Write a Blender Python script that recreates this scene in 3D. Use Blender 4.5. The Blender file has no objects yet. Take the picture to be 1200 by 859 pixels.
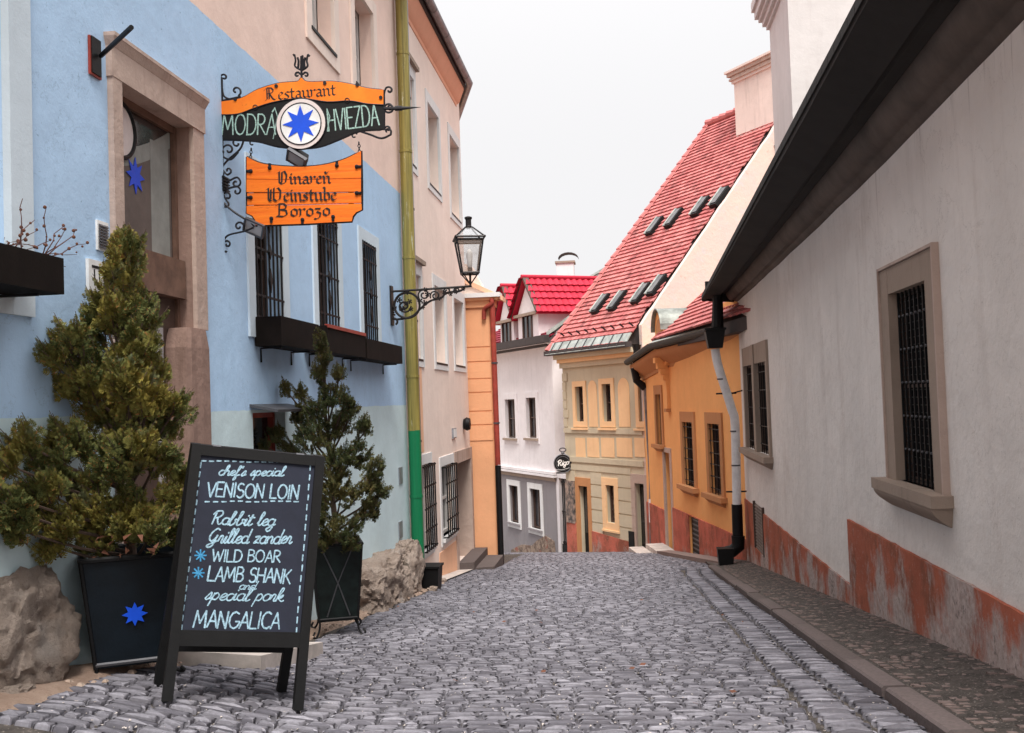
import bpy, bmesh, math, random
from mathutils import Vector, Matrix, noise
R_ = random.Random(7)
scene = bpy.context.scene
C = scene.collection
PI = math.pi
V = Vector

# ------------------------------------------------------------------ camera, sky, sun
FOC, ROLL = 1150.0, 0.034
_Y = V((129, -36.5, -FOC)).normalized()
_U = V((-ROLL, 1, -(36.5 + ROLL*129)/FOC)).normalized()
_X = _Y.cross(_U).normalized()
RW = Matrix((_X, _Y, _U))                       # camera coordinates -> world
cam_d = bpy.data.cameras.new('camera'); cam = bpy.data.objects.new('camera', cam_d); C.objects.link(cam)
cam.matrix_world = RW.to_4x4()
cam_d.sensor_fit = 'HORIZONTAL'; cam_d.sensor_width = 36.0; cam_d.lens = 36.0*FOC/1200.0
cam_d.clip_start = 0.05; cam_d.clip_end = 900
scene.camera = cam

SUN_EL, SUN_AZ = math.radians(58), math.radians(170)     # azimuth clockwise from +Y
world = bpy.data.worlds.new('World'); scene.world = world; world.use_nodes = True
nt = world.node_tree; nt.nodes.clear()
wo = nt.nodes.new('ShaderNodeOutputWorld'); bg = nt.nodes.new('ShaderNodeBackground')
sky = nt.nodes.new('ShaderNodeTexSky'); sky.sky_type = 'NISHITA'; sky.sun_disc = False
sky.sun_elevation = SUN_EL; sky.sun_rotation = SUN_AZ; sky.air_density = 1.0; sky.dust_density = 4.0
bg.inputs['Strength'].default_value = 0.1
# overcast: the cloud layer hides nearly all of the clear sky
tc = nt.nodes.new('ShaderNodeTexCoord'); sp = nt.nodes.new('ShaderNodeSeparateXYZ')
mr = nt.nodes.new('ShaderNodeMapRange'); mr.inputs['From Min'].default_value = 0.0; mr.inputs['From Max'].default_value = 1.0
mr.inputs['To Min'].default_value = 2.86; mr.inputs['To Max'].default_value = 10.5
nz = nt.nodes.new('ShaderNodeTexNoise'); nz.inputs['Scale'].default_value = 1.6; nz.inputs['Detail'].default_value = 3
ad = nt.nodes.new('ShaderNodeMath'); ad.operation = 'MULTIPLY_ADD'; ad.inputs[1].default_value = 0.10; 
cb = nt.nodes.new('ShaderNodeCombineColor')
mx = nt.nodes.new('ShaderNodeMixRGB'); mx.inputs['Fac'].default_value = 0.97
L = nt.links.new
pw = nt.nodes.new('ShaderNodeMath'); pw.operation = 'POWER'; pw.inputs[1].default_value = 3.4
L(tc.outputs['Generated'], sp.inputs[0]); L(sp.outputs['Z'], pw.inputs[0]); L(pw.outputs[0], mr.inputs['Value']); L(tc.outputs['Generated'], nz.inputs['Vector'])
L(nz.outputs['Fac'], ad.inputs[0]); L(mr.outputs[0], ad.inputs[2])
tint = nt.nodes.new('ShaderNodeMixRGB'); tint.blend_type = 'MULTIPLY'; tint.inputs['Fac'].default_value = 1
for i in range(3): L(ad.outputs[0], cb.inputs[i])
L(cb.outputs[0], tint.inputs[1]); tint.inputs[2].default_value = (1.0, 0.985, 0.99, 1)
L(sky.outputs[0], mx.inputs[1]); L(tint.outputs[0], mx.inputs[2]); L(mx.outputs[0], bg.inputs['Color']); L(bg.outputs[0], wo.inputs[0])

sun_d = bpy.data.lights.new('sun', 'SUN'); sun_d.energy = 1.5; sun_d.angle = math.radians(24); sun_d.color = (1.0, 0.95, 0.88)
sun = bpy.data.objects.new('sun', sun_d); C.objects.link(sun)
sd = V((math.sin(SUN_AZ)*math.cos(SUN_EL), math.cos(SUN_AZ)*math.cos(SUN_EL), math.sin(SUN_EL)))
sun.rotation_euler = (-sd).to_track_quat('-Z', 'Y').to_euler(); sun.location = sd*60

scene.view_settings.view_transform = 'Standard'; scene.view_settings.look = 'None'
scene.view_settings.exposure = 1.65; scene.view_settings.gamma = 1.0

# ------------------------------------------------------------------ pixel -> place
def ray(px, py): return RW @ V((px-600, -(py-429.5), -FOC))
def atd(px, py, d): r = ray(px, py); return r*(d/r.y)
def onx(px, py, x): r = ray(px, py); return r*(x/r.x)
def sm(t): t = max(0, min(1, t)); return t*t*(3-2*t)
def G(x, y):
    yy = max(y, 2.5)
    z = -.96 - .112*min(yy, 22)
    if yy > 22: z -= .15*min(yy-22, 14)
    z += .20*sm((-x-1.2)/1.5)*sm((6.6-y)/1.8)
    return z
def gr(px, py):
    r = ray(px, py); k = .01/r.y; t = 2/r.y
    while t*r.y < 60:
        p = r*t
        if p.z < G(p.x, p.y): return p
        t += k
    return p

class Plane:
    """picture-like plane: t to the right, v up, n toward the viewer"""
    def __init__(s, o, t, v=V((0,0,1))):
        s.o = V(o); s.t = V(t).normalized(); s.v = V(v).normalized(); s.n = s.t.cross(s.v).normalized()
    def pt(s, u, v, w=0): return s.o + s.t*u + s.v*v + s.n*w
    def fp(s, px, py):
        r = ray(px, py); p = r*(s.o.dot(s.n)/r.dot(s.n)) - s.o
        return p.dot(s.t), p.dot(s.v)
    def P(s, px, py, w=0): return s.pt(*s.fp(px, py), w)
def facade(a, b):                                # 2D points left -> right as seen
    a = V((a[0], a[1], 0)); b = V((b[0], b[1], 0)); f = Plane(a, b-a); f.len = (b-a).length; return f

# ------------------------------------------------------------------ mesh builder
class MB:
    def __init__(s): s.v = []; s.f = []; s.smooth = False
    def add(s, vs, fs):
        k = len(s.v); s.v += [V(p) for p in vs]; s.f += [tuple(i+k for i in f) for f in fs]; return s
    def quad(s, a, b, c, d): return s.add([a, b, c, d], [(0, 1, 2, 3)])
    def hexa(s, p):                               # 8 points: bottom ring 0-3, top ring 4-7
        return s.add(p, [(3,2,1,0), (4,5,6,7), (0,1,5,4), (1,2,6,5), (2,3,7,6), (3,0,4,7)])
    def box(s, F, u0, u1, v0, v1, w0, w1):
        return s.hexa([F.pt(u0,v0,w1), F.pt(u1,v0,w1), F.pt(u1,v0,w0), F.pt(u0,v0,w0), F.pt(u0,v1,w1), F.pt(u1,v1,w1), F.pt(u1,v1,w0), F.pt(u0,v1,w0)])
    def prism(s, poly, ext):
        n = len(poly); p = [V(q) for q in poly]; e = V(ext)
        return s.add(p+[q+e for q in p], [tuple(range(n))[::-1], tuple(range(n, 2*n))]+[(i, (i+1) % n, n+(i+1) % n, n+i) for i in range(n)])
    def tube(s, pts, r, n=6, cap=True):
        pts = [V(p) for p in pts]; m = len(pts); rr = r if isinstance(r, (list, tuple)) else [r]*m
        t0 = (pts[1]-pts[0]).normalized(); a = t0.orthogonal().normalized(); vs = []
        for i, p in enumerate(pts):
            t = ((pts[min(i+1, m-1)]-pts[max(i-1, 0)])); t = t.normalized() if t.length > 1e-9 else t0
            a = (a - t*a.dot(t)); a = a.normalized() if a.length > 1e-6 else t.orthogonal().normalized(); b = t.cross(a)
            for k in range(n):
                q = 2*PI*k/n; vs.append(p + (a*math.cos(q)+b*math.sin(q))*rr[i])
        fs = [(i*n+k, i*n+(k+1) % n, (i+1)*n+(k+1) % n, (i+1)*n+k) for i in range(m-1) for k in range(n)]
        if cap: fs += [tuple(range(n))[::-1], tuple(range((m-1)*n, m*n))]
        return s.add(vs, fs)
    def lathe(s, prof, o, ax=V((0,0,1)), n=16):   # prof: (r, h)
        ax = V(ax).normalized(); a = ax.orthogonal().normalized(); b = ax.cross(a); o = V(o); vs = []
        for r, h in prof:
            for k in range(n): q = 2*PI*k/n; vs.append(o+ax*h+(a*math.cos(q)+b*math.sin(q))*max(r, 1e-4))
        m = len(prof); fs = [(i*n+k, i*n+(k+1) % n, (i+1)*n+(k+1) % n, (i+1)*n+k) for i in range(m-1) for k in range(n)]
        return s.add(vs, fs+[tuple(range(n))[::-1], tuple(range((m-1)*n, m*n))])
    def ball(s, c, r, n=8): 
        return s.lathe([(r*math.sin(PI*i/6), -r*math.cos(PI*i/6)) for i in range(7)], c, n=n)
    def build(s, name, m, parent=None, smooth=None, **kw):
        vs = s.v; lo = V([min(p[i] for p in vs) for i in range(3)]); hi = V([max(p[i] for p in vs) for i in range(3)])
        o = (lo+hi)/2
        if parent is None: o.z = lo.z
        me = bpy.data.meshes.new(name); me.from_pydata([tuple(p-o) for p in vs], [], s.f)
        me.materials.append(M[m] if isinstance(m, str) else m)
        sm_ = s.smooth if smooth is None else smooth
        if sm_:
            me.polygons.foreach_set('use_smooth', [True]*len(me.polygons))
            me.set_sharp_from_angle(angle=math.radians(40))
        ob = bpy.data.objects.new(name, me); C.objects.link(ob); ORI[ob.name] = o
        if parent is not None: ob.parent = parent; ob.location = o-ORI[parent.name]
        else: ob.location = o
        for k, v in kw.items(): ob[k] = v
        return ob
ORI = {}
def thing(name, label, cat, loc, group=None):
    o = bpy.data.objects.new(name, None); C.objects.link(o); o.location = V(loc); ORI[o.name] = V(loc); o.empty_display_size = .2
    o['label'] = label; o['category'] = cat
    if group: o['group'] = group
    return o
def cr(pts, n=6, closed=False):                   # Catmull-Rom
    P_ = [V(p) for p in pts]; m = len(P_); out = []
    if closed:
        for i in range(m):
            a, b, c, d = P_[(i-1) % m], P_[i], P_[(i+1) % m], P_[(i+2) % m]
            for k in range(n):
                t = k/n; out.append(.5*((2*b)+(c-a)*t+(2*a-5*b+4*c-d)*t*t+(3*b-a-3*c+d)*t**3))
        return out
    for i in range(m-1):
        a, b, c, d = P_[max(i-1, 0)], P_[i], P_[i+1], P_[min(i+2, m-1)]
        for k in range(n):
            t = k/n; out.append(.5*((2*b)+(c-a)*t+(2*a-5*b+4*c-d)*t*t+(3*b-a-3*c+d)*t**3))
    out.append(P_[-1]); return out

# ------------------------------------------------------------------ materials
M = {}
class NT:
    def __init__(s, name):
        s.m = bpy.data.materials.new(name); s.m.use_nodes = True; s.t = s.m.node_tree; s.b = s.t.nodes['Principled BSDF']; M[name] = s.m
        s.geo = s.t.nodes.new('ShaderNodeNewGeometry'); s.pos = s.geo.outputs['Position']
    def n(s, ty, **kw):
        x = s.t.nodes.new(ty)
        for k, v in kw.items():
            if k in x.inputs: x.inputs[k].default_value = v
            else: setattr(x, k, v)
        return x
    def l(s, a, b): s.t.links.new(a, b)
    def map(s, sc): x = s.n('ShaderNodeMapping'); x.inputs['Scale'].default_value = sc; s.l(s.pos, x.inputs[0]); return x.outputs[0]
    def noise(s, scale, det=4, rough=.6, vec=None, w=0):
        x = s.n('ShaderNodeTexNoise', Scale=scale, Detail=det, Roughness=rough); s.l(vec or s.pos, x.inputs['Vector']); return x.outputs['Fac']
    def ramp(s, f, a, b, lo=0., hi=1.):
        x = s.n('ShaderNodeMapRange'); x.inputs['From Min'].default_value = a; x.inputs['From Max'].default_value = b
        x.inputs['To Min'].default_value = lo; x.inputs['To Max'].default_value = hi; s.l(f, x.inputs['Value']); return x.outputs[0]
    def mix(s, f, a, b, mode='MIX'):
        x = s.n('ShaderNodeMixRGB', blend_type=mode)
        if isinstance(f, (int, float)): x.inputs[0].default_value = f
        else: s.l(f, x.inputs[0])
        for i, c in ((1, a), (2, b)):
            if isinstance(c, (tuple, list)): x.inputs[i].default_value = (*c[:3], 1)
            else: s.l(c, x.inputs[i])
        return x.outputs[0]
    def math(s, op, a, b=None):
        x = s.n('ShaderNodeMath', operation=op)
        for i, c in ((0, a), (1, b)):
            if c is None: continue
            if isinstance(c, (int, float)): x.inputs[i].default_value = c
            else: s.l(c, x.inputs[i])
        return x.outputs[0]
    def z(s):
        x = s.n('ShaderNodeSeparateXYZ'); s.l(s.pos, x.inputs[0]); return x.outputs
    def bump(s, f, st, dist=.01):
        x = s.n('ShaderNodeBump', Strength=st, Distance=dist); s.l(f, x.inputs['Height'])
        if s.b.inputs['Normal'].links: s.l(s.b.inputs['Normal'].links[0].from_socket, x.inputs['Normal'])
        s.l(x.outputs[0], s.b.inputs['Normal'])
    def out(s, col, rough=.85, metal=0., spec=.3):
        if isinstance(col, (tuple, list)): s.b.inputs['Base Color'].default_value = (*col[:3], 1)
        else: s.l(col, s.b.inputs['Base Color'])
        s.b.inputs['Roughness'].default_value = rough; s.b.inputs['Metallic'].default_value = metal
        s.b.inputs['Specular IOR Level'].default_value = spec
        return s.m
def k(c, f): return tuple(min(1, x*f) for x in c)
def plain(name, col, rough=.6, metal=0., var=.18, scale=6., bump=.2, bscale=60., spec=.4):
    s = NT(name); n1 = s.noise(scale, 5, .65); c = s.mix(s.ramp(n1, .3, .7), k(col, 1-var), k(col, 1+var))
    s.out(c, rough, metal, spec)
    if bump: s.bump(s.noise(bscale, 3), bump, .004)
def plaster(name, col, stain=(.25,.2,.17), st=.35, streak=.3, rough_b=.35, col2=None, lo=.45, drip=None):
    s = NT(name)
    n1 = s.noise(1.1, 6, .62); c = s.mix(s.ramp(n1, .35, .68), k(col, .93), k(col, 1.05))
    c = s.mix(s.ramp(s.noise(9, 5, .7), .35, .75, 0, .35), c, k(col, .86))
    if streak:
        sv = s.noise(1, 5, .7, s.map((5.5, 5.5, .55))); c = s.mix(s.ramp(sv, .52, .82, 0, streak), c, stain)
    if st: c = s.mix(s.ramp(s.noise(.7, 8, .72, s.map((1.3, 1.3, 1))), .56, .8, 0, st), c, stain)
    if drip:                                      # rusty water runs below the eave, fine cracks
        zz = s.z()[2]; q = s.math('ADD', s.noise(1, 5, .7, s.map((16, 16, .5))), s.ramp(zz, drip-1.3, drip, -.30, .03)); c = s.mix(s.ramp(q, .60, .70, 0, .6), c, k(stain, .55))
        cr_ = s.math('ABSOLUTE', s.math('SUBTRACT', s.noise(1.6, 9, .62), .5)); c = s.mix(s.ramp(cr_, .0, .003, .45, 0), c, k(stain, .6))
        c = s.mix(s.ramp(s.noise(.8, 3, .5), .5, .66, 0, .5), c, k(col, .84)); c = s.mix(s.ramp(s.noise(28, 3, .6), .70, .73, 0, .5), c, k(stain, .6))
    if col2: c = col2(s, c)
    s.out(c, .93, 0, .15)
    s.bump(s.noise(3.2, 6, .6), rough_b, .03); s.bump(s.noise(70, 4, .7), .35, .004)
    return s
def two(z0, below, z1=None, above=None, wob=.004):
    def f(s, c):
        zz = s.math('ADD', s.z()[2], s.math('MULTIPLY', s.math('SUBTRACT', s.noise(6, 3), .5), wob*6))
        var = s.ramp(s.noise(1.4, 6, .65), .3, .72, .88, 1.08)
        g = s.n('ShaderNodeCombineColor')
        for i in range(3): s.l(var, g.inputs[i])
        c = s.mix(s.math('LESS_THAN', zz, z0), c, s.mix(1, below, g.outputs[0], 'MULTIPLY'))
        if above: c = s.mix(s.math('GREATER_THAN', zz, z1), c, s.mix(1, above, g.outputs[0], 'MULTIPLY'))
        return c
    return f
plaster('blue_plaster', (.47,.66,.89), (.28,.45,.60), .3, .3, drip=5.5, col2=two(.0, (.60,.74,.78), 2.78, (.89,.68,.59)))
plaster('cream_plaster', (.89,.75,.67), (.45,.33,.28), .3, .2)
plaster('peach_plaster', (.84,.50,.33), (.5,.3,.2), .3, .2)
plaster('soffit_peach', (.78,.40,.27), (.5,.3,.2), .2, .1)
plaster('trim_white', (.74,.74,.74), (.42,.40,.38), .35, .35, .15)
plaster('trim_blue_white', (.62,.72,.80), (.38,.42,.45), .3, .3, .15)
plaster('orange_plaster', (.86,.44,.24), (.5,.28,.16), .3, .22)
plaster('ochre_plaster', (.88,.44,.17), (.6,.28,.12), .3, .2)
plaster('ochre_trim', (.50,.24,.11), (.3,.14,.07), .3, .3)
plaster('beige_plaster', (.58,.51,.38), (.26,.21,.15), .35, .3)
plaster('beige_panel', (.88,.58,.33), (.55,.30,.14), .3, .2)
plaster('white_plaster', (.78,.745,.76), (.45,.42,.42), .4, .3)
plaster('grey_plaster', (.27,.25,.26), (.16,.14,.14), .4, .5)
plaster('chimney_plaster', (.72,.60,.55), (.3,.24,.21), .45, .5)
plaster('tower_plaster', (.66,.63,.62), (.42,.38,.36), .4, .4)
plaster('stone_trim', (.34,.265,.215), (.13,.10,.08), .5, .45, .5)
plaster('stone_brown', (.50,.385,.33), (.14,.085,.065), .75, .7, .9)
plaster('stone_dark', (.30,.20,.165), (.10,.06,.045), .8, .8, .9)
plaster('right_plaster', (.76,.71,.67), (.45,.38,.34), .6, .45, .9, drip=1.65)
def peel(name, base, under, z_off):
    s = NT(name)
    n1 = s.noise(1.5, 6, .65)
    c = s.mix(s.ramp(n1, .35, .68), k(base, .8), k(base, 1.2))
    c = s.mix(s.ramp(s.noise(12, 6, .7), .4, .75, 0, .5), c, k(base, .6))
    z = s.z()
    # lime bloom and bare plaster climb from the pavement (pavement height is -.96-.112*y)
    h = s.math('ADD', z[2], s.math('ADD', s.math('MULTIPLY', z[1], .112), .96))
    n2 = s.noise(1, 5, .6, s.map((1.5, 1.5, 1.2))); n3 = s.noise(1, 8, .8, s.map((11, 11, 4.5)))
    f = s.math('SUBTRACT', s.math('ADD', s.math('MULTIPLY', n2, 1.5), s.math('MULTIPLY', n3, .55)), s.math('MULTIPLY', h, .40))
    m = s.ramp(s.math('ADD', f, s.math('MULTIPLY', s.noise(45, 4, .7), .12)), .86+z_off, 1.04+z_off)
    und = s.mix(s.ramp(s.noise(20, 6, .7), .3, .7), k(under, .62), k(under, 1.1))
    c = s.mix(s.ramp(s.noise(1, 7, .72, s.map((3, 3, 2))), .48, .60, 0, .7), c, (.20,.085,.055))
    c = s.mix(s.math('MULTIPLY', m, .9), c, und)
    c = s.mix(s.ramp(s.noise(26, 7, .8), .58, .66, 0, .55), c, (.50,.42,.39))
    c = s.mix(s.ramp(s.math('ADD', f, s.noise(30, 3)), 1.6+z_off, 1.75+z_off, 0, .7), c, (.10,.09,.085))
    s.out(c, .95, 0, .1); s.bump(m, .5, .02); s.bump(s.noise(35, 6, .7), .6, .01)
peel('red_plinth', (.42,.13,.08), (.52,.44,.41), .06)
peel('red_plinth_clean', (.52,.15,.105), (.42,.3,.26), .3)
def gable_peel():
    s = NT('gable_plaster'); c = s.mix(s.ramp(s.noise(.9, 8, .7), .35, .65), (.70,.53,.46), (.60,.50,.47))
    c = s.mix(s.ramp(s.noise(1.3, 9, .8), .56, .62, 0, .8), c, (.55,.52,.53))
    c = s.mix(s.ramp(s.noise(4, 9, .8), .60, .68, 0, .8), c, (.40,.27,.22))
    s.out(c, .95, 0, .1); s.bump(s.noise(5, 8, .75), .7, .03)
gable_peel()
def plinth_blot():
    s = NT('broken_plaster'); c = s.mix(s.ramp(s.noise(6, 8, .8), .42, .58), (.36,.27,.21), (.12,.085,.07))
    c = s.mix(s.ramp(s.noise(3, 5, .7), .56, .6, 0, .8), c, (.33,.12,.09)); s.out(c, .95); s.bump(s.noise(9, 8, .8), 1, .04)
plinth_blot()
def tiles(name, a, b, d, rough=.8):
    s = NT(name); r = s.geo.outputs['Random Per Island']; c = s.mix(r, a, b)
    c = s.mix(s.ramp(s.math('FRACT', s.math('MULTIPLY', r, 7.3)), .78, 1, 0, .75), c, d)
    c = s.mix(s.ramp(s.noise(2.2, 6, .7), .45, .75, 0, .4), c, d)
    s.out(c, rough); s.bump(s.noise(40, 3), .3, .005)
tiles('red_tile', (.38,.10,.10), (.56,.20,.19), (.17,.055,.055))
tiles('magenta_tile', (.42,.012,.035), (.50,.02,.05), (.28,.012,.03), .7)
tiles('dark_red_tile', (.22,.012,.03), (.32,.02,.05), (.07,.015,.02), .6)
def stone(name, a, b, d, rough=.8, bs=25, per=1.):
    s = NT(name); oi = s.n('ShaderNodeObjectInfo')
    r = s.math('FRACT', s.math('ADD', s.geo.outputs['Random Per Island'], oi.outputs['Random']))
    c = s.mix(s.math('MULTIPLY', r, per), a, b)
    c = s.mix(s.ramp(s.math('FRACT', s.math('MULTIPLY', r, 9.7)), .72, 1, 0, .6), c, d)
    c = s.mix(s.ramp(s.noise(.55, 4, .6), .42, .68, 0, .35), c, k(a, .62))
    c = s.mix(s.ramp(s.noise(45, 5, .75), .35, .75, 0, .55), c, k(a, .5))
    s.out(c, rough, 0, .14); s.bump(s.noise(bs, 4, .6), .35, .008); s.bump(s.noise(160, 3, .7), .35, .002)
stone('sett_stone', (.105,.10,.118), (.335,.325,.365), (.07,.062,.07), .88)
stone('kerb_stone', (.13,.105,.10), (.18,.145,.14), (.10,.085,.08), .9)
stone('red_mosaic', (.17,.13,.12), (.29,.22,.20), (.34,.29,.27), .95)
stone('rock', (.38,.28,.22), (.50,.40,.33), (.3,.2,.16), .95, 8)
s = NT('joint_dirt'); c = s.mix(s.ramp(s.noise(9, 6, .7), .35, .7), (.035,.030,.028), (.10,.085,.075))
c = s.mix(s.ramp(s.noise(60, 3, .7), .58, .7), c, (.30,.26,.23)); s.out(c, .95); s.bump(s.noise(60, 5), .8, .01)
s = NT('sandy_dirt'); c = s.mix(s.ramp(s.noise(7, 7, .75), .35, .7), (.30,.20,.15), (.46,.34,.27)); c = s.mix(s.ramp(s.noise(80, 3, .7), .6, .7, 0, .8), c, (.14,.08,.06))
s.out(c, .97); s.bump(s.noise(50, 6, .8), 1, .02)
s = NT('sandstone_rock'); c = s.mix(s.ramp(s.noise(3.5, 8, .72), .34, .66), (.36,.27,.215), (.62,.51,.44))
c = s.mix(s.ramp(s.noise(14, 8, .8), .5, .75, 0, .7), c, (.16,.11,.09)); c = s.mix(s.ramp(s.noise(2, 3), .62, .7, 0, .5), c, (.55,.5,.46)); s.out(c, .95); s.bump(s.noise(5, 8, .7), 1, .08); s.bump(s.noise(40, 8, .8), .8, .015)
plain('concrete_slab', (.46,.41,.38), .9, var=.25)
plain('dark_wood', (.009,.006,.005), .8, spec=.12, var=.4)
plain('black_paint', (.006,.006,.0065), .6, var=.3, spec=.25)
plain('black_metal', (.007,.007,.008), .55, .2, var=.3, spec=.3)
plain('old_metal', (.10,.10,.11), .5, .6)
plain('gutter_metal', (.20,.19,.20), .5, .6, var=.3)
plain('zinc', (.30,.32,.36), .4, .5, var=.2)
plain('roof_zinc', (.34,.37,.35), .55, .3, var=.35, scale=5)
plain('barrel_zinc', (.22,.235,.215), .55, .4, var=.5, scale=4)
plain('white_pipe', (.72,.72,.73), .5, var=.12, scale=9)
plain('rust_pipe', (.30,.045,.03), .55, var=.3)
plain('dark_soffit', (.022,.019,.018), .9, var=.3, scale=2)
plain('cove_paint', (.095,.07,.058), .8, var=.35, scale=2.5)
plain('window_white', (.66,.64,.62), .5, var=.08)
plain('window_brown', (.075,.045,.035), .55, var=.3)
plain('window_stone', (.16,.12,.10), .8, var=.3)
plain('door_brown', (.15,.085,.06), .7, var=.4)
plain('curtain', (.5,.47,.45), .9)
plain('roof_dark', (.05,.04,.04), .8)
plain('paper_white', (.75,.75,.74), .7)
plain('planter_metal', (.003,.007,.012), .5, .3, var=.5, scale=4)
plain('planter_green', (.005,.010,.0095), .5, .3, var=.8, scale=12)
plain('soil', (.05,.035,.03), .95)
plain('sign_blue', (.005,.075,.66), .5, var=.08)
plain('ring_white', (.68,.60,.58), .6, var=.1, scale=12)
plain('slate_board', (.013,.016,.030), .8, var=.25, scale=5)
plain('lamp_iron', (.018,.014,.014), .5, .3)
plain('bracket_iron', (.015,.014,.018), .5, .3)
plain('bark', (.09,.06,.045), .95, var=.4, scale=20)
plain('dry_twig', (.10,.045,.04), .9)
plain('red_leaf', (.12,.045,.025), .8)
plain('sticker_red', (.6,.05,.04), .5); plain('black_letter', (.012,.010,.010), .7, bump=0)
def wood_sign():
    s = NT('orange_wood'); v = s.map((3, 3, 45)); g = s.noise(1, 6, .7, v)
    c = s.mix(s.ramp(g, .3, .7), (.74,.125,.006), (.88,.21,.012)); c = s.mix(s.ramp(s.noise(2.5, 8, .8, s.map((4, 4, 30))), .60, .70, 0, .7), c, (.20,.05,.012))
    s.out(c, .6, 0, .3); s.bump(g, .5, .006)
wood_sign()
s = NT('orange_paint'); c = s.mix(s.ramp(s.noise(6, 5), .35, .7), (.80,.17,.008), (.88,.23,.014)); c = s.mix(s.ramp(s.noise(22, 8, .8), .64, .7, 0, .7), c, (.12,.04,.015)); s.out(c, .55)
def chalk(name, col):
    s = NT(name); c = s.mix(s.ramp(s.noise(110, 4, .8), .38, .62), k(col, .45), col); s.out(c, .95, 0, .05)
chalk('chalk_blue', (.40,.60,.73)); chalk('chalk_star', (.08,.34,.62)); chalk('chalk_green', (.42,.62,.56))
def olive():
    s = NT('pipe_paint'); z = s.z()[2]; sv = s.noise(1, 6, .7, s.map((30, 30, .8)))
    c = s.mix(s.ramp(sv, .35, .62), (.15,.125,.03), (.34,.28,.075)); c = s.mix(s.ramp(s.noise(1, 7, .75, s.map((18, 18, 1.6))), .60, .66, 0, .8), c, (.60,.62,.50))
    c = s.mix(s.math('LESS_THAN', s.math('ADD', z, s.math('MULTIPLY', s.noise(9, 3), .05)), -.31), c, s.mix(s.ramp(sv, .3, .7), (.0,.13,.05), (.004,.20,.075)))
    s.out(c, .5, 0, .4); s.bump(s.noise(25, 4), .3, .01)
olive()
def glass(name, a, b, rough=.12, sc=1.2):
    s = NT(name); c = s.mix(s.ramp(s.noise(sc, 5, .6), .4, .65), a, b); s.out(c, rough, 0, .6); s.bump(s.noise(5, 2), .08, .01)
glass('dark_glass', (.012,.012,.014), (.045,.045,.05)); glass('pale_glass', (.30,.30,.31), (.52,.50,.50), .2); glass('mid_glass', (.05,.05,.055), (.13,.12,.12), .15, 2.5)
plain('window_screen', (.008,.008,.009), .9, spec=.1)
glass('picture_board', (.03,.03,.03), (.35,.25,.2), .5, 9); glass('portal_glass', (.018,.015,.014), (.05,.042,.04), .12, 1.5); plain('curtain_shade', (.13,.105,.095), .8); plain('curtain_pale', (.26,.27,.255), .8)
s = NT('lantern_glass'); tr = s.n('ShaderNodeBsdfTransparent'); tr.inputs[0].default_value = (.93, .93, .93, 1); gl = s.n('ShaderNodeBsdfGlossy', Roughness=.08); ms = s.n('ShaderNodeMixShader'); ms.inputs[0].default_value = .10
s.l(tr.outputs[0], ms.inputs[1]); s.l(gl.outputs[0], ms.inputs[2]); s.l(ms.outputs[0], s.t.nodes['Material Output'].inputs[0])
def leafmat(name, cs, lit=1.):
    s = NT(name); r = s.geo.outputs['Random Per Island']; c = s.mix(r, cs[0], cs[1])
    c = s.mix(s.ramp(s.noise(3.2, 4, .6), .42, .62), c, cs[2]); c = s.mix(s.ramp(s.noise(4.6, 3, .6, s.map((1, 1, 1.3))), .60, .70, 0, .85), c, cs[3])
    c = s.mix(s.ramp(s.math('FRACT', s.math('MULTIPLY', r, 13.7)), .93, .95), c, cs[4])
    s.out(c, .75, 0, .15); s.b.inputs['Subsurface Weight'].default_value = 0
leafmat('juniper', [(.05,.072,.025), (.17,.18,.06), (.24,.20,.045), (.17,.20,.12), (.30,.15,.05)])
leafmat('thuja', [(.04,.06,.026), (.10,.115,.045), (.13,.115,.04), (.07,.09,.055), (.18,.10,.05)])
# ------------------------------------------------------------------ building helpers
def rect(F, l, r, t, b, at='l'):
    px = l if at == 'l' else r
    u0 = F.fp(l, (t+b)/2)[0]; u1 = F.fp(r, (t+b)/2)[0]
    return (u0, u1, F.fp(px, b)[1], F.fp(px, t)[1])
def wall(F, u0, u1, v0, v1, holes, rd=.15, th=.45, mb=None):
    mb = mb or MB(); us = sorted({u0, u1, *[x for h in holes for x in h[:2]]}); vs = sorted({v0, v1, *[x for h in holes for x in h[2:4]]})
    us = [x for x in us if u0 <= x <= u1]; vs = [x for x in vs if v0 <= x <= v1]
    for i in range(len(us)-1):
        for j in range(len(vs)-1):
            cu, cv = (us[i]+us[i+1])/2, (vs[j]+vs[j+1])/2
            if any(h[0] < cu < h[1] and h[2] < cv < h[3] for h in holes): continue
            mb.quad(F.pt(us[i], vs[j]), F.pt(us[i+1], vs[j]), F.pt(us[i+1], vs[j+1]), F.pt(us[i], vs[j+1]))
    for h in holes:
        a, b, c, d = h[:4]; r = h[4] if len(h) > 4 else rd
        for p, q in (((a, c), (a, d)), ((a, d), (b, d)), ((b, d), (b, c)), ((b, c), (a, c))):
            mb.quad(F.pt(*p), F.pt(*q), F.pt(*q, -r), F.pt(*p, -r))
    mb.quad(F.pt(u0, v1), F.pt(u1, v1), F.pt(u1, v1, -th), F.pt(u0, v1, -th))
    mb.quad(F.pt(u0, v0), F.pt(u0, v1), F.pt(u0, v1, -th), F.pt(u0, v0, -th))
    mb.quad(F.pt(u1, v1), F.pt(u1, v0), F.pt(u1, v0, -th), F.pt(u1, v1, -th))
    mb.quad(F.pt(u1, v0, -th), F.pt(u0, v0, -th), F.pt(u0, v1, -th), F.pt(u1, v1, -th))
    return mb
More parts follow.
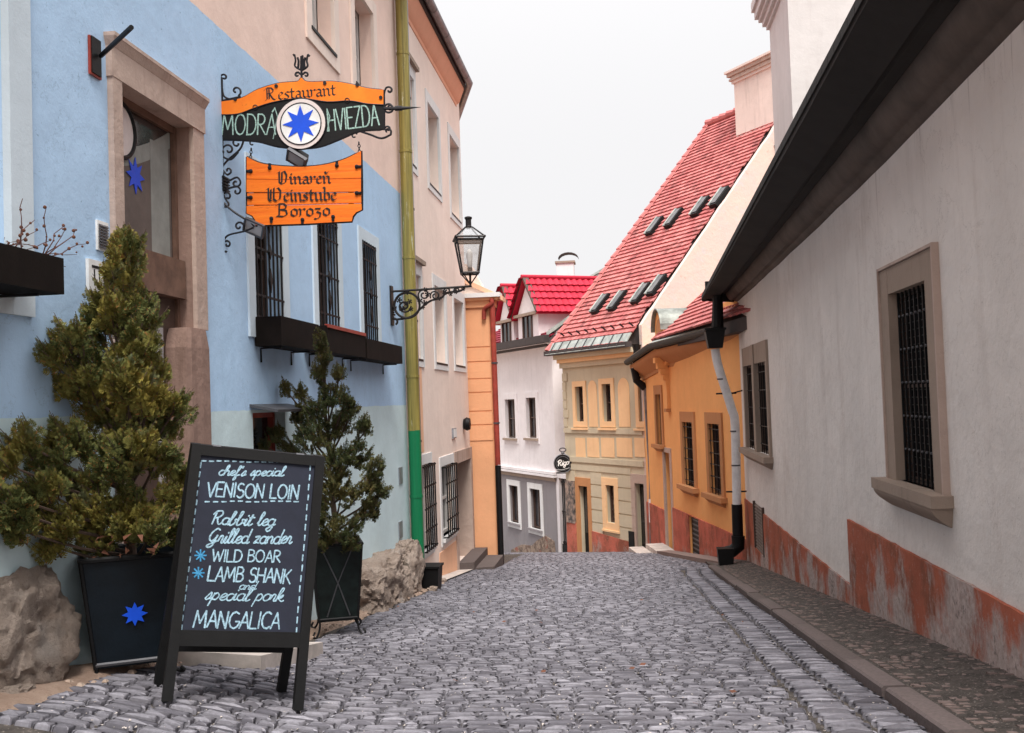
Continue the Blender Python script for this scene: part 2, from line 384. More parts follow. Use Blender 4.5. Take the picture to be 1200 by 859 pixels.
def bars(mb, F, r, fw, w0, w1, nu=1, nv=1, mw=None):
    a, b, c, d = r[:4]; mw = mw or fw*.7; e = .003
    mb.box(F, a, a+fw, c, d, w0, w1); mb.box(F, b-fw, b, c, d, w0, w1)
    mb.box(F, a+fw, b-fw, d-fw, d, w0, w1-e); mb.box(F, a+fw, b-fw, c, c+fw, w0, w1-e)
    for i in range(1, nu): x = a+(b-a)*i/nu; mb.box(F, x-mw/2, x+mw/2, c+fw, d-fw, w0, w1-2*e)
    for j in range(1, nv): y = c+(d-c)*j/nv; mb.box(F, a+fw, b-fw, y-mw/2, y+mw/2, w0, w1-3*e)
    return mb
def window(F, root, r, rd=.15, fw=.045, fm='window_brown', gm='dark_glass', nu=1, nv=1, name='window', label=None):
    w = bars(MB(), F, r, fw, -rd-.05, -rd+.03, nu, nv).build(name, fm, root)
    if label: w['label'] = label
    a, b, c, d = r[:4]
    for i in range(nu):
        for j in range(nv):
            x0, x1 = a+(b-a)*i/nu, a+(b-a)*(i+1)/nu; y0, y1 = c+(d-c)*j/nv, c+(d-c)*(j+1)/nv
            tl = R_.uniform(-.004, .004)
            MB().hexa([F.pt(x0, y0, -rd-.018+tl), F.pt(x1, y0, -rd-.018-tl), F.pt(x1, y0, -rd-.03), F.pt(x0, y0, -rd-.03), F.pt(x0, y1, -rd-.018), F.pt(x1, y1, -rd-.018), F.pt(x1, y1, -rd-.03), F.pt(x0, y1, -rd-.03)]).build('pane', gm, w)
    return w
def surround(F, w, r, tw, m, proud=.02, bottom=True, name='surround', top=None):
    a, b, c, d = r[:4]; mb = MB(); t = top or tw
    e = .004; mb.box(F, a-tw, a+e, c-(tw if bottom else 0), d+t, -.02, proud); mb.box(F, b-e, b+tw, c-(tw if bottom else 0), d+t, -.02, proud)
    mb.box(F, a+e, b-e, d-e, d+t, -.02, proud-.002)
    if bottom: mb.box(F, a+e, b-e, c-tw, c+e, -.02, proud-.002)
    return mb.build(name, m, w)
def sill(F, w, r, over=.05, h=.05, out=.08, m='stone_trim', drop=0., lip=0.):
    a, b, c, d = r[:4]; mb = MB(); mb.box(F, a-over, b+over, c-h-drop, c-drop, -.1, out)
    if lip: 
        u0, u1 = a-over*.6, b+over*.6; mb.hexa([F.pt(u0+.03, c-h-drop-lip, .02), F.pt(u1-.03, c-h-drop-lip, .02), F.pt(u1-.03, c-h-drop-lip, -.02), F.pt(u0+.03, c-h-drop-lip, -.02), F.pt(u0, c-h-drop, out*.85), F.pt(u1, c-h-drop, out*.85), F.pt(u1, c-h-drop, -.02), F.pt(u0, c-h-drop, -.02)])
    return mb.build('sill', m, w)
def grille(F, w, r, n, rails, wo=.02, rad=.009, deco=False, m='black_metal', over=0.):
    mb = MB(); a, b, c, d = r[:4]; a -= over; b += over
    for i in range(n):
        u = a+(b-a)*(i+.5)/n; mb.tube([F.pt(u, c, wo), F.pt(u, d, wo)], rad, 5)
        if deco and i == n//2:
            for q, hh in ((.72, .10), (.5, .06), (.3, .10)):
                v = c+(d-c)*q
                mb.hexa([F.pt(u-.001, v-hh, wo+.012), F.pt(u+.001, v-hh, wo+.012), F.pt(u+.001, v-hh, wo-.004), F.pt(u-.001, v-hh, wo-.004), F.pt(u-.03, v, wo+.016), F.pt(u+.03, v, wo+.016), F.pt(u+.03, v, wo-.004), F.pt(u-.03, v, wo-.004)])
                mb.hexa([F.pt(u-.03, v+.001, wo+.016), F.pt(u+.03, v+.001, wo+.016), F.pt(u+.03, v+.001, wo-.004), F.pt(u-.03, v+.001, wo-.004), F.pt(u-.001, v+hh, wo+.012), F.pt(u+.001, v+hh, wo+.012), F.pt(u+.001, v+hh, wo-.004), F.pt(u-.001, v+hh, wo-.004)])
    for q in rails: v = c+(d-c)*q; mb.box(F, a, b, v-rad, v+rad, wo-.006, wo+.004)
    return mb.build('grille', m, w)
def swirl(F, u, v, r, a0, turns, sgn=1, n=16, r1=.15):
    return [F.pt(u+r*(1-(1-r1)*i/n)*math.cos(a0+sgn*2*PI*turns*i/n), v+r*(1-(1-r1)*i/n)*math.sin(a0+sgn*2*PI*turns*i/n), 0) for i in range(n+1)]

# ------------------------------------------------------------------ hand drawn alphabets (strokes)
def arc(cx, cy, rx, ry, a0, a1, n=8): return [(cx+rx*math.cos(math.radians(a0+(a1-a0)*i/n)), cy+ry*math.sin(math.radians(a0+(a1-a0)*i/n))) for i in range(n+1)]
CAP = {
 'A': (.62, [[(0,0),(.28,1),(.55,0)], [(.1,.36),(.46,.36)]]), 'B': (.56, [[(.02,0),(.02,1)], [(.02,1)]+arc(.2,.77,.22,.23,80,-80)+[(.02,.53)], [(.02,.53)]+arc(.22,.27,.25,.27,80,-80)+[(0,0)]]),
 'C': (.6, [arc(.32,.5,.32,.5,50,310)]), 'D': (.66, [[(.03,0),(.03,1)], [(.0,1)]+arc(.2,.5,.36,.5,80,-80)+[(0,0)]]),
 'E': (.52, [[(.42,1),(0,1),(0,0),(.44,0)], [(0,.52),(.36,.52)]]), 'G': (.66, [arc(.32,.5,.32,.5,50,345)+[(.62,.42),(.38,.42)]]),
 'H': (.62, [[(0,0),(0,1)], [(.5,0),(.5,1)], [(0,.5),(.5,.5)]]), 'I': (.2, [[(.04,0),(.04,1)]]),
 'K': (.58, [[(0,0),(0,1)], [(.46,1),(0,.42)], [(.14,.56),(.5,0)]]), 'L': (.5, [[(0,1),(0,0),(.42,0)]]),
 'M': (.8, [[(0,0),(.08,1),(.34,.25),(.6,1),(.68,0)]]), 'N': (.64, [[(0,0),(.02,1),(.48,0),(.5,1)]]),
 'O': (.72, [arc(.31,.5,.31,.5,90,450,12)]), 'R': (.58, [[(.02,0),(.02,1)], [(.02,1)]+arc(.2,.75,.24,.25,80,-80)+[(.02,.5)], [(.14,.5),(.5,0)]]),
 'S': (.54, [arc(.24,.75,.21,.25,40,250,8)+arc(.22,.27,.23,.27,75,-150,8)]), 'V': (.62, [[(0,1),(.26,0),(.54,1)]]),
 'W': (.86, [[(0,1),(.18,0),(.38,.8),(.56,0),(.76,1)]]), 'Z': (.56, [[(.02,1),(.46,1),(0,0),(.48,0)]]),
 'Á': (.62, [[(0,0),(.28,1),(.55,0)], [(.1,.36),(.46,.36)], [(.30,1.1),(.44,1.28)]]), ' ': (.36, []), "'": (.2, [[(.06,1),(.02,.75)]])}
def o_(x=.0): return arc(.19+x,.26,.19,.26,40,400,10)
SCR = {
 'a': (.46, [arc(.2,.26,.2,.26,40,330,9), [(.38,.5),(.36,.1),(.42,0),(.52,.1)]]), 'b': (.44, [[(0,.2),(.16,.9),(.1,1.05),(.03,.9),(.04,.05),(.2,0),(.34,.2),(.28,.42),(.48,.4)]]),
 'c': (.36, [arc(.2,.26,.19,.26,50,320,8)+[(.42,.15)]]), 'd': (.48, [arc(.2,.26,.2,.26,40,330,9), [(.42,1.05),(.37,.1),(.43,0),(.54,.1)]]),
 'e': (.38, [[(.0,.14),(.2,.25),(.33,.42),(.2,.52),(.06,.36),(.06,.1),(.2,0),(.42,.13)]]), 'f': (.3, [[(0,.1),(.2,.8),(.2,1.03),(.1,.95),(.08,.2),(.02,-.42),(.14,-.3),(.14,0),(.34,.12)]]),
 'g': (.44, [arc(.2,.26,.2,.26,40,330,9), [(.38,.5),(.34,-.25),(.18,-.45),(.04,-.3),(.2,-.1),(.5,.12)]]), 'h': (.44, [[(0,.1),(.18,.85),(.12,1.05),(.04,.85),(.02,0)], [(.03,.3),(.2,.5),(.32,.38),(.32,.06),(.4,0),(.5,.1)]]),
 'i': (.24, [[(0,.12),(.1,.5),(.08,.08),(.16,0),(.28,.12)], [(.12,.72),(.14,.78)]]), 'k': (.42, [[(0,.1),(.18,.85),(.12,1.05),(.04,.85),(.02,0)], [(.04,.22),(.3,.5),(.26,.28),(.1,.24),(.34,0),(.46,.08)]]),
 'l': (.26, [[(0,.12),(.2,.85),(.14,1.05),(.06,.85),(.07,.1),(.16,0),(.3,.12)]]), 'n': (.46, [[(.02,.5),(.04,0)], [(.04,.3),(.2,.5),(.32,.38),(.32,.06),(.4,0),(.5,.12)]]),
 'o': (.42, [o_()+[(.46,.42)]]), 'p': (.44, [[(.06,.5),(0,-.45)], [(.05,.36),(.2,.52),(.36,.3),(.26,.02),(.04,.06)]]),
 'r': (.36, [[(0,.12),(.1,.52),(.24,.44),(.22,.08),(.3,0),(.4,.12)]]), 's': (.34, [[(0,.08),(.2,.54),(.26,.2),(.12,0),(.02,.06)], [(.2,.05),(.36,.14)]]),
 't': (.3, [[(.0,.12),(.14,.85),(.08,.1),(.16,0),(.32,.14)], [(-.02,.6),(.3,.64)]]), 'z': (.38, [[(.02,.45),(.3,.48),(.04,.02),(.2,.06),(.36,.0)]]),
 'R': (.66, [[(.1,.9),(.1,0)], [(-.05,.75),(.1,1.0),(.4,1.02),(.5,.75),(.3,.52),(.14,.5)], [(.28,.5),(.42,.1),(.54,0),(.66,.12)]]),
 'G': (.66, [[(.55,.9),(.35,1.02),(.1,.7),(.08,.3),(.28,.1),(.5,.4),(.5,.5),(.42,-.2),(.2,-.35),(.1,-.2),(.6,.12)]]), ' ': (.34, []), "'": (.16, [[(.08,1),(.04,.8)]])}
GOT = {
 'R': (.74, [[(.12,.95),(.12,.1),(.0,0)], [(-.06,.8),(.1,1),(.35,.98),(.48,.8),(.44,.6),(.14,.52)], [(.26,.52),(.44,.12),(.56,0),(.66,.1)], [(.24,.95),(.24,.1)]]),
 'V': (.66, [[(-.02,.85),(.1,1),(.12,.15),(.25,0),(.45,.12),(.5,.7),(.38,1.02),(.2,.9)], [(.25,.9),(.25,.12)]]), 'B': (.62, [[(-.05,.85),(.08,1),(.32,1),(.44,.82),(.4,.6),(.14,.54)], [(.12,.95),(.12,.1),(-.02,0)], [(.2,.54),(.44,.46),(.48,.15),(.3,0),(.0,.04)]]),
 'W': (.9, [[(-.04,.85),(.08,1),(.1,.15),(.22,0),(.38,.15),(.38,1.0)], [(.38,.15),(.52,0),(.72,.18),(.74,.75),(.6,1.0),(.5,.9)], [(.22,.9),(.22,.15)]]),
 'e': (.36, [[(.06,.42),(.06,.12),(.18,0),(.32,.1)], [(.06,.45),(.18,.58),(.3,.46),(.1,.26)]]), 's': (.34, [[(.28,.52),(.16,.58),(.05,.44),(.26,.2),(.24,.08),(.1,0),(0,.07)]]),
 't': (.3, [[(.1,.82),(.1,.1),(.2,0),(.28,.06)], [(-.02,.55),(.26,.55)]]), 'a': (.4, [[(.04,.5),(.16,.58),(.28,.48),(.28,.08),(.38,0)], [(.28,.32),(.08,.26),(.04,.1),(.14,0),(.28,.1)]]),
 'u': (.46, [[(.0,.58),(.08,.5),(.08,.1),(.18,0),(.32,.12)], [(.26,.58),(.34,.5),(.34,.08),(.44,0)]]), 'r': (.32, [[(0,.58),(.08,.5),(.08,.06),(.02,0)], [(.08,.42),(.22,.58),(.3,.5)]]),
 'n': (.46, [[(0,.58),(.08,.5),(.08,.07),(.14,0)], [(.08,.44),(.22,.58),(.33,.5),(.33,.07),(.42,0)]]), 'i': (.22, [[(0,.58),(.08,.5),(.08,.07),(.18,0)], [(.06,.8),(.11,.75)]]),
 'ň': (.46, [[(0,.58),(.08,.5),(.08,.07),(.14,0)], [(.08,.44),(.22,.58),(.33,.5),(.33,.07),(.42,0)], [(.1,.92),(.2,.76),(.3,.92)]]),
 'b': (.4, [[(.0,1),(.08,.92),(.08,.1),(.2,0),(.33,.12),(.33,.46),(.22,.58),(.08,.48)]]), 'o': (.4, [[(.06,.12),(.06,.46),(.18,.58),(.32,.46),(.32,.12),(.2,0),(.06,.12)]]),
 'z': (.36, [[(.02,.56),(.28,.56),(.1,.32),(.28,.2),(.24,-.12),(.08,-.26),(0,-.2)]]), ' ': (.3, [])}
def letters(mb, F, text, font, a, b, hpx, pen=.09, nib=None, slant=0., w=.003, up=None, fit=True, smooth=True, jit=0.):
    """baseline from pixel a to pixel b on plane F; cap height hpx pixels"""
    (ua, va), (ub, vb) = F.fp(*a), F.fp(*b); bx = V((ub-ua, vb-va)); L_ = bx.length; bx = bx/L_; by = V((-bx.y, bx.x))
    h = hpx*L_/max(1e-6, math.hypot(b[0]-a[0], b[1]-a[1])); tot = sum(font[c][0] for c in text)*h; sx = L_/tot if fit else 1.
    x = 0; o = V((ua, va)); e = 0
    for ch in text:
        adv, st = font[ch]; jy = R_.uniform(-jit, jit)*h
        for s_ in st:
            pts = [(px+slant*py, py) for px, py in s_]
            if smooth and len(pts) > 2 and font is not CAP and not nib: pts = [(p.x, p.y) for p in cr([V((p[0], p[1], 0)) for p in pts], 4)]
            q = [o+bx*((x+p[0]*h)*sx)+by*(p[1]*h+jy) for p in pts]
            for i in range(len(q)-1):
                A_, B_ = q[i], q[i+1]; d = B_-A_
                if d.length < 1e-6: continue
                d = d.normalized(); ww = w+e*2.5e-5; e = (e+1) % 60
                if nib:
                    nv = bx*math.cos(nib)*h*pen+by*math.sin(nib)*h*pen; nn = V((-d.y, d.x)); thin = h*pen*.16
                    cs = [A_+nv+nn*thin, A_-nv+nn*-thin, B_-nv+nn*-thin, B_+nv+nn*thin] if nn.dot(nv) > 0 else [A_-nv+nn*thin, A_+nv+nn*-thin, B_+nv+nn*-thin, B_-nv+nn*thin]
                    mb.quad(*[F.pt(c.x, c.y, ww) for c in cs])
                else:
                    wd = h*pen*R_.uniform(.85, 1.1); nn = V((-d.y, d.x))*wd; ex = d*wd*.6
                    mb.add([F.pt(c.x, c.y, ww) for c in (A_+nn-ex*.4, A_-ex*1.2, A_-nn-ex*.4, B_-nn+ex*.4, B_+ex*1.2, B_+nn+ex*.4)], [(0,1,2,3,4,5)])
        x += adv*h
    return mb
def star_poly(F, px, py, r, r2=.5, n=8, rot=0.):
    u, v = F.fp(px, py); return [(u+(r if i % 2 == 0 else r*r2)*math.sin(rot+PI*i/n), v+(r if i % 2 == 0 else r*r2)*math.cos(rot+PI*i/n)) for i in range(2*n)]
def flat(mb, F, poly, w0, w1): return mb.prism([F.pt(u, v, w0) for u, v in poly], F.n*(w1-w0))
# ------------------------------------------------------------------ plan of the street
XL, XR = -2.8, 1.93
FL = facade((XL, 0), (XL, 17.9))                 # blue and cream houses, u = y
FR = facade((XR, 16.3), (XR, 2.2))
pB = atd(789, 600, 21.3); pC = atd(759, 600, 23.9); pD = atd(757, 600, 24.05); pE = atd(665, 600, 27.2)
pF = atd(669, 600, 28.0); pG = atd(575, 600, 33.5)
FO = facade((pB.x, pB.y), (XR, 16.3)); FO2 = facade((pC.x, pC.y), (pB.x, pB.y)); FY = facade((pE.x, pE.y), (pD.x, pD.y)); FW = facade((pG.x, pG.y), (pF.x, pF.y))
HX = atd(584, 560, 17.9).x
FH = facade((XL-.6, 17.9), (HX, 17.9))

# ------------------------------------------------------------------ ground
def sheet(name, x0, x1, y0, y1, nx, ny, dz, m, parent=None, f=None, **kw):
    mb = MB(); f = f or G
    for j in range(ny+1):
        for i in range(nx+1):
            x = x0+(x1-x0)*i/nx; y = y0+(y1-y0)*j/ny; mb.v.append(V((x, y, f(x, y)+dz)))
    for j in range(ny):
        for i in range(nx): k_ = j*(nx+1)+i; mb.f.append((k_, k_+1, k_+nx+2, k_+nx+1))
    return mb.build(name, m, parent, smooth=True, **kw)
ground = sheet('ground', -400, 400, -300, 500, 160, 160, -.30, 'sandy_dirt', kind='structure')
road = sheet('road', -9, 1.95, -3, 37, 80, 160, -.026, 'joint_dirt', kind='structure')

def sett_shape(sd, top=.0):
    r = random.Random(sd); c = []; 
    ch = [r.uniform(.04, .11) for _ in range(4)]; j = lambda a=.025: r.uniform(-a, a)
    for sx, sy, q in ((-1,-1,0), (1,-1,1), (1,1,2), (-1,1,3)):
        a = ch[q]; p = [(sx*(.5-a)+j(), sy*.5+j()), (sx*.5+j(), sy*(.5-a)+j())]
        c += p if sx*sy > 0 else p[::-1]
    vs = [(x, y, -.6) for x, y in c]+[(x, y, -.28) for x, y in c]+[(x*.995, y*.985, -.17) for x, y in c]+[(x*.965, y*.94, -.045) for x, y in c]+[(x*.86, y*.79, r.uniform(-.012, .0)) for x, y in c]+[(j(), j(), r.uniform(.0, .012))]
    fs = [(i+8*k_, (i+1) % 8+8*k_, (i+1) % 8+8*k_+8, i+8*k_+8) for k_ in range(4) for i in range(8)]+[(32+i, 32+(i+1) % 8, 40) for i in range(8)]
    return vs, fs
NS = 9; SH = [sett_shape(100+i) for i in range(NS)]; SME = []
for vs, fs in SH:
    me = bpy.data.meshes.new('sett'); me.from_pydata(vs, [], fs); me.materials.append(M['sett_stone']); me.polygons.foreach_set('use_smooth', [True]*len(me.polygons)); me.set_sharp_from_angle(angle=math.radians(50)); SME.append(me)
def left_lim(y):
    if y < 5.2: return -2.62
    if y < 13: return -2.5
    if y < 17.6: return -2.66
    if y < 26: return HX-.05
    return -7.5
def behind(x, y):                                 # true when a spot lies behind the far facades
    p = V((x, y, 0))
    for F in (FO, FO2, FY, FW):
        if F in (FO, FO2) and y < 16.3: continue
        if (p-F.o).dot(F.n) < .10: 
            if F in (FO, FO2) and y > 24: continue
            if F is FW and x > pF.x+.1: continue
            if F is FY and x < pE.x: continue
            return True
    return False
setts = []
def add_sett(x, y, sx, sy, rz, dz=0):
    if behind(x, y): return
    setts.append((x, y, sx, sy, rz+R_.uniform(-.025, .025), G(x, y)+dz+R_.uniform(-.004, .003), R_.randrange(NS), R_.uniform(-.02, .012), R_.uniform(-.015, .015)))
y = 3.7
while y < 34:
    rd = R_.uniform(.076, .108) if y < 12 else R_.uniform(.11, .15)
    x = left_lim(y)+R_.uniform(0, .1); off = R_.uniform(-.01, .01); xe = .80 if y < 15.8 else 2.2
    while x < xe:
        w = R_.choice((.08, .11, .13, .15, .19))*R_.uniform(.88, 1.12)
        if x+w > xe+.02: w = xe-x
        if w > .06:
            bend = -.02*(x-.2)+.045*math.sin(x*1.1+y*.3)+.008*math.sin(x*3+y)
            add_sett(x+w/2, y+bend+off, w-.008, rd-.016+R_.uniform(-.005, .004), -.02+.05*math.cos(x*1.1+y*.3))
        x += w
    y += rd
for x0, x1 in ((.815, 1.025), (1.03, 1.24)):      # two runs laid along the kerb
    y = 3.6+x0*.1
    while y < 16:
        l_ = R_.uniform(.09, .16); add_sett((x0+x1)/2+.1*sm((y-14)/3)+.008*math.sin(y*1.7), y+l_/2, x1-x0-.008+R_.uniform(-.010, .003), l_-.016, 0, .0); y += l_
def shows(s_):
    p = RW.transposed() @ V((s_[0], s_[1], s_[5])); 
    if p.z > -.5: return 0
    px, py = 600+FOC*p.x/-p.z, 429.5-FOC*p.y/-p.z
    return (1/s_[1]**2)*s_[2] if -10 < px < 1210 and py < 866 else 0
setts.sort(key=shows, reverse=True)
def sett_mat(s_):
    x, y, sx, sy, rz, z, v_, tx, ty = s_; sl = -math.atan((G(x, y-.1)-G(x, y+.1))/.2); cs = -math.atan((G(x+.1, y)-G(x-.1, y))/.2)
    return Matrix.Translation((x, y, z)) @ Matrix.Rotation(sl, 4, 'X') @ Matrix.Rotation(cs, 4, 'Y') @ Matrix.Rotation(rz, 4, 'Z') @ Matrix.Rotation(tx, 4, 'X') @ Matrix.Rotation(ty, 4, 'Y') @ Matrix.Diagonal((sx, sy, .12, 1))
for s_ in setts[:300]:
    o = bpy.data.objects.new('sett', SME[s_[6]]); C.objects.link(o); o.parent = road
    o.matrix_local = Matrix.Translation(-ORI[road.name]) @ sett_mat(s_)
mb = MB()
for s_ in setts[300:]:
    mt = sett_mat(s_); vs, fs = SH[s_[6]]; k_ = len(mb.v); mb.v += [mt @ V(p) for p in vs]; mb.f += [tuple(i+k_ for i in f) for f in fs[8:]]
mb.build('paving_setts', 'sett_stone', road, smooth=True, kind='stuff')
# small debris in the joints
mb = MB()
for i in range(2600):
    y = 3.8+10*R_.random()**1.7; x = R_.uniform(-2.5, 1.2); r = R_.uniform(.003, .009); p = V((x, y, G(x, y)+R_.uniform(-.014, .001)))
    mb.add([p+V((R_.uniform(-r, r), R_.uniform(-r, r), R_.uniform(0, r))) for _ in range(4)], [(0,1,2), (0,2,3), (0,3,1), (1,3,2)])
mb.build('grit', 'concrete_slab', road, kind='stuff')
mb = MB()
for i in range(28):
    y = 3.9+7*R_.random()**1.5; x = R_.uniform(-2.5, 1.9); p = V((x, y, G(x, y)+.012)); a = R_.random()*6; r = R_.uniform(.012, .028)
    mb.add([p+V((r*math.cos(a), r*math.sin(a), .004)), p+V((r*.5*math.cos(a+1.8), r*.5*math.sin(a+1.8), .0)), p-V((r*math.cos(a), r*math.sin(a), -.008)), p+V((r*.5*math.cos(a-1.6), r*.5*math.sin(a-1.6), .01))], [(0,1,2,3)])
mb.build('fallen_leaves', 'red_leaf', road, kind='stuff')

# pavement and kerb on the right
def GP(x, y): return G(x, y)+.035+.05*sm((x-1.4)/.5)
pave = sheet('pavement', 1.3, 1.95, 2, 17.2, 6, 60, .0, 'joint_dirt', f=GP, kind='structure')
kerb = MB(); sl = .112
y = 3.2; kb = None
kroot = bpy.data.objects.new('kerb', None); C.objects.link(kroot); kroot.location = (1.33, 3.2, G(0, 3.2)); ORI['kerb'] = V(kroot.location); kroot['kind'] = 'structure'
while y < 16.0:
    l_ = R_.uniform(.75, 1.15); x0 = 1.25+.15*sm((y-14.5)/2)+R_.uniform(-.008, .008); x1 = x0+.128; y1 = y+l_-.012; b_ = .012; t = .042+R_.uniform(-.006, .006)
    def q(x, yy, z): return V((x, yy, G(x, yy)+z))
    mb = MB(); prof = [(x0, -.15), (x0, t-b_), (x0+b_, t), (x1-b_, t+.004), (x1, t-.006), (x1, -.15)]
    mb.add([q(a, y, b) for a, b in prof]+[q(a, y1, b) for a, b in prof], [tuple(range(6))[::-1], tuple(range(6, 12))]+[(i, (i+1) % 6, (i+1) % 6+6, i+6) for i in range(6)])
    mb.build('kerbstone', 'kerb_stone', kroot); y += l_
mos = []
y = 3.6
while y < 16.6:
    d = R_.uniform(.05, .075); x = 1.395+.12*sm((y-14.5)/2)
    while x < 1.92:
        w = R_.uniform(.05, .085); z = GP(x, y)+R_.uniform(-.004, .008)
        mos.append((1/y**2, x+w/2, y+R_.uniform(-.015, .015), z, w, d)); x += w
    y += d
mb = MB()
for q_, x, y, z, w, d in mos:
    vs, fs = SH[R_.randrange(NS)]; a = R_.uniform(-.25, .25); ca, sa = math.cos(a), math.sin(a); k_ = len(mb.v)
    mb.v += [V((x+(p[0]*ca-p[1]*sa)*(w-.008), y+(p[0]*sa+p[1]*ca)*(d-.008), z+p[2]*.05-(p[0]*sa+p[1]*ca)*d*.112)) for p in vs]; mb.f += [tuple(i+k_ for i in f) for f in fs[8:]]
mb.build('mosaic_stones', 'red_mosaic', pave, smooth=True, kind='stuff')
# raised threshold pavement by the ochre house
mb = MB(); pts = [atd(757, 650, 23.6), atd(790, 648, 20.9), V((XR+.02, 16.1, 0)), V((1.55, 15.9, 0)), V((.75, 20.2, 0)), V((.36, 22.8, 0))]
mb.add([V((p.x, p.y, G(p.x, p.y)+.07)) for p in pts]+[V((p.x, p.y, G(p.x, p.y)-.2)) for p in pts], [tuple(range(6))]+[(i, (i+1) % 6, (i+1) % 6+6, i+6) for i in range(6)])
mb.build('raised_pavement', 'red_mosaic', None, kind='structure')
# sandy strip under the blue wall
def GS(x, y): return G(x, y)+.03*sm((-x-2.5)/.3)+.02*(noise.noise(V((x*4, y*4, 0))))
strip = sheet('dirt_strip', -3.1, -2.42, 2.5, 13.6, 12, 120, .004, 'sandy_dirt', f=lambda x, y: GS(x, y)-.06*sm((x+2.62)/.16), kind='structure')
sheet('gutter_strip', -2.82, -2.56, 13.6, 17.9, 3, 30, .018, 'concrete_slab', kind='structure')

# ------------------------------------------------------------------ blue house
bh = thing('townhouse', 'blue plastered house with a stone portal, pale plinth and peach upper wall', 'house', (XL, 6, G(XL, 6)))
H = {}
H['w0'] = (2.2, FL.fp(8, 150)[0], FL.fp(8, 300)[1]-.1, 2.55)
H['door'] = (FL.fp(138, 200)[0], FL.fp(223, 200)[0], -2.3, 1.90, .14)
H['w1'] = rect(FL, 296, 330, 204, 385); H['w2'] = rect(FL, 371, 396, 263, 395); H['w3'] = rect(FL, 424, 441, 281, 402)
zt = H['w3'][3]; zb = H['w3'][2]
for q in ('w1', 'w2'): H[q] = (*H[q][:2], zb, zt)
H['a'] = (FL.fp(363, 0)[0], FL.fp(391, 60)[0], FL.fp(363, 30)[1], 5.2); H['b'] = (FL.fp(415, 60)[0], FL.fp(437, 60)[0], FL.fp(415, 95)[1], FL.fp(437, 18)[1])
H['cell'] = rect(FL, 297, 335, 484, 560); EAVE = 5.75
JOIN = FL.fp(476, 466)[0]
wall(FL, 1.0, JOIN, -3.2, EAVE, list(H.values()), .16).build('wall', 'blue_plaster', bh)
r = H['w0']; w = window(FL, bh, r, .16, .06, 'window_white', 'mid_glass', 2, 2); surround(FL, w, r, .17, 'trim_blue_white', .02)
for q, lab in (('w1', 0), ('w2', 0), ('w3', 0)):
    r = H[q]; w = window(FL, bh, r, .16, .05, 'window_brown', 'dark_glass', 2, 2); surround(FL, w, r, .13, 'trim_blue_white', .018)
    grille(FL, w, r, 7, (.03, .18, .5, .82, .97), .012, .009, True)
for q in 'ab':
    r = H[q]; w = window(FL, bh, r, .2, .06, 'window_white', 'pale_glass', 1, 2); surround(FL, w, r, .16, 'cream_plaster', .02); sill(FL, w, r, .03, .03, .03, 'black_metal')
r = H['cell']; w = window(FL, bh, r, .12, .04, 'rust_pipe', 'dark_glass'); w['label'] = 'cellar opening with a rust red frame'
MB().hexa([FL.pt(r[0]-.06, r[3]+.0, .22), FL.pt(r[1]+.06, r[3], .22), FL.pt(r[1]+.06, r[3]+.05, -.01), FL.pt(r[0]-.06, r[3]+.05, -.01), FL.pt(r[0]-.06, r[3]+.02, .22), FL.pt(r[1]+.06, r[3]+.02, .22), FL.pt(r[1]+.06, r[3]+.07, -.01), FL.pt(r[0]-.06, r[3]+.07, -.01)]).build('hood', 'old_metal', w)
# portal
d0, d1, dz0, dz1 = H['door'][:4]; a = FL.fp(127.5, 200)[0]; b = FL.fp(235, 200)[0]
po = bars(MB(), FL, (d0, d1, -1.75, dz1), .05, -.13, -.085).build('portal_door', 'door_brown', bh, label='dark wooden door with a glazed transom inside the stone portal')
ztr = FL.fp(190, 296)[1]
MB().box(FL, d0+.04, d1-.04, ztr-.25, ztr, -.12, -.03).build('transom_beam', 'door_brown', po)
MB().box(FL, d0+.05, d1-.05, ztr, dz1-.05, -.125, -.112).build('transom_pane', 'portal_glass', po)
MB().box(FL, d0+.05, d1-.05, -1.70, ztr-.25, -.13, -.105).build('door_leaf', 'window_brown', po)
MB().box(FL, (d0+d1)/2+.15, (d0+d1)/2+.24, -1.3, ztr-.45, -.105, -.098).build('door_pane', 'pale_glass', po)
mb = MB(); FDo = Plane(FL.pt(0, 0, -.11), FL.t); c_ = FDo.fp(139, 152); mb.lathe([(.17, -.111), (.17, -.1), (.15, -.097), (.0, -.097)], FL.pt(c_[0], c_[1], 0), FL.n, 28).build('clock_face', 'ring_white', po)
mb = MB(); mb.tube([FL.pt(c_[0]+.165*math.cos(q), c_[1]+.165*math.sin(q), -.096) for q in [2*PI*i/28 for i in range(29)]], .014, 6); mb.box(FL, c_[0]-.005, c_[0]+.005, c_[1], c_[1]+.1, -.096, -.093); mb.build('clock_rim', 'black_metal', po)
mb = MB(); mid = [(d0+.06+(d1-d0-.12)*i/8, FDo.fp(142, 200)[1]+.30*(i/8)**1.6) for i in range(9)]
for i in range(8): mb.hexa([FL.pt(*mid[i], -.110), FL.pt(*mid[i+1], -.110), FL.pt(*mid[i+1], -.112), FL.pt(*mid[i], -.112), *[FL.pt(p[0], p[1]+.11, q) for p, q in ((mid[i], -.110), (mid[i+1], -.110), (mid[i+1], -.112), (mid[i], -.112))]])
mb.build('curtain_band', 'curtain_pale', po)
flat(MB(), FL, [(d0+.06, ztr+.01), (d1-.06, ztr+.01)]+mid[::-1], -.1118, -.1105).build('curtain', 'curtain_shade', po)
MB().box(FL, FDo.fp(177, 240)[0], FDo.fp(198, 240)[0], ztr+.01, FDo.fp(180, 165)[1], -.1100, -.1085).build('curtain_edge', 'curtain_pale', po)
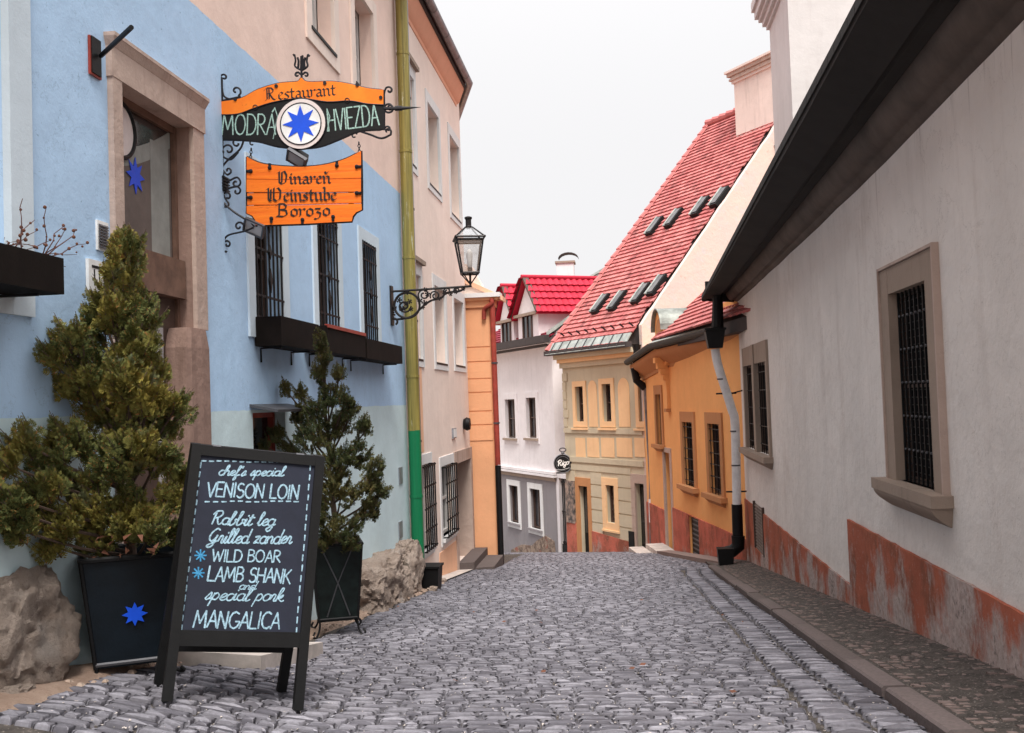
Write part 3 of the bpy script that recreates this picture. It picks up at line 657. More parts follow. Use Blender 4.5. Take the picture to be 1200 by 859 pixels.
st_c = FDo.fp(158, 206); mb = MB(); flat(mb, FL, [(st_c[0]+.115*(1 if i % 2 == 0 else .5)*math.sin(PI*i/8), st_c[1]+.115*(1 if i % 2 == 0 else .5)*math.cos(PI*i/8)) for i in range(16)], -.107, -.104); mb.build('blue_star', 'sign_blue', po)
ps = MB(); zl = FL.fp(139, 98)[1]
ps.box(FL, a, d0+.004, -1.6, zl, -.2, .035); ps.build('portal_jamb', 'stone_brown', bh)
MB().box(FL, d1-.004, b, .55, zl, -.2, .03).build('portal_jamb', 'stone_brown', bh)
MB().box(FL, d1-.012, d1-.0045, -1.6, zl, -.14, .0).build('jamb_reveal', 'stone_dark', bh)
mb = MB(); mb.box(FL, a-.01, b+.008, zl, FL.fp(139, 60)[1]-.02, -.2, .038); mb.build('portal_lintel', 'stone_brown', bh)
mb = MB(); zc = FL.fp(139, 60)[1]-.02; mb.hexa([FL.pt(a-.01, zc, .04), FL.pt(b+.01, zc, .04), FL.pt(b+.01, zc, -.05), FL.pt(a-.01, zc, -.05), FL.pt(a-.03, zc+.05, .065), FL.pt(b+.02, zc+.05, .065), FL.pt(b+.02, zc+.05, -.05), FL.pt(a-.03, zc+.05, -.05)]); mb.box(FL, a-.03, b+.02, zc+.05, zc+.072, -.05, .067); mb.build('portal_cornice', 'stone_brown', bh)
# rounded lower pillar of the portal on the right
mb = MB(); ua_, ub_ = FL.fp(212, 400)[0], FL.fp(240, 400)[0]; uc = (ua_+ub_)/2; hw = (ub_-ua_)/2
prof = [(hw, -.12), (hw, .03), (hw*.75, .05), (0, .06), (-hw*.75, .05), (-hw, .03), (-hw, -.12)]
for z0, z1, s0, s1 in ((-1.75, .42, 1.06, 1.0), (.42, .55, 1.0, .8)):
    n_ = len(prof); mb.add([FL.pt(uc+p[0]*s0, z0, p[1]*s0) for p in prof]+[FL.pt(uc+p[0]*s1, z1, p[1]*s1) for p in prof], [(i, (i+1), n_+i+1, n_+i) for i in range(n_-1)]+[tuple(range(n_, 2*n_))])
mb.build('portal_pillar', 'stone_dark', bh)
mb = MB(); u0, u1, v0, v1 = rect(FL, 112, 125, 262, 296, 'r'); mb.box(FL, u0, u1, v0, v1, -.01, .012)
vb = mb.build('vent_cover', 'paper_white', bh)
for i in range(8):
    v = v0+.015+(v1-v0-.03)*i/8; MB().hexa([FL.pt(u0+.012, v, .024), FL.pt(u1-.012, v, .024), FL.pt(u1-.012, v, .012), FL.pt(u0+.012, v, .012), FL.pt(u0+.012, v+.012, .016), FL.pt(u1-.012, v+.012, .016), FL.pt(u1-.012, v+.012, .012), FL.pt(u0+.012, v+.012, .012)]).build('louvre', 'old_metal', vb)
t = thing('notice_plate', 'small white notice plate beside the portal, half hidden by the conifer', 'plate', FL.P(108, 338))
r = rect(FL, 100, 119, 303, 340); MB().box(FL, r[0], r[1], r[2], r[3], 0.002, .02).build('plate', 'paper_white', t)
mb = MB()
for i in range(3): mb.box(FL, r[0]+.05+.05*i, r[0]+.06+.05*i, r[2]+.03, r[3]-.05, .02, .022)
mb.box(FL, r[0]+.03, r[1]-.03, r[3]-.045, r[3]-.03, .02, .022); mb.build('lines', 'black_paint', t)
# small wall vents low on the pale plinth
for yy in (548, 612): 
    rr = rect(FL, 467, 471, yy, yy+20); MB().box(FL, rr[0], rr[1], rr[2], rr[3], 0, .012).build('vent_plate', 'zinc', bh)
# flag holder
t = thing('flag_holder', 'empty black flag pole holder on a plate above the portal corner', 'flag holder', FL.P(110, 98))
r = rect(FL, 103, 116, 50, 94, 'r'); MB().box(FL, r[0], r[1], r[2], r[3], 0.001, .014).build('plate', 'rust_pipe', t)
MB().box(FL, r[0]+.01, r[1]-.01, r[2]+.012, r[3]-.0, .014, .02).build('cover_plate', 'black_metal', t)
p0 = FL.P(112, 66, .03); p1 = onx(154, 32, XL+.42); MB().tube([p0, p1], .013, 8).build('tube', 'black_metal', t)
# door step slab
t = MB(); gpts = [(XL+.02, 5.35), (-2.12, 5.5), (-2.15, 6.75), (XL+.02, 6.85)]
t.add([V((x, y, G(x, y)+.075)) for x, y in gpts]+[V((x, y, G(x, y)-.1)) for x, y in gpts], [(0,1,2,3)]+[(i, (i+1) % 4, (i+1) % 4+4, i+4) for i in range(4)])
t.build('door_step', 'concrete_slab', None, label='worn pale concrete step at the foot of the stone portal', category='step')

# flower boxes
def planter_box(u0, u1, zt_, h, dp, label, lip=False, twigs=0, grp=None):
    t = thing('flower_box', label, 'flower box', FL.pt((u0+u1)/2, zt_-h, dp/2), grp)
    mb = MB(); th = .02; mb.box(FL, u0, u1, zt_-h, zt_, dp-th, dp); mb.box(FL, u0, u1, zt_-h, zt_, .01, .01+th); mb.box(FL, u0, u0+th, zt_-h, zt_-.001, .03, dp-th); mb.box(FL, u1-th, u1, zt_-h, zt_-.001, .03, dp-th); mb.box(FL, u0+th, u1-th, zt_-h+.002, zt_-h+.03, .03, dp-th)
    mb.build('box', 'dark_wood', t); MB().box(FL, u0+th, u1-th, zt_-h+.03, zt_-.03, .03, dp-th).build('soil', 'soil', t)
    if lip: MB().hexa([FL.pt(u0, zt_-.02, dp+.012), FL.pt(u1, zt_-.02, dp+.012), FL.pt(u1, zt_-.02, dp+.002), FL.pt(u0, zt_-.02, dp+.002), FL.pt(u0, zt_+.012, dp+.012), FL.pt(u1, zt_+.012, dp+.012), FL.pt(u1, zt_+.012, dp-.03), FL.pt(u0, zt_+.012, dp-.03)]).build('red_edge', 'rust_pipe', t)
    for u in (u0+.12, u1-.12): MB().tube([FL.pt(u, zt_-h-.01, dp*.8), FL.pt(u, zt_-h-.01, .01), FL.pt(u, zt_-h-.12, .01)], .008, 5).build('bracket', 'black_metal', t)
    return t
fb0u = onx(75, 325, XL+.26).y
z0 = onx(75, 303, XL+.26).z
grpb = 'dark flower boxes under the blue house windows'
t0 = planter_box(2.3, fb0u, z0, z0-onx(75, 345, XL+.26).z, .26, 'black flower box at the left edge with dry reddish twigs', grp=grpb)
tw = MB(); lf = MB()
for i in range(26):
    u = R_.uniform(fb0u-1.0, fb0u-.02) if i > 5 else fb0u-R_.uniform(.0, .15); p = FL.pt(u, z0-.02, R_.uniform(.08, .22)); a = R_.uniform(-.4, 1.3); pts = [p]
    for j in range(6): a += R_.uniform(-.6, .5); p = p+V((R_.uniform(-.02, .03), .045*math.cos(a), .03*math.sin(a)+.012)); pts.append(p)
    tw.tube(pts, [.0035, .003, .003, .0025, .002, .002, .0015], 4)
    for q in pts[2:]:
        if R_.random() < .6: lf.ball(q+V((R_.uniform(-.01, .01), R_.uniform(-.01, .01), R_.uniform(-.01, .01))), R_.uniform(.004, .009), 5)
for i in range(40):
    p = FL.pt(R_.uniform(fb0u-.5, fb0u-.15), z0+R_.uniform(-.02, .03), R_.uniform(.1, .25)); v3 = [p+V((R_.uniform(-.02, .02), R_.uniform(-.02, .02), R_.uniform(-.01, .02))) for _ in range(3)]; lf.add(v3, [(0,1,2)])
tw.build('twig', 'dry_twig', t0, kind='stuff'); lf.build('dry_leaves', 'red_leaf', t0, kind='stuff')
def fbu(px, off): return onx(px, 400, XL+off).y
zb1 = onx(470, 426, XL+.22).z; zt1 = onx(471, 406, XL+.22).z
planter_box(H['w1'][0]-.02, fbu(374, .22), zt1+.02, zt1+.02-zb1, .22, 'dark flower box under the barred window nearest the portal', grp=grpb)
planter_box(fbu(384, .22), fbu(428, .22), zt1+.035, zt1+.03-zb1, .22, 'dark flower box with a red edge under the middle barred window', True, grp=grpb)
planter_box(fbu(430, .22), fbu(471, .22), zt1, zt1-zb1, .22, 'dark flower box under the barred window beside the olive drainpipe', grp=grpb)

# ------------------------------------------------------------------ cream house
ch = thing('townhouse', 'tall cream house with a coved eave, just past the olive drainpipe', 'house', (XL, 15, G(XL, 15)))
CE = FL.fp(549, 466)[0]
HC = [rect(FL, 474, 485, 75, 189, 'r'), rect(FL, 501, 514, 120, 212, 'l'), rect(FL, 527, 538, 158, 247, 'l'),
      rect(FL, 481, 493, 318, 408, 'r'), rect(FL, 509, 522, 334, 424, 'l'), rect(FL, 532, 543, 349, 427, 'l')]
HC[0] = (HC[0][0]+.25, HC[0][1], HC[1][2], HC[1][3]); HC[3] = (HC[3][0]+.25, HC[3][1], HC[4][2], HC[4][3])
HG = [rect(FL, 491, 505, 541, 640, 'r'), rect(FL, 517, 531, 541, 622, 'r')]
HD = (*rect(FL, 535, 552, 541, 655, 'r')[:2], G(XL, 16.6)+.05, FL.fp(552, 536)[1], .32)
wall(FL, JOIN+.003, CE, -3.6, EAVE+.004, HC+HG+[HD], .2).build('wall', 'cream_plaster', ch)
for i, r in enumerate(HC):
    w = window(FL, ch, r, .2, .05, 'window_white', 'pale_glass', 2 if i > 2 else 1, 2 if i > 2 else 1); surround(FL, w, r, .11, 'trim_white', .018, top=.16); sill(FL, w, r, .0, .03, .02, 'black_metal')
    if i in (0, 3): MB().box(FL, r[0]-.15, r[1]+.15, r[3]+.16, r[3]+.22, 0, .07).build('cornice', 'stone_trim', w)
for r in HG:
    w = window(FL, ch, r, .12, .05, 'window_white', 'dark_glass', 2, 2); surround(FL, w, r, .11, 'trim_white', .018, top=.14); sill(FL, w, r, .05, .05, .06, 'trim_white')
    g_ = grille(FL, w, r, 6, (.02, .25, .5, .75, .98), .085, .012, m='black_metal')
    mb = MB(); 
    for u in (r[0], r[1]):
        for v in (r[2]+.02, r[3]-.02): mb.box(FL, u-.01, u+.01, v-.01, v+.01, -.02, .09)
    mb.build('grille_stay', 'black_metal', w)
dr = MB(); r = HD; dr.box(FL, r[0], r[1], r[2], r[3], -.36, -.30); dd = dr.build('door', 'door_brown', ch, label='dark brown street door in a stone frame')
mb = MB()
for i in range(3): v = r[2]+.15+(r[3]-r[2]-.3)*i/3; mb.box(FL, r[0]+.1, r[1]-.1, v, v+(r[3]-r[2]-.6)/3, -.30, -.285)
mb.build('door_panel', 'window_brown', dd)
mb = MB(); mb.box(FL, r[0]-.16, r[0]+.004, r[2], r[3]+.2, -.3, .03); mb.box(FL, r[1]-.004, r[1]+.16, r[2], r[3]+.2, -.3, .03); mb.box(FL, r[0]+.004, r[1]-.004, r[3]-.004, r[3]+.2, -.3, .028); mb.build('door_surround', 'stone_brown', ch)
# darker painted plinth strip and patch
def paint(F, root, poly, w0, w1, m, name): return flat(MB(), F, poly, w0, w1).build(name, m, root)
zp = HG[0][2]-.20
paint(FL, ch, [(JOIN+.01, -3.6), (HD[0]-.17, -3.6), (HD[0]-.17, zp-.02), (HG[1][0]-.3, zp), (HG[1][0]-.32, zp-.35), (JOIN+.01, zp-.33)], .001, .012, 'peach_plaster', 'plinth')
r = rect(FL, 484, 495, 425, 530, 'r'); paint(FL, ch, [(r[0]+.15, r[2]), (r[1], r[2]), (r[1], r[3]), (r[0]+.15, r[3])], .001, .006, 'peach_plaster', 'wall_panel')
# coved eave and gutter along the street and round the corner
def sweep(prof, path, mb):                        # prof: (out, up); path: list of (pos, outdir)
    n_ = len(prof); k0 = len(mb.v)
    for p, o_2 in path: mb.v += [p+o_2*a+V((0, 0, b)) for a, b in prof]
    for i in range(len(path)-1):
        for j in range(n_-1): mb.f.append((k0+i*n_+j, k0+i*n_+j+1, k0+(i+1)*n_+j+1, k0+(i+1)*n_+j))
    return mb
ez = EAVE-.30; X1 = V((1, 0, 0)); Y1 = V((0, 1, 0))
path = [(V((XL, 1.0, ez)), X1), (V((XL, 17.45, ez)), V((1, .14, 0))), (V((XL-.95, 20.9, ez)), V((.97, .27, 0))), (V((XL-4, 20.9, ez)), Y1)]
mb = sweep([(0, -.06), (.012, -.06), (.018, 0), (.05, .03), (.09, .10), (.13, .19), (.15, .24), (.15, .30)], path, MB()); mb.build('eave_cove', 'soffit_peach', ch, smooth=True)
mb = sweep([(.15, .27), (.18, .27), (.18, .36), (0, .38)], path, MB()); mb.build('eave_board', 'roof_dark', ch)
gp = [(.19+.065*math.cos(a_), .36+.065*math.sin(a_)) for a_ in [PI+PI*i/8 for i in range(9)]]; gp = [(a_+.065, b_) for a_, b_ in gp]
gut = sweep(gp+[(gp[-1][0]-.01, gp[-1][1])]+[(x-.0, y+.006) for x, y in gp[::-1]], path, MB()).build('gutter', 'gutter_metal', ch, smooth=True)
y = 2.0
while y < 17.2:
    sweep([(a_*1.0+.0, b_-.006) for a_, b_ in gp], [(V((XL, y, ez)), X1), (V((XL, y+.03, ez)), X1)], MB()).build('gutter_joint', 'old_metal', gut); y += 1.0
mb = MB(); zr = EAVE+.06; mb.hexa([V((XL-9, -1, zr)), V((XL+.2, -1, zr)), V((XL+.2, 17.5, zr)), V((XL-9, 20.5, zr)), V((XL-4.6, -1, zr+4)), V((XL-4.4, -1, zr+4)), V((XL-4.4, CE-3, zr+4)), V((XL-4.6, CE-3, zr+4))]); mb.build('roof', 'dark_red_tile', ch)
MB().hexa([V((XL-9, -1, -4)), V((XL-.46, -1, -4)), V((XL-.46, CE, -4)), V((XL-9, CE, -4)), V((XL-9, -1, zr-.01)), V((XL-.46, -1, zr-.01)), V((XL-.46, CE, zr-.01)), V((XL-9, CE, zr-.01))]).build('rear_walls', 'cream_plaster', ch)
# lamp and bell box by the door
t = thing('wall_lamp', 'small dark dome lamp on the cream wall beside the brown door', 'lamp', FL.P(543, 503)); MB().lathe([(.0, 0), (.09, .01), (.12, .06), (.10, .12), (.0, .13)], FL.P(543, 497), FL.n, 14).build('lamp_dome', 'black_metal', t, smooth=True)
t = thing('meter_box', 'small pale grey box on the cream wall next to the dome lamp', 'box', FL.P(531, 514)); r = rect(FL, 529.5, 533, 502, 514); MB().box(FL, r[0], r[1], r[2], r[3], .001, .03).build('box', 'zinc', t); MB().box(FL, r[0]+.02, r[1]-.02, r[2]+.02, r[3]-.02, .03, .036).build('cover', 'trim_white', t)
# steps at the brown door
t = thing('door_steps', 'two pale stone steps at the brown door beside the small orange house', 'steps', V((XL+.2, 16.7, G(XL, 16.7))))
for x0, x1, y0, y1, hh, nm in ((XL+.0, XL+.26, HD[0]-.05, HD[1]+.15, .12, 'step'), (XL+.26, XL+.56, HD[0]+.2, 17.7, .03, 'step')):
    cs = [(x0, y0), (x1, y0+.1), (x1, y1), (x0, y1)]; MB().hexa([V((x, y, G(x, y)-.2)) for x, y in cs]+[V((x, y, G(x1, y0)+hh)) for x, y in cs]).build(nm, 'kerb_stone', t)

# ------------------------------------------------------------------ pipes on the left
pu = JOIN-.05
t = thing('drainpipe', 'wide olive painted pipe with a green lower end on the corner of the blue house', 'pipe', (XL+.10, pu, G(XL, pu)))
px_, zb_ = XL+.105, FL.fp(487, 672)[1]
MB().tube([V((px_, pu, zb_)), V((px_, pu, EAVE+.05))], .080, 14).build('pipe', 'pipe_paint', t, smooth=True)
for z in (-1.2, .35, 1.9, 3.3, 4.6): MB().tube([V((px_, pu, z)), V((px_, pu, z+.035))], .086, 14).build('pipe_joint', 'pipe_paint', t, smooth=True)
MB().tube([V((px_, pu, zb_-.14)), V((px_, pu, zb_+.02))], .075, 12).build('pipe_foot', 'black_metal', t)
pu2 = pu+.30
t = thing('drainpipe', 'thin grey zinc drainpipe with two round stickers beside the wide olive pipe', 'pipe', (XL+.07, pu2, G(XL, pu2)))
MB().tube([V((XL+.075, pu2, -2.3)), V((XL+.075, pu2, EAVE+.05))], .055, 12).build('pipe', 'zinc', t, smooth=True)
for z in (-.5, 1.1, 2.6, 4.1): MB().tube([V((XL+.075, pu2, z)), V((XL+.075, pu2, z+.03))], .061, 12).build('pipe_joint', 'old_metal', t)
for (a_, b_), m_ in (((482, 463), 'sticker_red'), ((482.5, 494), 'sticker_red')):
    c_ = onx(a_, b_, XL+.1); st = MB().lathe([(.05, .058), (.05, .061), (0, .061)], V((XL+.075, pu2, c_.z)), (0, -1, 0), 16).build('sticker', m_, t)
    MB().lathe([(.034, .061), (.034, .063), (0, .063)], V((XL+.075, pu2, c_.z)), (0, -1, 0), 16).build('sticker_disc', 'paper_white' if a_ == 482 else 'black_paint', st)
bp = gr(498, 690); bx_, by_ = XL+.26, pu+.02
t = thing('drain_box', 'black square drain box on the ground at the foot of the green pipe', 'drain box', (bx_, by_, G(bx_, by_)))
mb = MB(); z0_ = G(bx_, by_)-.03; mb.hexa([V((bx_+sx*.11, by_+sy*.13, z0_)) for sx, sy in ((-1,-1), (1,-1), (1,1), (-1,1))]+[V((bx_+sx*.13, by_+sy*.15, z0_+.30)) for sx, sy in ((-1,-1), (1,-1), (1,1), (-1,1))]); mb.build('body', 'black_metal', t)
mb = MB(); mb.hexa([V((bx_+sx*.145, by_+sy*.165, z0_+.30)) for sx, sy in ((-1,-1), (1,-1), (1,1), (-1,1))]+[V((bx_+sx*.145, by_+sy*.165, z0_+.325)) for sx, sy in ((-1,-1), (1,-1), (1,1), (-1,1))]); mb.build('rim', 'black_paint', t)
mb = MB(); mb.tube([V((px_, pu, zb_-.10)), V((px_+.09, pu, zb_-.2)), V((bx_, by_, z0_+.31))], .06, 8); mb.build('spout', 'black_metal', t)

# ------------------------------------------------------------------ small orange house
oh = thing('small_house', 'narrow bright orange house with a pale cornice at the end of the left row', 'house', (HX-.4, 18, G(HX, 18)))
zc = FH.fp(565, 360)[1]; uR = FH.fp(584, 560)[0]
vs_ = [FH.fp(556, y_)[1] for y_ in (407, 424, 444, 460, 482, 498, 517)]
mb = MB(); mb.prism([V((XL-.6, 17.9, -3.9)), V((HX, 17.9, -3.9)), V((HX-1.2, 24, -3.9)), V((XL-3, 24, -3.9))], (0, 0, zc+3.9)); mb.build('wall', 'orange_plaster', oh)
mb = MB(); prev = vs_[0]+.16
v_all = [zc-.03]+vs_
for i in range(len(v_all)-1): MB().box(FH, .0, uR-.07, v_all[i+1]+.011, v_all[i]-.011, 0, .014).build('plaster_course', 'orange_plaster', oh)
for v0, v1, o_3, m_ in ((zc-.005, zc+.12, .05, 'orange_plaster'), (zc+.12, zc+.17, .11, 'orange_plaster'), (zc+.17, zc+.25, .16, 'trim_white')): MB().box(FH, -.3, uR+o_3, v0, v1, -.2, o_3).build('cornice', m_, oh)
zg = zc+.25; za = FH.fp(563, 318)[1]; ua = FH.fp(552, 320)[0]; ue = FH.fp(588, 345)[0]
mb = MB(); mb.prism([FH.pt(-1.2, zg-.1, -.0), FH.pt(uR-.05, zg-.1, -.0), FH.pt(uR-.05, FH.fp(588, 352)[1], -.0), FH.pt(ua, za+.12, -.0), FH.pt(-1.2, za+.75, -.0)], (0, .4, 0)); mb.build('gable', 'cream_plaster', oh)
mb = MB(); 
A_ = FH.pt(-1.2, za+.77, .06); B_ = FH.pt(ue+.02, FH.fp(590, 347)[1], .06); dn = V((0, 0, -.085))
mb.add([A_, B_, B_+dn, A_+dn]+[p+V((0, .5, 0)) for p in (A_, B_, B_+dn, A_+dn)], [(0,1,2,3), (7,6,5,4), (0,4,5,1), (1,5,6,2), (2,6,7,3), (3,7,4,0)]); mb.build('verge', 'peach_plaster', oh)
t = thing('drainpipe', 'rust red drainpipe on the right corner of the narrow orange house', 'pipe', (HX, 17.85, G(HX, 17.85)))
mb = MB(); up = FH.fp(584, 560)[0]-.03; zt_ = zc+.02; mb.tube(cr([FH.pt(up-.13, zt_-.25, .06), FH.pt(up-.12, zt_-.08, .06), FH.pt(up-.05, zt_-.02, .1), FH.pt(up+.03, zt_+.03, .12), FH.pt(up+.03, zt_+.12, .12)], 5), .04, 10); mb.build('swan_neck', 'rust_pipe', t, smooth=True)
MB().tube([FH.pt(up+.04, -1.15, .07), FH.pt(up+.03, zt_+.1, .07)], .05, 10).build('pipe', 'rust_pipe', t, smooth=True)
MB().tube([FH.pt(up+.04, -3.2, .07), FH.pt(up+.04, -1.16, .07)], .055, 10).build('pipe_foot', 'black_metal', t, smooth=True)
for z in (-.4, .7): MB().tube([FH.pt(up+.04, z, .07), FH.pt(up+.04, z+.03, .07)], .06, 10).build('pipe_joint', 'old_metal', t)
# ------------------------------------------------------------------ white and grey house at the bend
def pz(F, px, py): return F.fp(px, py)[1]
wh = thing('gabled_house', 'white house with a grey ground floor and bright magenta roofed dormers at the bend', 'house', (FW.o.x, FW.o.y, -5.2))
W1 = [rect(FW, 593, 604.5, 468, 513), rect(FW, 617.5, 629, 466, 513)]; W0 = [rect(FW, 597.5, 608, 568, 611), rect(FW, 622, 634, 572, 618)]
zc = pz(FW, 617, 549); ze = pz(FW, 610, 411); uE = FW.fp(652, 500)[0]; uZ = FW.len
uc = FW.fp(652, 600)[0]
wall(FW, -3, FW.fp(648, 450)[0], zc, ze+.1, W1, .12).build('wall', 'white_plaster', wh)
wall(FW, -3, uc, -6, zc-.003, W0, .12).build('lower_wall', 'grey_plaster', wh)
for r in W1: w = window(FW, wh, r, .12, .05, 'window_brown', 'dark_glass', 2, 2); surround(FW, w, r, .17, 'white_plaster', .03); sill(FW, w, r, .12, .07, .1, 'stone_trim')
for r in W0: w = window(FW, wh, r, .12, .05, 'window_brown', 'dark_glass', 2, 1); surround(FW, w, r, .17, 'trim_white', .03); sill(FW, w, r, .12, .06, .1, 'grey_plaster')
for i, (a, b, o_3) in enumerate(((.02, .13, .05), (.14, .2, .12), (.22, .30, .09))): MB().box(FW, -3, uc+o_3, zc-.30+a, zc-.30+b, 0, o_3).build('string_course', 'white_plaster' if i else 'stone_trim', wh)
us = [FW.fp(596, 640)[0], FW.fp(612, 635)[0], FW.fp(630, 630)[0], FW.fp(640, 625)[0], uc]
poly = [(us[0], -5.6), (us[0]+.3, pz(FW, 600, 644)), (us[1], pz(FW, 612, 638)), (us[2]-.4, pz(FW, 626, 640)), (us[2], pz(FW, 632, 634)), (us[3], pz(FW, 641, 628)), (us[4]-.2, pz(FW, 649, 634)), (us[4]+.02, -5.6)]
flat(MB(), FW, poly, .001, .035).build('broken_plaster', 'broken_plaster', wh)
# tall white flank rising to the right, beside the yellow house
pa = FW.pt(FW.fp(648, 450)[0], 0); 
FW2 = facade((pa.x, pa.y), (pF.x+1.8, pF.y-.9+1.2))
def P2(px, py, w=0): return FW2.P(px, py, w)
mb = MB(); mb.prism([FW2.pt(0, zc), FW2.pt(3.2, zc), FW2.pt(3.2, pz(FW2, 682, 362)+.3), P2(682, 364), FW2.pt(.0, pz(FW2, 645, 393))], FW2.n*-.4); mb.build('flank_wall', 'white_plaster', wh)
mb = MB(); a_, b_ = FW2.pt(-.12, pz(FW2, 643, 394), .1), P2(688, 360, .1); up = V((0, 0, .12)); 
mb.hexa([a_, b_, b_-FW2.n*.5, a_-FW2.n*.5, a_+up, b_+up, b_+up-FW2.n*.5, a_+up-FW2.n*.5]); mb.build('verge', 'roof_zinc', wh)
# gate post wall with barred gate
zg = pz(FW, 660, 559)
ug0, ug1 = FW.fp(655.5, 600)[0], FW.fp(669, 600)[0]
mb = MB(); mb.box(FW, uc, ug1+.6, zg-.05, zc-.05, -.5, -.02); mb.box(FW, uc, ug0-.02, -6, zg-.053, -.5, -.02); mb.build('gate_lintel', 'white_plaster', wh)
MB().box(FW, ug0-.02, ug1+.6, -5.2, zg-.06, -1.1, -.95).build('gate_recess_wall', 'grey_plaster', wh)
t = thing('iron_gate', 'black barred iron gate between the grey house and the yellow house', 'gate', FW.pt((ug0+ug1)/2, -4.7, -.1))
ga = (ug0, ug1, pz(FW, 662, 641), pz(FW, 662, 562))
for i in range(7):
    u = ga[0]+(ga[1]-ga[0])*(i+.5)/7; MB().tube([FW.pt(u, ga[2], -.1), FW.pt(u, ga[3]+(.0 if i % 2 else .1), -.1)], .016, 5).build('bar', 'black_metal', t)
for v in (ga[2]+.08, (ga[2]+ga[3])/2, ga[3]-.12): MB().box(FW, ga[0], ga[1], v, v+.04, -.12, -.085).build('rail', 'black_metal', t)
MB().box(FW, ga[0], ga[1]+.3, ga[2]-.45, ga[2]+.05, -.5, -.06).build('gate_threshold', 'black_paint', t)
# main roof strip behind the gutter
tW = FW.t; nW = FW.n
gw0 = FW.pt(-3, ze+.12, .35); gw1 = FW.pt(FW.fp(648, 400)[0]+.25, ze+.12, .35)
MB().hexa([FW.pt(-3, ze-.02, 0), FW.pt(uE+.1, ze-.02, 0), FW.pt(uE+.1, ze-.02, -.2), FW.pt(-3, ze-.02, -.2), FW.pt(-3, ze+.1, .32), FW.pt(uE+.2, ze+.1, .32), FW.pt(uE+.2, ze+.1, -.2), FW.pt(-3, ze+.1, -.2)]).build('cornice', 'white_plaster', wh)
MB().box(FW, -3, uE+.32, ze+.08, ze+.30, .28, .46).build('gutter', 'roof_dark', wh)
def tile_roof(F, u0f, v0, w0, pitch, rows, rh, tw, m, prof='flat', kick=.03, cut=None, th=.03):
    """rows of tiles climbing away from the facade: returns MB; u0f(s)->(ua,ub) for slope distance s"""
    mb = MB(); cp, sp_ = math.cos(pitch), math.sin(pitch)
    for j in range(rows):
        s0 = j*rh; s1 = s0+rh*1.12; ua, ub = u0f(s0+rh/2)
        if ub-ua < tw*.5: continue
        n_ = max(1, round((ub-ua)/tw)); off = (j % 2)*.5 if prof == 'flat' else 0
        for i in range(-1, n_+1):
            a = ua+(i+off)*tw; b = a+tw*.95; a = max(a, ua); b = min(b, ub)
            if b-a < tw*.25: continue
            jt = R_.uniform(-.003, .004)
            def q(u, s_, h): return F.pt(u, v0+s_*sp_+h*cp, w0-s_*cp+h*sp_)
            if prof == 'flat':
                c_ = (a+b)/2; e = rh*.10
                mb.add([q(a, s0, th+jt+kick), q(c_, s0-e, th+jt+kick), q(b, s0, th+jt+kick), q(b, s1, th*.5), q(a, s1, th*.5), q(a, s0, jt+kick-.01), q(c_, s0-e, jt+kick-.01), q(b, s0, jt+kick-.01)], [(0,1,2,3,4), (0,5,6,1), (1,6,7,2), (2,7,3), (0,4,5)])
            else:                                 # rolled metal pan: a wave across
                nn = 6; 
                hs = [(.5-.5*math.cos(2*PI*x/nn))**.8*.05 for x in range(nn+1)]; b2 = min(a+tw, ub)
                us_ = [a+(b2-a)*x/nn for x in range(nn+1)]; k_ = len(mb.v)
                mb.v += [q(us_[x], s0-.02*(hs[x] > .03), hs[x]+th+kick) for x in range(nn+1)]+[q(us_[x], s1, hs[x]+th*.3) for x in range(nn+1)]+[q(us_[x], s0-.02*(hs[x] > .03), hs[x]*.5+kick-.02) for x in range(nn+1)]
                for x in range(nn): mb.f += [(k_+x, k_+x+1, k_+nn+2+x, k_+nn+1+x), (k_+2*nn+2+x, k_+2*nn+3+x, k_+x+1, k_+x)]
    return mb
uT = FW.fp(646, 395)[0]
rr = tile_roof(FW, lambda s_: (-3, uT+.1), ze+.16, .30, math.radians(25), 14, .28, .24, 'dark_red_tile'); rr.build('roof_tiles', 'dark_red_tile', wh, kind='stuff')
MB().hexa([FW.pt(-3, ze, .2), FW.pt(uT+.1, ze, .2), FW.pt(uT+.1, ze, -4), FW.pt(-3, ze, -4), FW.pt(-3, ze+.16, .28), FW.pt(uT+.1, ze+.16, .28), FW.pt(uT+.1, ze+1.6, -3.05), FW.pt(-3, ze+1.6, -3.05)]).build('roof_body', 'roof_dark', wh)
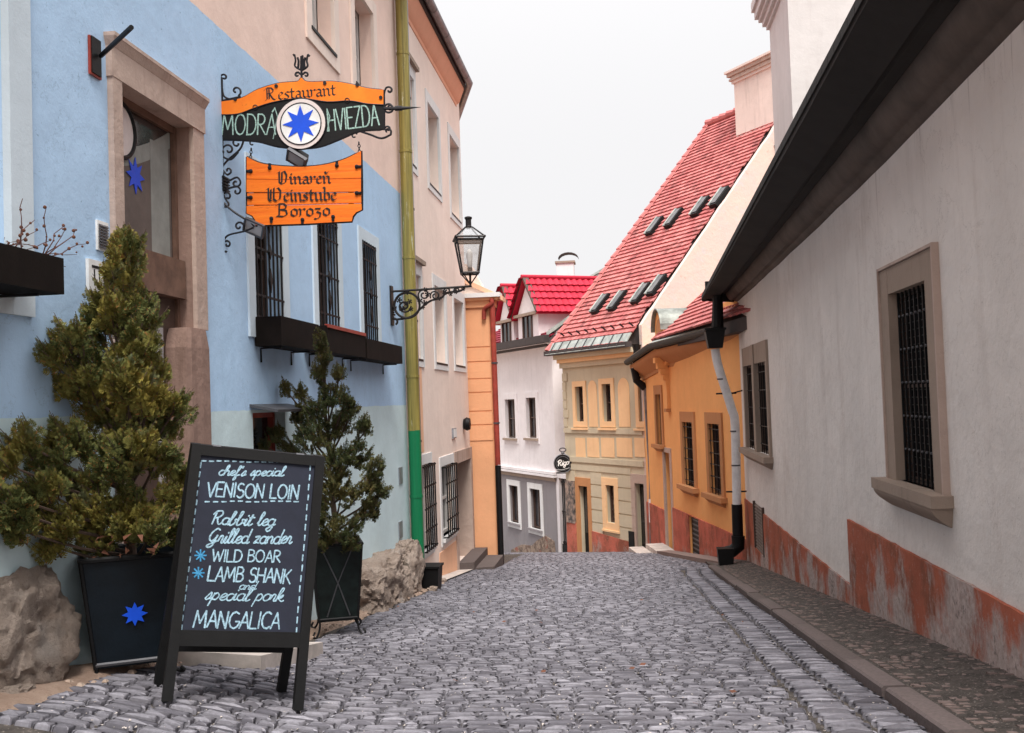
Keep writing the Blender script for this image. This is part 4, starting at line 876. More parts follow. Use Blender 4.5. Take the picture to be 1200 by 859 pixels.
# dormers: axis runs away from the facade
def dormer(pxa, pya, pxl, pxr, pye, wins, depth, label, wf=-.1):
    Fd = Plane(FW.o+FW.n*wf, FW.t)
    ua, va = Fd.fp(pxa, pya); ul = Fd.fp(pxl, pye)[0]; ur, ve = Fd.fp(pxr, pye); hw = max(ur-ua, ua-ul); ul, ur = ua-hw, ua+hw
    hb = MB(); vb = ze+.1
    inn = .10
    cw = rect(Fd, *wins)
    hb.prism([Fd.pt(ul+inn, vb), Fd.pt(ur-inn, vb), Fd.pt(ur-inn, ve+.05), Fd.pt(ua, va-.12), Fd.pt(ul+inn, ve+.05)], Fd.n*-depth)
    d_ = hb.build('dormer', 'white_plaster', wh, label=label)
    wb = bars(MB(), Fd, (ua-.36, ua+.36, cw[2], cw[3]), .05, -.02, .05, 2, 1).build('window_frame', 'window_brown', d_)
    MB().box(Fd, ua-.34, ua+.34, cw[2]+.02, cw[3]-.02, .0, .012).build('pane', 'dark_glass', d_)
    MB().box(Fd, ul-.02, ur+.02, ve-.06, ve+.03, -.02, .12).build('gable_moulding', 'stone_trim', d_)
    mb = MB(); 
    for sgn, uu in ((-1, ul-.1), (1, ur+.1)):
        e = V((0, 0, .09)); a_, b_ = Fd.pt(uu, ve-.05, .16), Fd.pt(ua, va+.02, .16)
        mb.hexa([a_, b_, b_-Fd.n*.2, a_-Fd.n*.2, a_+e, b_+e, b_+e-Fd.n*.2, a_+e-Fd.n*.2])
    mb.build('barge_board', 'window_brown', d_)
    for sgn in (-1, 1):
        u_e = (ur+.12) if sgn > 0 else (ul-.12)
        ln = math.hypot(u_e-ua, va-ve+.05); pitch = math.atan2(va-ve+.05, abs(u_e-ua))
        o_3 = Fd.pt(u_e, ve-.06, .15); Fs = Plane(o_3, -Fd.n*sgn if sgn < 0 else -Fd.n)      # slope plane seen from the side
        Fs = Plane(o_3 if sgn > 0 else Fd.pt(u_e, ve-.06, .15-depth), (-Fd.n) if sgn > 0 else Fd.n)
        tr_ = tile_roof(Fs, lambda s_: (0, depth+.15), 0, 0, pitch, max(2, round(ln/.30)), ln/max(2, round(ln/.30)), .21, 'magenta_tile', 'wave', .04)
        tr_.build('dormer_roof_tiles', 'magenta_tile', d_, kind='stuff', smooth=True)
        nsl = V(); 
        MB().hexa([Fs.pt(0, -.02, 0), Fs.pt(depth, -.02, 0), Fs.pt(depth, va-ve+.03, -abs(u_e-ua)), Fs.pt(0, va-ve+.03, -abs(u_e-ua)), Fs.pt(0, .0, 0), Fs.pt(depth, .0, 0), Fs.pt(depth, va-ve+.05, -abs(u_e-ua)), Fs.pt(0, va-ve+.05, -abs(u_e-ua))]).build('roof_deck', 'magenta_tile', d_)
    MB().tube([Fd.pt(ua, va+.07, .18), Fd.pt(ua, va+.07, -depth)], .07, 8).build('ridge_cap', 'magenta_tile', d_)
    return d_
dormer(617, 327, 606, 632, 365, (616, 628, 368, 402), 4.7, 'larger dormer with white gable and magenta tiles, nearer the yellow house')
dormer(592.5, 337, 585, 603, 374, (592, 603, 375, 408), 3.2, 'smaller dormer with magenta tiles, beside the orange house')
t = thing('chimney', 'white square chimney with a curved metal cowl behind the magenta roof', 'chimney', atd(663, 329, 34.5))
c0, c1 = atd(653, 335, 34.5), atd(673, 335, 34.5); Fc = facade((c0.x, c0.y), (c1.x, c1.y)); zt_ = pz(Fc, 663, 308); MB().box(Fc, 0, Fc.len, -2, zt_, -.6, 0).build('shaft', 'white_plaster', t)
MB().box(Fc, -.05, Fc.len+.05, zt_, zt_+.07, -.65, .05).build('cap_slab', 'stone_trim', t)
mb = MB(); arcp = [(Fc.len*.5+.36*math.cos(a_)+.12, zt_+.13+.22*math.sin(a_)) for a_ in [PI*.05+PI*.9*i/8 for i in range(9)]]
for i in range(8): mb.hexa([Fc.pt(*arcp[i], 0), Fc.pt(*arcp[i+1], 0), Fc.pt(*arcp[i+1], -.5), Fc.pt(*arcp[i], -.5), *[Fc.pt(p[0], p[1]+.025, w) for p, w in ((arcp[i], 0), (arcp[i+1], 0), (arcp[i+1], -.5), (arcp[i], -.5))]])
mb.build('cowl', 'roof_dark', t)
# far little gable peeping over
t = thing('distant_roof', 'tiny white gable peeping over the magenta roof beside the red tiled roof', 'roof', atd(704, 330, 40)); c0, c1 = atd(692, 330, 40), atd(722, 330, 40); Fc = facade((c0.x, c0.y), (c1.x, c1.y))
mb = MB(); ml = pz(Fc, 708, 317); mb.prism([Fc.pt(-.5, 0), Fc.pt(1.6, 0), Fc.pt(1.6, ml-.8), Fc.pt(.55, ml), Fc.pt(-.5, ml-.55)], Fc.n*-3); mb.build('gable', 'white_plaster', t)
mb = MB(); 
for a_, b_ in (((-.6, ml-.6), (.55, ml+.02)), ((.55, ml+.02), (1.7, ml-.85))): mb.hexa([Fc.pt(*a_, .1), Fc.pt(*b_, .1), Fc.pt(*b_, -3), Fc.pt(*a_, -3), Fc.pt(a_[0], a_[1]+.09, .1), Fc.pt(b_[0], b_[1]+.09, .1), Fc.pt(b_[0], b_[1]+.09, -3), Fc.pt(a_[0], a_[1]+.09, -3)])
mb.build('roof_edge', 'roof_zinc', t)
# round hanging sign by the gate
sp_o = atd(662, 542, 27.0); Fs = Plane(sp_o, V((1, -.12, 0)))
t = thing('round_sign', 'round black hanging sign with a chrome rim and pale script by the iron gate', 'sign', sp_o-V((0, 0, .3)))
c_ = V(Fs.fp(660, 543)+(0,)); rr_ = .24; o_3 = Fs.pt(c_.x, c_.y)
MB().lathe([(0, -.05), (rr_, -.05), (rr_+.02, 0), (rr_, .05), (0, .05)], o_3, Fs.n, 28).build('disc', 'black_paint', t, smooth=True)
tor = [o_3+(Fs.t*math.cos(a_)+Fs.v*math.sin(a_))*rr_*1.03 for a_ in [2*PI*i/28 for i in range(29)]]; MB().tube([p+Fs.n*.03 for p in tor], .02, 6).build('rim', 'zinc', t, smooth=True)
tor = [o_3+(Fs.t*math.cos(a_)+Fs.v*math.sin(a_))*rr_*.8+Fs.n*.052 for a_ in [2*PI*i/28 for i in range(29)]]; MB().tube(tor, .004, 4).build('inner_ring', 'zinc', t)
tor = [o_3+Fs.v*(rr_+.13)+Fs.t*.09*math.cos(a_)+Fs.v*.05*math.sin(a_) for a_ in [2*PI*i/16 for i in range(17)]]; mb = MB(); mb.tube(tor, .016, 6); mb.build('crown_loop', 'old_metal', t, smooth=True)
MB().lathe([(.05, 0), (.05, .05), (.03, .08)], o_3+Fs.v*(rr_+.0), V((0, 0, 1)), 10).build('crown_stem', 'old_metal', t)
mb = MB(); letters(mb, Fs, 'Rigo', {**SCR, 'i': SCR['i']}, (654, 546), (667, 543.8), 6, .09, slant=.25, w=.054); mb.build('script_lettering', 'paper_white', t)
mb = MB(); mb.tube(cr([Fs.P(652, 550, .056), Fs.P(658, 550.5, .056), Fs.P(664, 549, .056), Fs.P(668, 548, .056)], 4), .006, 4); mb.build('flourish', 'paper_white', t)
mb = MB(); 
for z in (.10, -.12): mb.tube([o_3+Fs.t*rr_+Fs.v*z*.6, o_3+Fs.t*(rr_+.35)+Fs.v*z], .014, 5)
mb.build('wall_arm', 'black_metal', t)

# ------------------------------------------------------------------ yellow and beige house with the tall tiled roof
yh = thing('tall_roofed_house', 'beige and yellow banded house under the tall steep red tiled roof', 'house', (pD.x, pD.y, -3.9))
y1 = rect(FY, 675, 684.5, 453, 494); y2 = rect(FY, 706.5, 717, 450, 494); y3 = rect(FY, 749, 757, 447, 494)
g1 = rect(FY, 711, 721, 568, 612); dA = (*rect(FY, 680, 690.5, 569, 644)[:2], -4.6, pz(FY, 680, 569)); dB = (*rect(FY, 746, 757, 566, 644)[:2], -4.6, pz(FY, 746, 566))
zE = pz(FY, 700, 412)
ytop = FY.len
wall(FY, 0, ytop, -6, zE, [y1, y2, y3, g1, dA, dB], .14, th=4).build('wall', 'beige_plaster', yh)
for r in (y1, y2, y3): w = window(FY, yh, r, .14, .05, 'window_brown', 'dark_glass', 1, 2); surround(FY, w, r, .14, 'beige_panel', .03); sill(FY, w, r, .2, .05, .07, 'beige_panel', .17)
w = window(FY, yh, g1, .14, .05, 'window_brown', 'picture_board', 2, 3); surround(FY, w, g1, .18, 'beige_panel', .03); sill(FY, w, g1, .2, .05, .06, 'beige_panel', .18)
for r in (dA, dB):
    d_ = MB().box(FY, r[0], r[1], r[2], r[3], -.3, -.13).build('door', 'black_paint', yh); surround(FY, d_, r, .16, 'stone_brown' if r is dB else 'ochre_trim', .035, False, top=.22)
    MB().box(FY, r[0]+.05, r[1]-.05, r[2]+1.0, r[3]-.1, -.13, -.12).build('door_pane', 'dark_glass', d_)
def ap(l, r_, t_, b_, arch=False):
    q = rect(FY, l, r_, t_, b_); p = [(q[0], q[2]), (q[1], q[2]), (q[1], q[3])]
    if arch: rad = (q[1]-q[0])/2; p = p[:2]+[(q[0]+rad+rad*math.cos(a_), q[3]-rad+rad*math.sin(a_)) for a_ in [PI*i/8 for i in range(9)]]
    else: p.append((q[0], q[3]))
    flat(MB(), FY, p, .001, .014).build('wall_panel', 'beige_panel', yh)
ap(690, 700, 446, 500, True); ap(725, 738, 443, 500, True)
for l, r_ in ((675, 686), (688.5, 702), (705, 720), (723, 741), (744, 756)): ap(l, r_, 513, 535)
for a_, b_, o_3 in ((502, 508, .035), (537, 543, .04)): MB().box(FY, 0, ytop, pz(FY, 700, b_), pz(FY, 700, a_), 0, o_3).build('string_course', 'beige_plaster', yh)
# banded rustication of the ground floor and corner
def courses(u0, u1, skip):
    v = -4.9; zt_ = pz(FY, 700, 545)
    while v < zt_-.1:
        v1 = min(v+.33, zt_); spans = [(u0, u1)]
        for a_, b_, c_, d_ in skip:
            if v1 > c_ and v < d_: spans = [x for s_ in spans for x in ((s_[0], min(s_[1], a_)), (max(s_[0], b_), s_[1])) if x[1]-x[0] > .02]
        for a_, b_ in spans: MB().box(FY, a_, b_, v+.018, v1-.018, 0, .022).build('plaster_band', 'beige_plaster', yh)
        v = v1
courses(.02, ytop-.0, [(g1[0]-.19, g1[1]+.19, g1[2]-.24, g1[3]+.19), (dA[0]-.17, dA[1]+.17, -9, dA[3]+.23), (dB[0]-.17, dB[1]+.17, -9, dB[3]+.23), (-1, dA[0], -9, pz(FY, 672, 610)+.0)])
v = pz(FY, 668, 500)
while v < zE-.5:
    MB().box(FY, 0, .18+.08*(int(v*3) % 2), v, v+.22, 0, .025).build('quoin', 'beige_plaster', yh); v += .25
zq = pz(FY, 695, 622); zq2 = pz(FY, 739, 633)
flat(MB(), FY, [(dA[1]+.17, -5.5), (dB[0]-.17, -5.5), (dB[0]-.17, zq2-.05), (dA[1]+.17, zq)], .023, .045).build('plinth', 'red_plinth_clean', yh)
flat(MB(), FY, [(0, -5.5), (dA[0]-.17, -5.5), (dA[0]-.17, pz(FY, 675, 612)), (0, pz(FY, 670, 612))], .023, .045).build('plinth', 'red_plinth_clean', yh)
r = rect(FY, 739, 745, 622, 643); MB().box(FY, r[0], r[1], r[2], r[3], .04, .06).build('vent_plate', 'black_paint', yh)
r = rect(FY, 668, 675, 563, 612); MB().box(FY, .02, r[1], r[2], r[3], .023, .06).build('picture_board', 'picture_board', yh)
# cornice, gutter and roof
for a_, b_, o_3 in ((-.0, .14, .08), (.14, .24, .16), (.24, .36, .27)): MB().box(FY, -.03, ytop-.02, zE+a_-.36, zE+b_-.36, -.1, o_3).build('cornice', 'beige_panel' if a_ == .14 else 'beige_plaster', yh)
MB().box(FY, -.28, ytop+.05, zE+.0, zE+.13, .26, .42).build('gutter', 'roof_dark', yh)
PY = math.radians(49.5); vr0 = zE+.10; cpy, spy = math.cos(PY), math.sin(PY)
sl_a = FY.P(657, 404, .3); S_R = 9.15
uv = ytop-.12
rh = .165
def chim(s_): return 0
rt = tile_roof(FY, lambda s_: (-.12, uv+.05*math.sin(s_*5)), vr0, .32, PY, int(S_R/rh), rh, .185, 'red_tile'); rt.build('roof_tiles', 'red_tile', yh, kind='stuff')
MB().prism([FY.pt(-.1, vr0-.02, .3), FY.pt(-.1, vr0+S_R*spy-.02, .3-S_R*cpy), FY.pt(-.1, vr0-.02, .3-2*S_R*cpy)], FY.t*(uv+.0)).build('roof_body', 'roof_dark', yh)
def rq(u, s_, h): return FY.pt(u, vr0+s_*spy+h*cpy, .32-s_*cpy+h*spy)
mb = MB()
mb.hexa([rq(-.25, -.05, -.05), rq(-.12, -.05, -.05), rq(-.12, S_R, -.05), rq(-.25, S_R, -.05), rq(-.25, -.05, .06), rq(-.12, -.05, .06), rq(-.12, S_R, .06), rq(-.25, S_R, .06)]); mb.build('verge_board', 'roof_dark', yh)
s_ = 0
while s_ < S_R: MB().hexa([rq(-.27, s_, .06), rq(-.08, s_, .06), rq(-.08, s_+.33, .05), rq(-.27, s_+.33, .05), rq(-.25, s_, .12), rq(-.10, s_, .12), rq(-.12, s_+.33, .09), rq(-.23, s_+.33, .09)]).build('verge_tile', 'red_tile', yh); s_ += .32
s_ = -.2; u = -.2
while u < ytop: MB().tube([rq(u, S_R+.02, .08), rq(u+.34, S_R+.02, .05)], [.12, .10], 8).build('ridge_tile', 'red_tile', yh); u += .33
# zinc eave apron with snow hooks
MB().hexa([rq(-.2, -.12, .02), rq(uv+.1, -.12, .02), rq(uv+.1, .26, .055), rq(-.2, .26, .055), rq(-.2, -.12, .04), rq(uv+.1, -.12, .04), rq(uv+.1, .26, .085), rq(-.2, .26, .085)]).build('eave_apron', 'roof_zinc', yh)
mb = MB(); u = .05
while u < uv: mb.hexa([rq(u, -.1, .05), rq(u+.02, -.1, .05), rq(u+.02, .26, .09), rq(u, .26, .09), rq(u, -.1, .07), rq(u+.02, -.1, .07), rq(u+.02, .26, .11), rq(u, .26, .11)]); u += .42
mb.build('apron_seams', 'old_metal', yh, kind='stuff')
u = .2
while u < uv: MB().hexa([rq(u, .50, .05), rq(u+.03, .50, .05), rq(u+.03, .53, .05), rq(u, .53, .05), rq(u, .48, .20), rq(u+.03, .48, .20), rq(u+.03, .52, .20), rq(u, .52, .20)]).build('snow_hook', 'black_metal', yh); u += .42
# skylights
def roof_fp(px, py):
    r = ray(px, py); nn = (rq(1, 0, 0)-rq(0, 0, 0)).cross(rq(0, 1, 0)-rq(0, 0, 0)).normalized(); p = r*(rq(0, 0, .05).dot(nn)/r.dot(nn)); d = p-rq(0, 0, .05); return d.dot(FY.t), d.dot((rq(0, 1, 0)-rq(0, 0, 0)).normalized())
sky_px = [(699, 364, 710, 350), (718, 363, 731, 344), (744, 356, 760, 334), (764, 346, 777, 325), (760, 276, 776, 256), (782, 267, 799, 246), (813, 254, 830, 232), (837, 242, 851, 222)]
for a_, b_, c_, d_ in sky_px:
    u0, s0 = roof_fp(a_, b_); u1, s1 = roof_fp(c_, d_); um = (u0+u1)/2; s0, s1 = min(s0, s1), max(s0, s1); wd = .15; smid = (s0+s1)/2; ln = max(.34, (s1-s0)/2*.9)
    k_ = MB().hexa([rq(um-wd, smid-ln, .0), rq(um+wd, smid-ln, .0), rq(um+wd, smid+ln, .0), rq(um-wd, smid+ln, .0), rq(um-wd, smid-ln, .15), rq(um+wd, smid-ln, .15), rq(um+wd, smid+ln, .13), rq(um-wd, smid+ln, .13)]).build('skylight', 'black_paint', yh)
    MB().hexa([rq(um-wd+.05, smid-ln+.06, .151), rq(um+wd-.05, smid-ln+.06, .151), rq(um+wd-.05, smid+ln-.05, .132), rq(um-wd+.05, smid+ln-.05, .132), rq(um-wd+.05, smid-ln+.06, .165), rq(um+wd-.05, smid-ln+.06, .165), rq(um+wd-.05, smid+ln-.05, .146), rq(um-wd+.05, smid+ln-.05, .146)]).build('pane', 'mid_glass', k_)
    MB().hexa([rq(um-wd-.01, smid-ln, .14), rq(um-wd+.06, smid-ln, .14), rq(um-wd+.06, smid+ln, .12), rq(um-wd-.01, smid+ln, .12), rq(um-wd-.01, smid-ln, .18), rq(um-wd+.06, smid-ln, .18), rq(um-wd+.06, smid+ln, .16), rq(um-wd-.01, smid+ln, .16)]).build('flashing', 'roof_zinc', k_)
# rough gable wall under the right verge
gd = -FY.n; FGb = Plane(FY.pt(ytop, 0, 0), gd)     # u runs away from the street
mb = MB(); e_ = .0
pp = [(-.0, -6), (9, -6), (9, vr0+(.32+3.5)/cpy*spy), ((.32+S_R*cpy-.32), vr0+S_R*spy-.0), (-.0, vr0+.32/cpy*spy-.05)]
L_ = S_R*cpy-.32
prof_ = [(0, -6), (2*L_, -6), (2*L_, vr0-.1), (L_, vr0+S_R*spy)]
n_ = 26; edge = []
for i in range(n_+1):
    f_ = 1-i/n_; jag = .05*noise.noise(V((i*.9, 3, 0))) if 0 < i < n_ else 0; edge.append((L_*f_, vr0+.32/cpy*spy+.05+(S_R*spy-.32/cpy*spy+.0)*f_+jag))
mb.prism([FGb.pt(0, -6), FGb.pt(2*L_, -6), FGb.pt(2*L_, vr0-.1)]+[FGb.pt(*p) for p in edge], FGb.n*.12); mb.build('gable_wall', 'gable_plaster', yh)
# big chimney on the roof
t = thing('chimney', 'broad pink plastered chimney with a stepped cap on the red tiled roof', 'chimney', atd(880, 180, 27.5))
c0 = atd(861, 120, 28.0); Fc = Plane(V((c0.x, c0.y, 0)), FY.t); zt_ = pz(Fc, 861, 98); MB().box(Fc, 0, 1.95, 4.5, zt_, -1.0, 0).build('shaft', 'chimney_plaster', t)
for i, (a_, b_, o_3) in enumerate(((0, .08, .05), (.08, .14, .10), (.14, .2, .06), (.2, .30, .14), (.3, .36, .19))): MB().box(Fc, -o_3, 1.95+o_3, zt_+a_, zt_+b_, -1-o_3, o_3).build('cap_course', 'chimney_plaster' if i % 2 == 0 else 'stone_brown', t)
bl, br_ = Fc.fp(861, 186), Fc.fp(900, 160)
MB().hexa([Fc.pt(-.05, bl[1]-.12, .25), Fc.pt(2.0, bl[1]-.12, .25), Fc.pt(2.0, bl[1]-.12, 0), Fc.pt(-.05, bl[1]-.12, 0), Fc.pt(-.05, bl[1]+.12, .03), Fc.pt(2.0, bl[1]+.12, .03), Fc.pt(2.0, bl[1]+.12, 0), Fc.pt(-.05, bl[1]+.12, 0)]).build('flashing', 'old_metal', t)
# drainpipe between yellow and ochre houses
t = thing('drainpipe', 'dark and zinc drainpipe between the yellow house and the ochre house', 'pipe', atd(762, 645, 23.7))
dp = lambda px, py, d=23.6: atd(px, py, d)
MB().tube(cr([dp(746, 404), dp(746, 418)], 2), [.12, .08, .08][:3], 10).build('hopper', 'black_metal', t)
MB().tube([dp(744.5, 419), dp(745, 431)], .085, 10).build('zinc_piece', 'white_pipe', t)
MB().tube([dp(743, 431), dp(746, 446), dp(752, 451), dp(756, 455)], .09, 10).build('joint', 'black_metal', t)
MB().tube([dp(757, 452), dp(764, 560), dp(765, 642)], .075, 10).build('pipe', 'gutter_metal', t, smooth=True)
MB().tube([dp(764.2, 585, 23.59), dp(764.8, 612, 23.59)], .085, 10).build('zinc_sleeve', 'white_pipe', t)
MB().tube([dp(746, 441), dp(746, 444)], .1, 10).build('collar', 'black_metal', t)

# ------------------------------------------------------------------ ochre house
oc = thing('ochre_house', 'orange ochre house with a red plinth, low tiled roof and round topped dormer', 'house', (XR, 18, -3.4))
zo = FO.fp(850, 413)[1]; A1 = rect(FO, 802, 814, 494, 567); B1 = rect(FO, 832, 846, 496, 577); V1 = rect(FO, 809, 820.5, 605, 654)
wall(FO, 0, FO.len, -4.5, zo+.5, [A1, B1, V1], .10, th=.6).build('wall', 'ochre_plaster', oc)
for r in (A1, B1):
    w = window(FO, oc, r, .10, .04, 'window_brown', 'dark_glass', 1, 1); surround(FO, w, r, .15, 'ochre_trim', .035, False, top=.2)
    grille(FO, w, r, 4, (.08, .25, .42, .58, .75, .92), .0, .008); sill(FO, w, r, .24, .09, .13, 'ochre_trim', .0, .09)
w = MB().box(FO, V1[0], V1[1], V1[2], V1[3], -.08, -.04).build('vent_door', 'black_paint', oc)
for i in range(9): v = V1[2]+(V1[3]-V1[2])*(i+.3)/9; MB().box(FO, V1[0]+.03, V1[1]-.03, v, v+.03, -.04, -.03).build('louvre', 'old_metal', w)
zpl = pz(FO, 789, 596); zpr = pz(FO, 858, 623)
pol = [(0, -4.4), (V1[0]-.01, -4.4), (V1[0]-.01, zpl-.12), (0, zpl)]
zpm = (zpl+zpr)/2
for u0, u1 in ((0.0, V1[0]-.02), (V1[1]+.02, FO.len)): MB().box(FO, u0, u1, -4.4, zpm, .001, .03).build('plinth', 'red_plinth_clean', oc)
MB().box(FO, V1[0]-.02, V1[1]+.02, V1[3]+.02, zpm, .001, .03).build('plinth', 'red_plinth_clean', oc)
# narrow left part
n1 = rect(FO2, 770, 776, 462, 520); nd = (FO2.len-.62, FO2.len-.06, -4.0, pz(FO2, 782, 530), .2)
wall(FO2, 0, FO2.len, -5, zo+.45, [n1, nd], .10, th=.6).build('side_wall', 'ochre_plaster', oc)
w = window(FO2, oc, n1, .10, .04, 'window_brown', 'dark_glass'); surround(FO2, w, n1, .14, 'ochre_trim', .03, False, top=.2); sill(FO2, w, n1, .2, .08, .12, 'ochre_trim', 0, .08)
d_ = MB().box(FO2, nd[0], nd[1], nd[2], nd[3], -.22, -.18).build('door', 'door_brown', oc); surround(FO2, d_, nd[:4], .10, 'stone_brown', .03, False)
MB().box(FO2, 0.0, nd[0]-.11, -4.4, pz(FO2, 772, 594), .001, .03).build('plinth', 'red_plinth_clean', oc)
# pilaster with scrolled console
cu = FO2.len+.0
MB().box(FO, -.05, .13, zo-1.0, zo+.02, 0, .07).build('pilaster', 'ochre_plaster', oc); MB().box(FO, -.07, .15, zo-1.05, zo-.98, 0, .10).build('pilaster_foot', 'ochre_trim', oc)
mb = MB()
for i in range(5): mb.box(FO, -.05, .13, zo+.0-.12*i-.0, zo+.12-.12*i-.004, .07, .30-.055*i)
mb.build('console', 'ochre_plaster', oc)
path = [(V((XR+.3, 16.28-.3*0, zo)), FO.n), (FO.pt(0, zo-.05), (FO.n+FO2.n).normalized()), (FO2.pt(.0, zo-.28), FO2.n)]
mb = sweep([(0, -.05), (.03, -.05), (.04, .02), (.10, .06), (.18, .14), (.26, .20), (.30, .27), (.30, .33), (0, .36)], path, MB()); mb.build('cornice', 'ochre_trim', oc, smooth=True)
zgu = .36; pth2 = [(p, o_3) for p, o_3 in path]
gp2 = [(.36+.08*math.cos(a_), zgu+.06+.08*math.sin(a_)) for a_ in [PI+PI*i/6 for i in range(7)]]
sweep([(.28, zgu-.02)]+gp2+[(.44, zgu+.08), (.30, zgu+.09)], pth2, MB()).build('gutter', 'black_metal', oc, smooth=True)
sweep([(.40, zgu+.085), (.42, zgu+.11), (.16, zgu+.23), (.16, zgu+.2)], pth2, MB()).build('eave_apron', 'roof_zinc', oc)
PO = math.radians(40)
ot = tile_roof(FO, lambda s_: (-.12, FO.len+2), zo+zgu+.14, .26, PO, 14, .17, .17, 'red_tile', kick=.02); ot.build('roof_tiles', 'red_tile', oc, kind='stuff')
MB().prism([FO.pt(0, zo+zgu-.1, .2), FO.pt(0, zo+zgu+.1, .2), FO.pt(0, zo+zgu+.1+2.3*math.sin(PO), .2-2.3*math.cos(PO)), FO.pt(0, zo+zgu-.1, -2.4)], FO.t*(FO.len+2)).build('roof_body', 'roof_dark', oc)
mb = MB(); q0, q1 = FO.pt(-.16, zo+zgu+.12, .26), FO.pt(-.16, zo+zgu+.12+2.2*math.sin(PO), .26-2.2*math.cos(PO)); mb.tube([q0, q1], .07, 6); mb.build('roof_verge', 'rust_pipe', oc)
# round topped dormer
cb_ = FO2.P(779, 404, .1); Fd = Plane(V((cb_.x, cb_.y, 0))+FO2.t*.0, FO2.t); ud = 0
vt = Fd.fp(777, 361)[1]; vb_ = Fd.fp(777, 412)[1]; hw = .40
hw = .46; arch = [(hw*math.cos(a_), vt-hw+hw*math.sin(a_)) for a_ in [PI*i/12 for i in range(13)]]
mb = MB(); mb.prism([Fd.pt(hw, vb_-.3), *[Fd.pt(*p) for p in arch], Fd.pt(-hw, vb_-.3)], Fd.n*-1.0); dm = mb.build('dormer', 'ochre_plaster', oc, label='round topped dormer with a zinc barrel roof')
mb = MB(); inn = [(p[0]*.62, vt-hw+(p[1]-vt+hw)*.62-.02) for p in arch]; mb.prism([Fd.pt(hw*.62, vb_), *[Fd.pt(*p) for p in inn], Fd.pt(-hw*.62, vb_)], Fd.n*.02); mb.build('niche', 'ochre_trim', dm)
mb = MB(); o2 = [(p[0]*1.07, vt-hw+(p[1]-vt+hw)*1.07) for p in arch]
for i in range(12): mb.hexa([Fd.pt(*arch[i], .09), Fd.pt(*arch[i+1], .09), Fd.pt(*arch[i+1], -.95), Fd.pt(*arch[i], -.95), Fd.pt(*o2[i], .09), Fd.pt(*o2[i+1], .09), Fd.pt(*o2[i+1], -.95), Fd.pt(*o2[i], -.95)])
mb.build('barrel_roof', 'barrel_zinc', dm, smooth=True)
MB().box(Fd, hw, hw+.45, vt-hw-.16, vt-hw-.06, -.95, .02).build('dormer_eave', 'black_metal', dm)
# steps by the ochre door
t = thing('door_steps', 'worn stone step at the narrow door of the ochre house', 'steps', FO2.pt(FO2.len-.4, -3.6, .3))
zs_ = G(.9, 22)+.02; MB().box(FO2, FO2.len-1.0, FO2.len+.1, zs_-.4, zs_+.13, .02, .42).build('step', 'concrete_slab', t); MB().box(FO2, FO2.len-1.3, FO2.len+.2, zs_-.5, zs_+.03, .42, .75).build('step', 'concrete_slab', t)

# ------------------------------------------------------------------ right hand house with deep dark eave
rhs = thing('long_wall_house', 'long grey white plastered house on the right with a deep dark eave and red plinth', 'house', (XR, 9, G(XR, 9)))
w1 = (FR.fp(1050, 450)[0], FR.fp(1095, 450)[0], FR.fp(1053, 562)[1], FR.fp(1048, 343)[1])
w1o = rect(FR, 1041, 1106, 316, 560); w2o = rect(FR, 874, 902.5, 408, 523)
umid = (w2o[0]+w2o[1])/2; tq = .11
w2a = (w2o[0]+tq, umid-.10, w2o[2], w2o[3]-.28); w2b = (umid+.10, w2o[1]-tq, w2o[2], w2o[3]-.28)
V2 = rect(FR, 886, 896, 590, 640)
wall(FR, 0, 14.1, -3.6, 1.72, [w1, w2a, w2b, V2], .12, th=.5).build('wall', 'right_plaster', rhs)
w = window(FR, rhs, w1, .07, .03, 'window_brown', 'window_screen', 1, 2, label='tall grated window in a broad stone frame nearest the viewer')
a, b, c, d = w1
mb = MB(); ow = (w1o[0], w1o[1], w1[2], w1o[3])
mb.box(FR, ow[0], a+.004, c, ow[3], -.05, .03); mb.box(FR, b-.004, ow[1], c, ow[3], -.05, .03); mb.box(FR, a+.004, b-.004, d-.004, ow[3], -.05, .028); mb.build('stone_frame', 'stone_trim', w)
mb = MB(); e_ = .022; mb.box(FR, ow[0]-e_, ow[0]-.002, c, ow[3]+e_, -.03, .045); mb.box(FR, ow[1]+.002, ow[1]+e_, c, ow[3]+e_, -.03, .045); mb.box(FR, ow[0]-.002, ow[1]+.002, ow[3]+.002, ow[3]+e_, -.03, .043); mb.build('frame_fillet', 'stone_brown', w)
mb = MB()
for i in range(9): u = a+(b-a)*(i+.5)/9; mb.box(FR, u-.006, u+.006, c, d, -.035, -.022)
for i in range(26): v = c+(d-c)*(i+.5)/26; mb.box(FR, a, b, v-.004, v+.004, -.039, -.036)
mb.build('grille', 'black_metal', w)
mb = MB()
for j in range(5):
    v = c+(d-c)*(.17+.175*j)
    for i in range(8): mb.ball(FR.pt(a+(b-a)*(i+.9)/9, v, -.022), .009, 6)
mb.build('grille_studs', 'old_metal', w, kind='stuff')
mb = MB(); mb.box(FR, ow[0]-.11, ow[1]+.07, c-.075, c, -.1, .13); mb.build('sill', 'stone_trim', w)
mb = MB(); n_ = 6
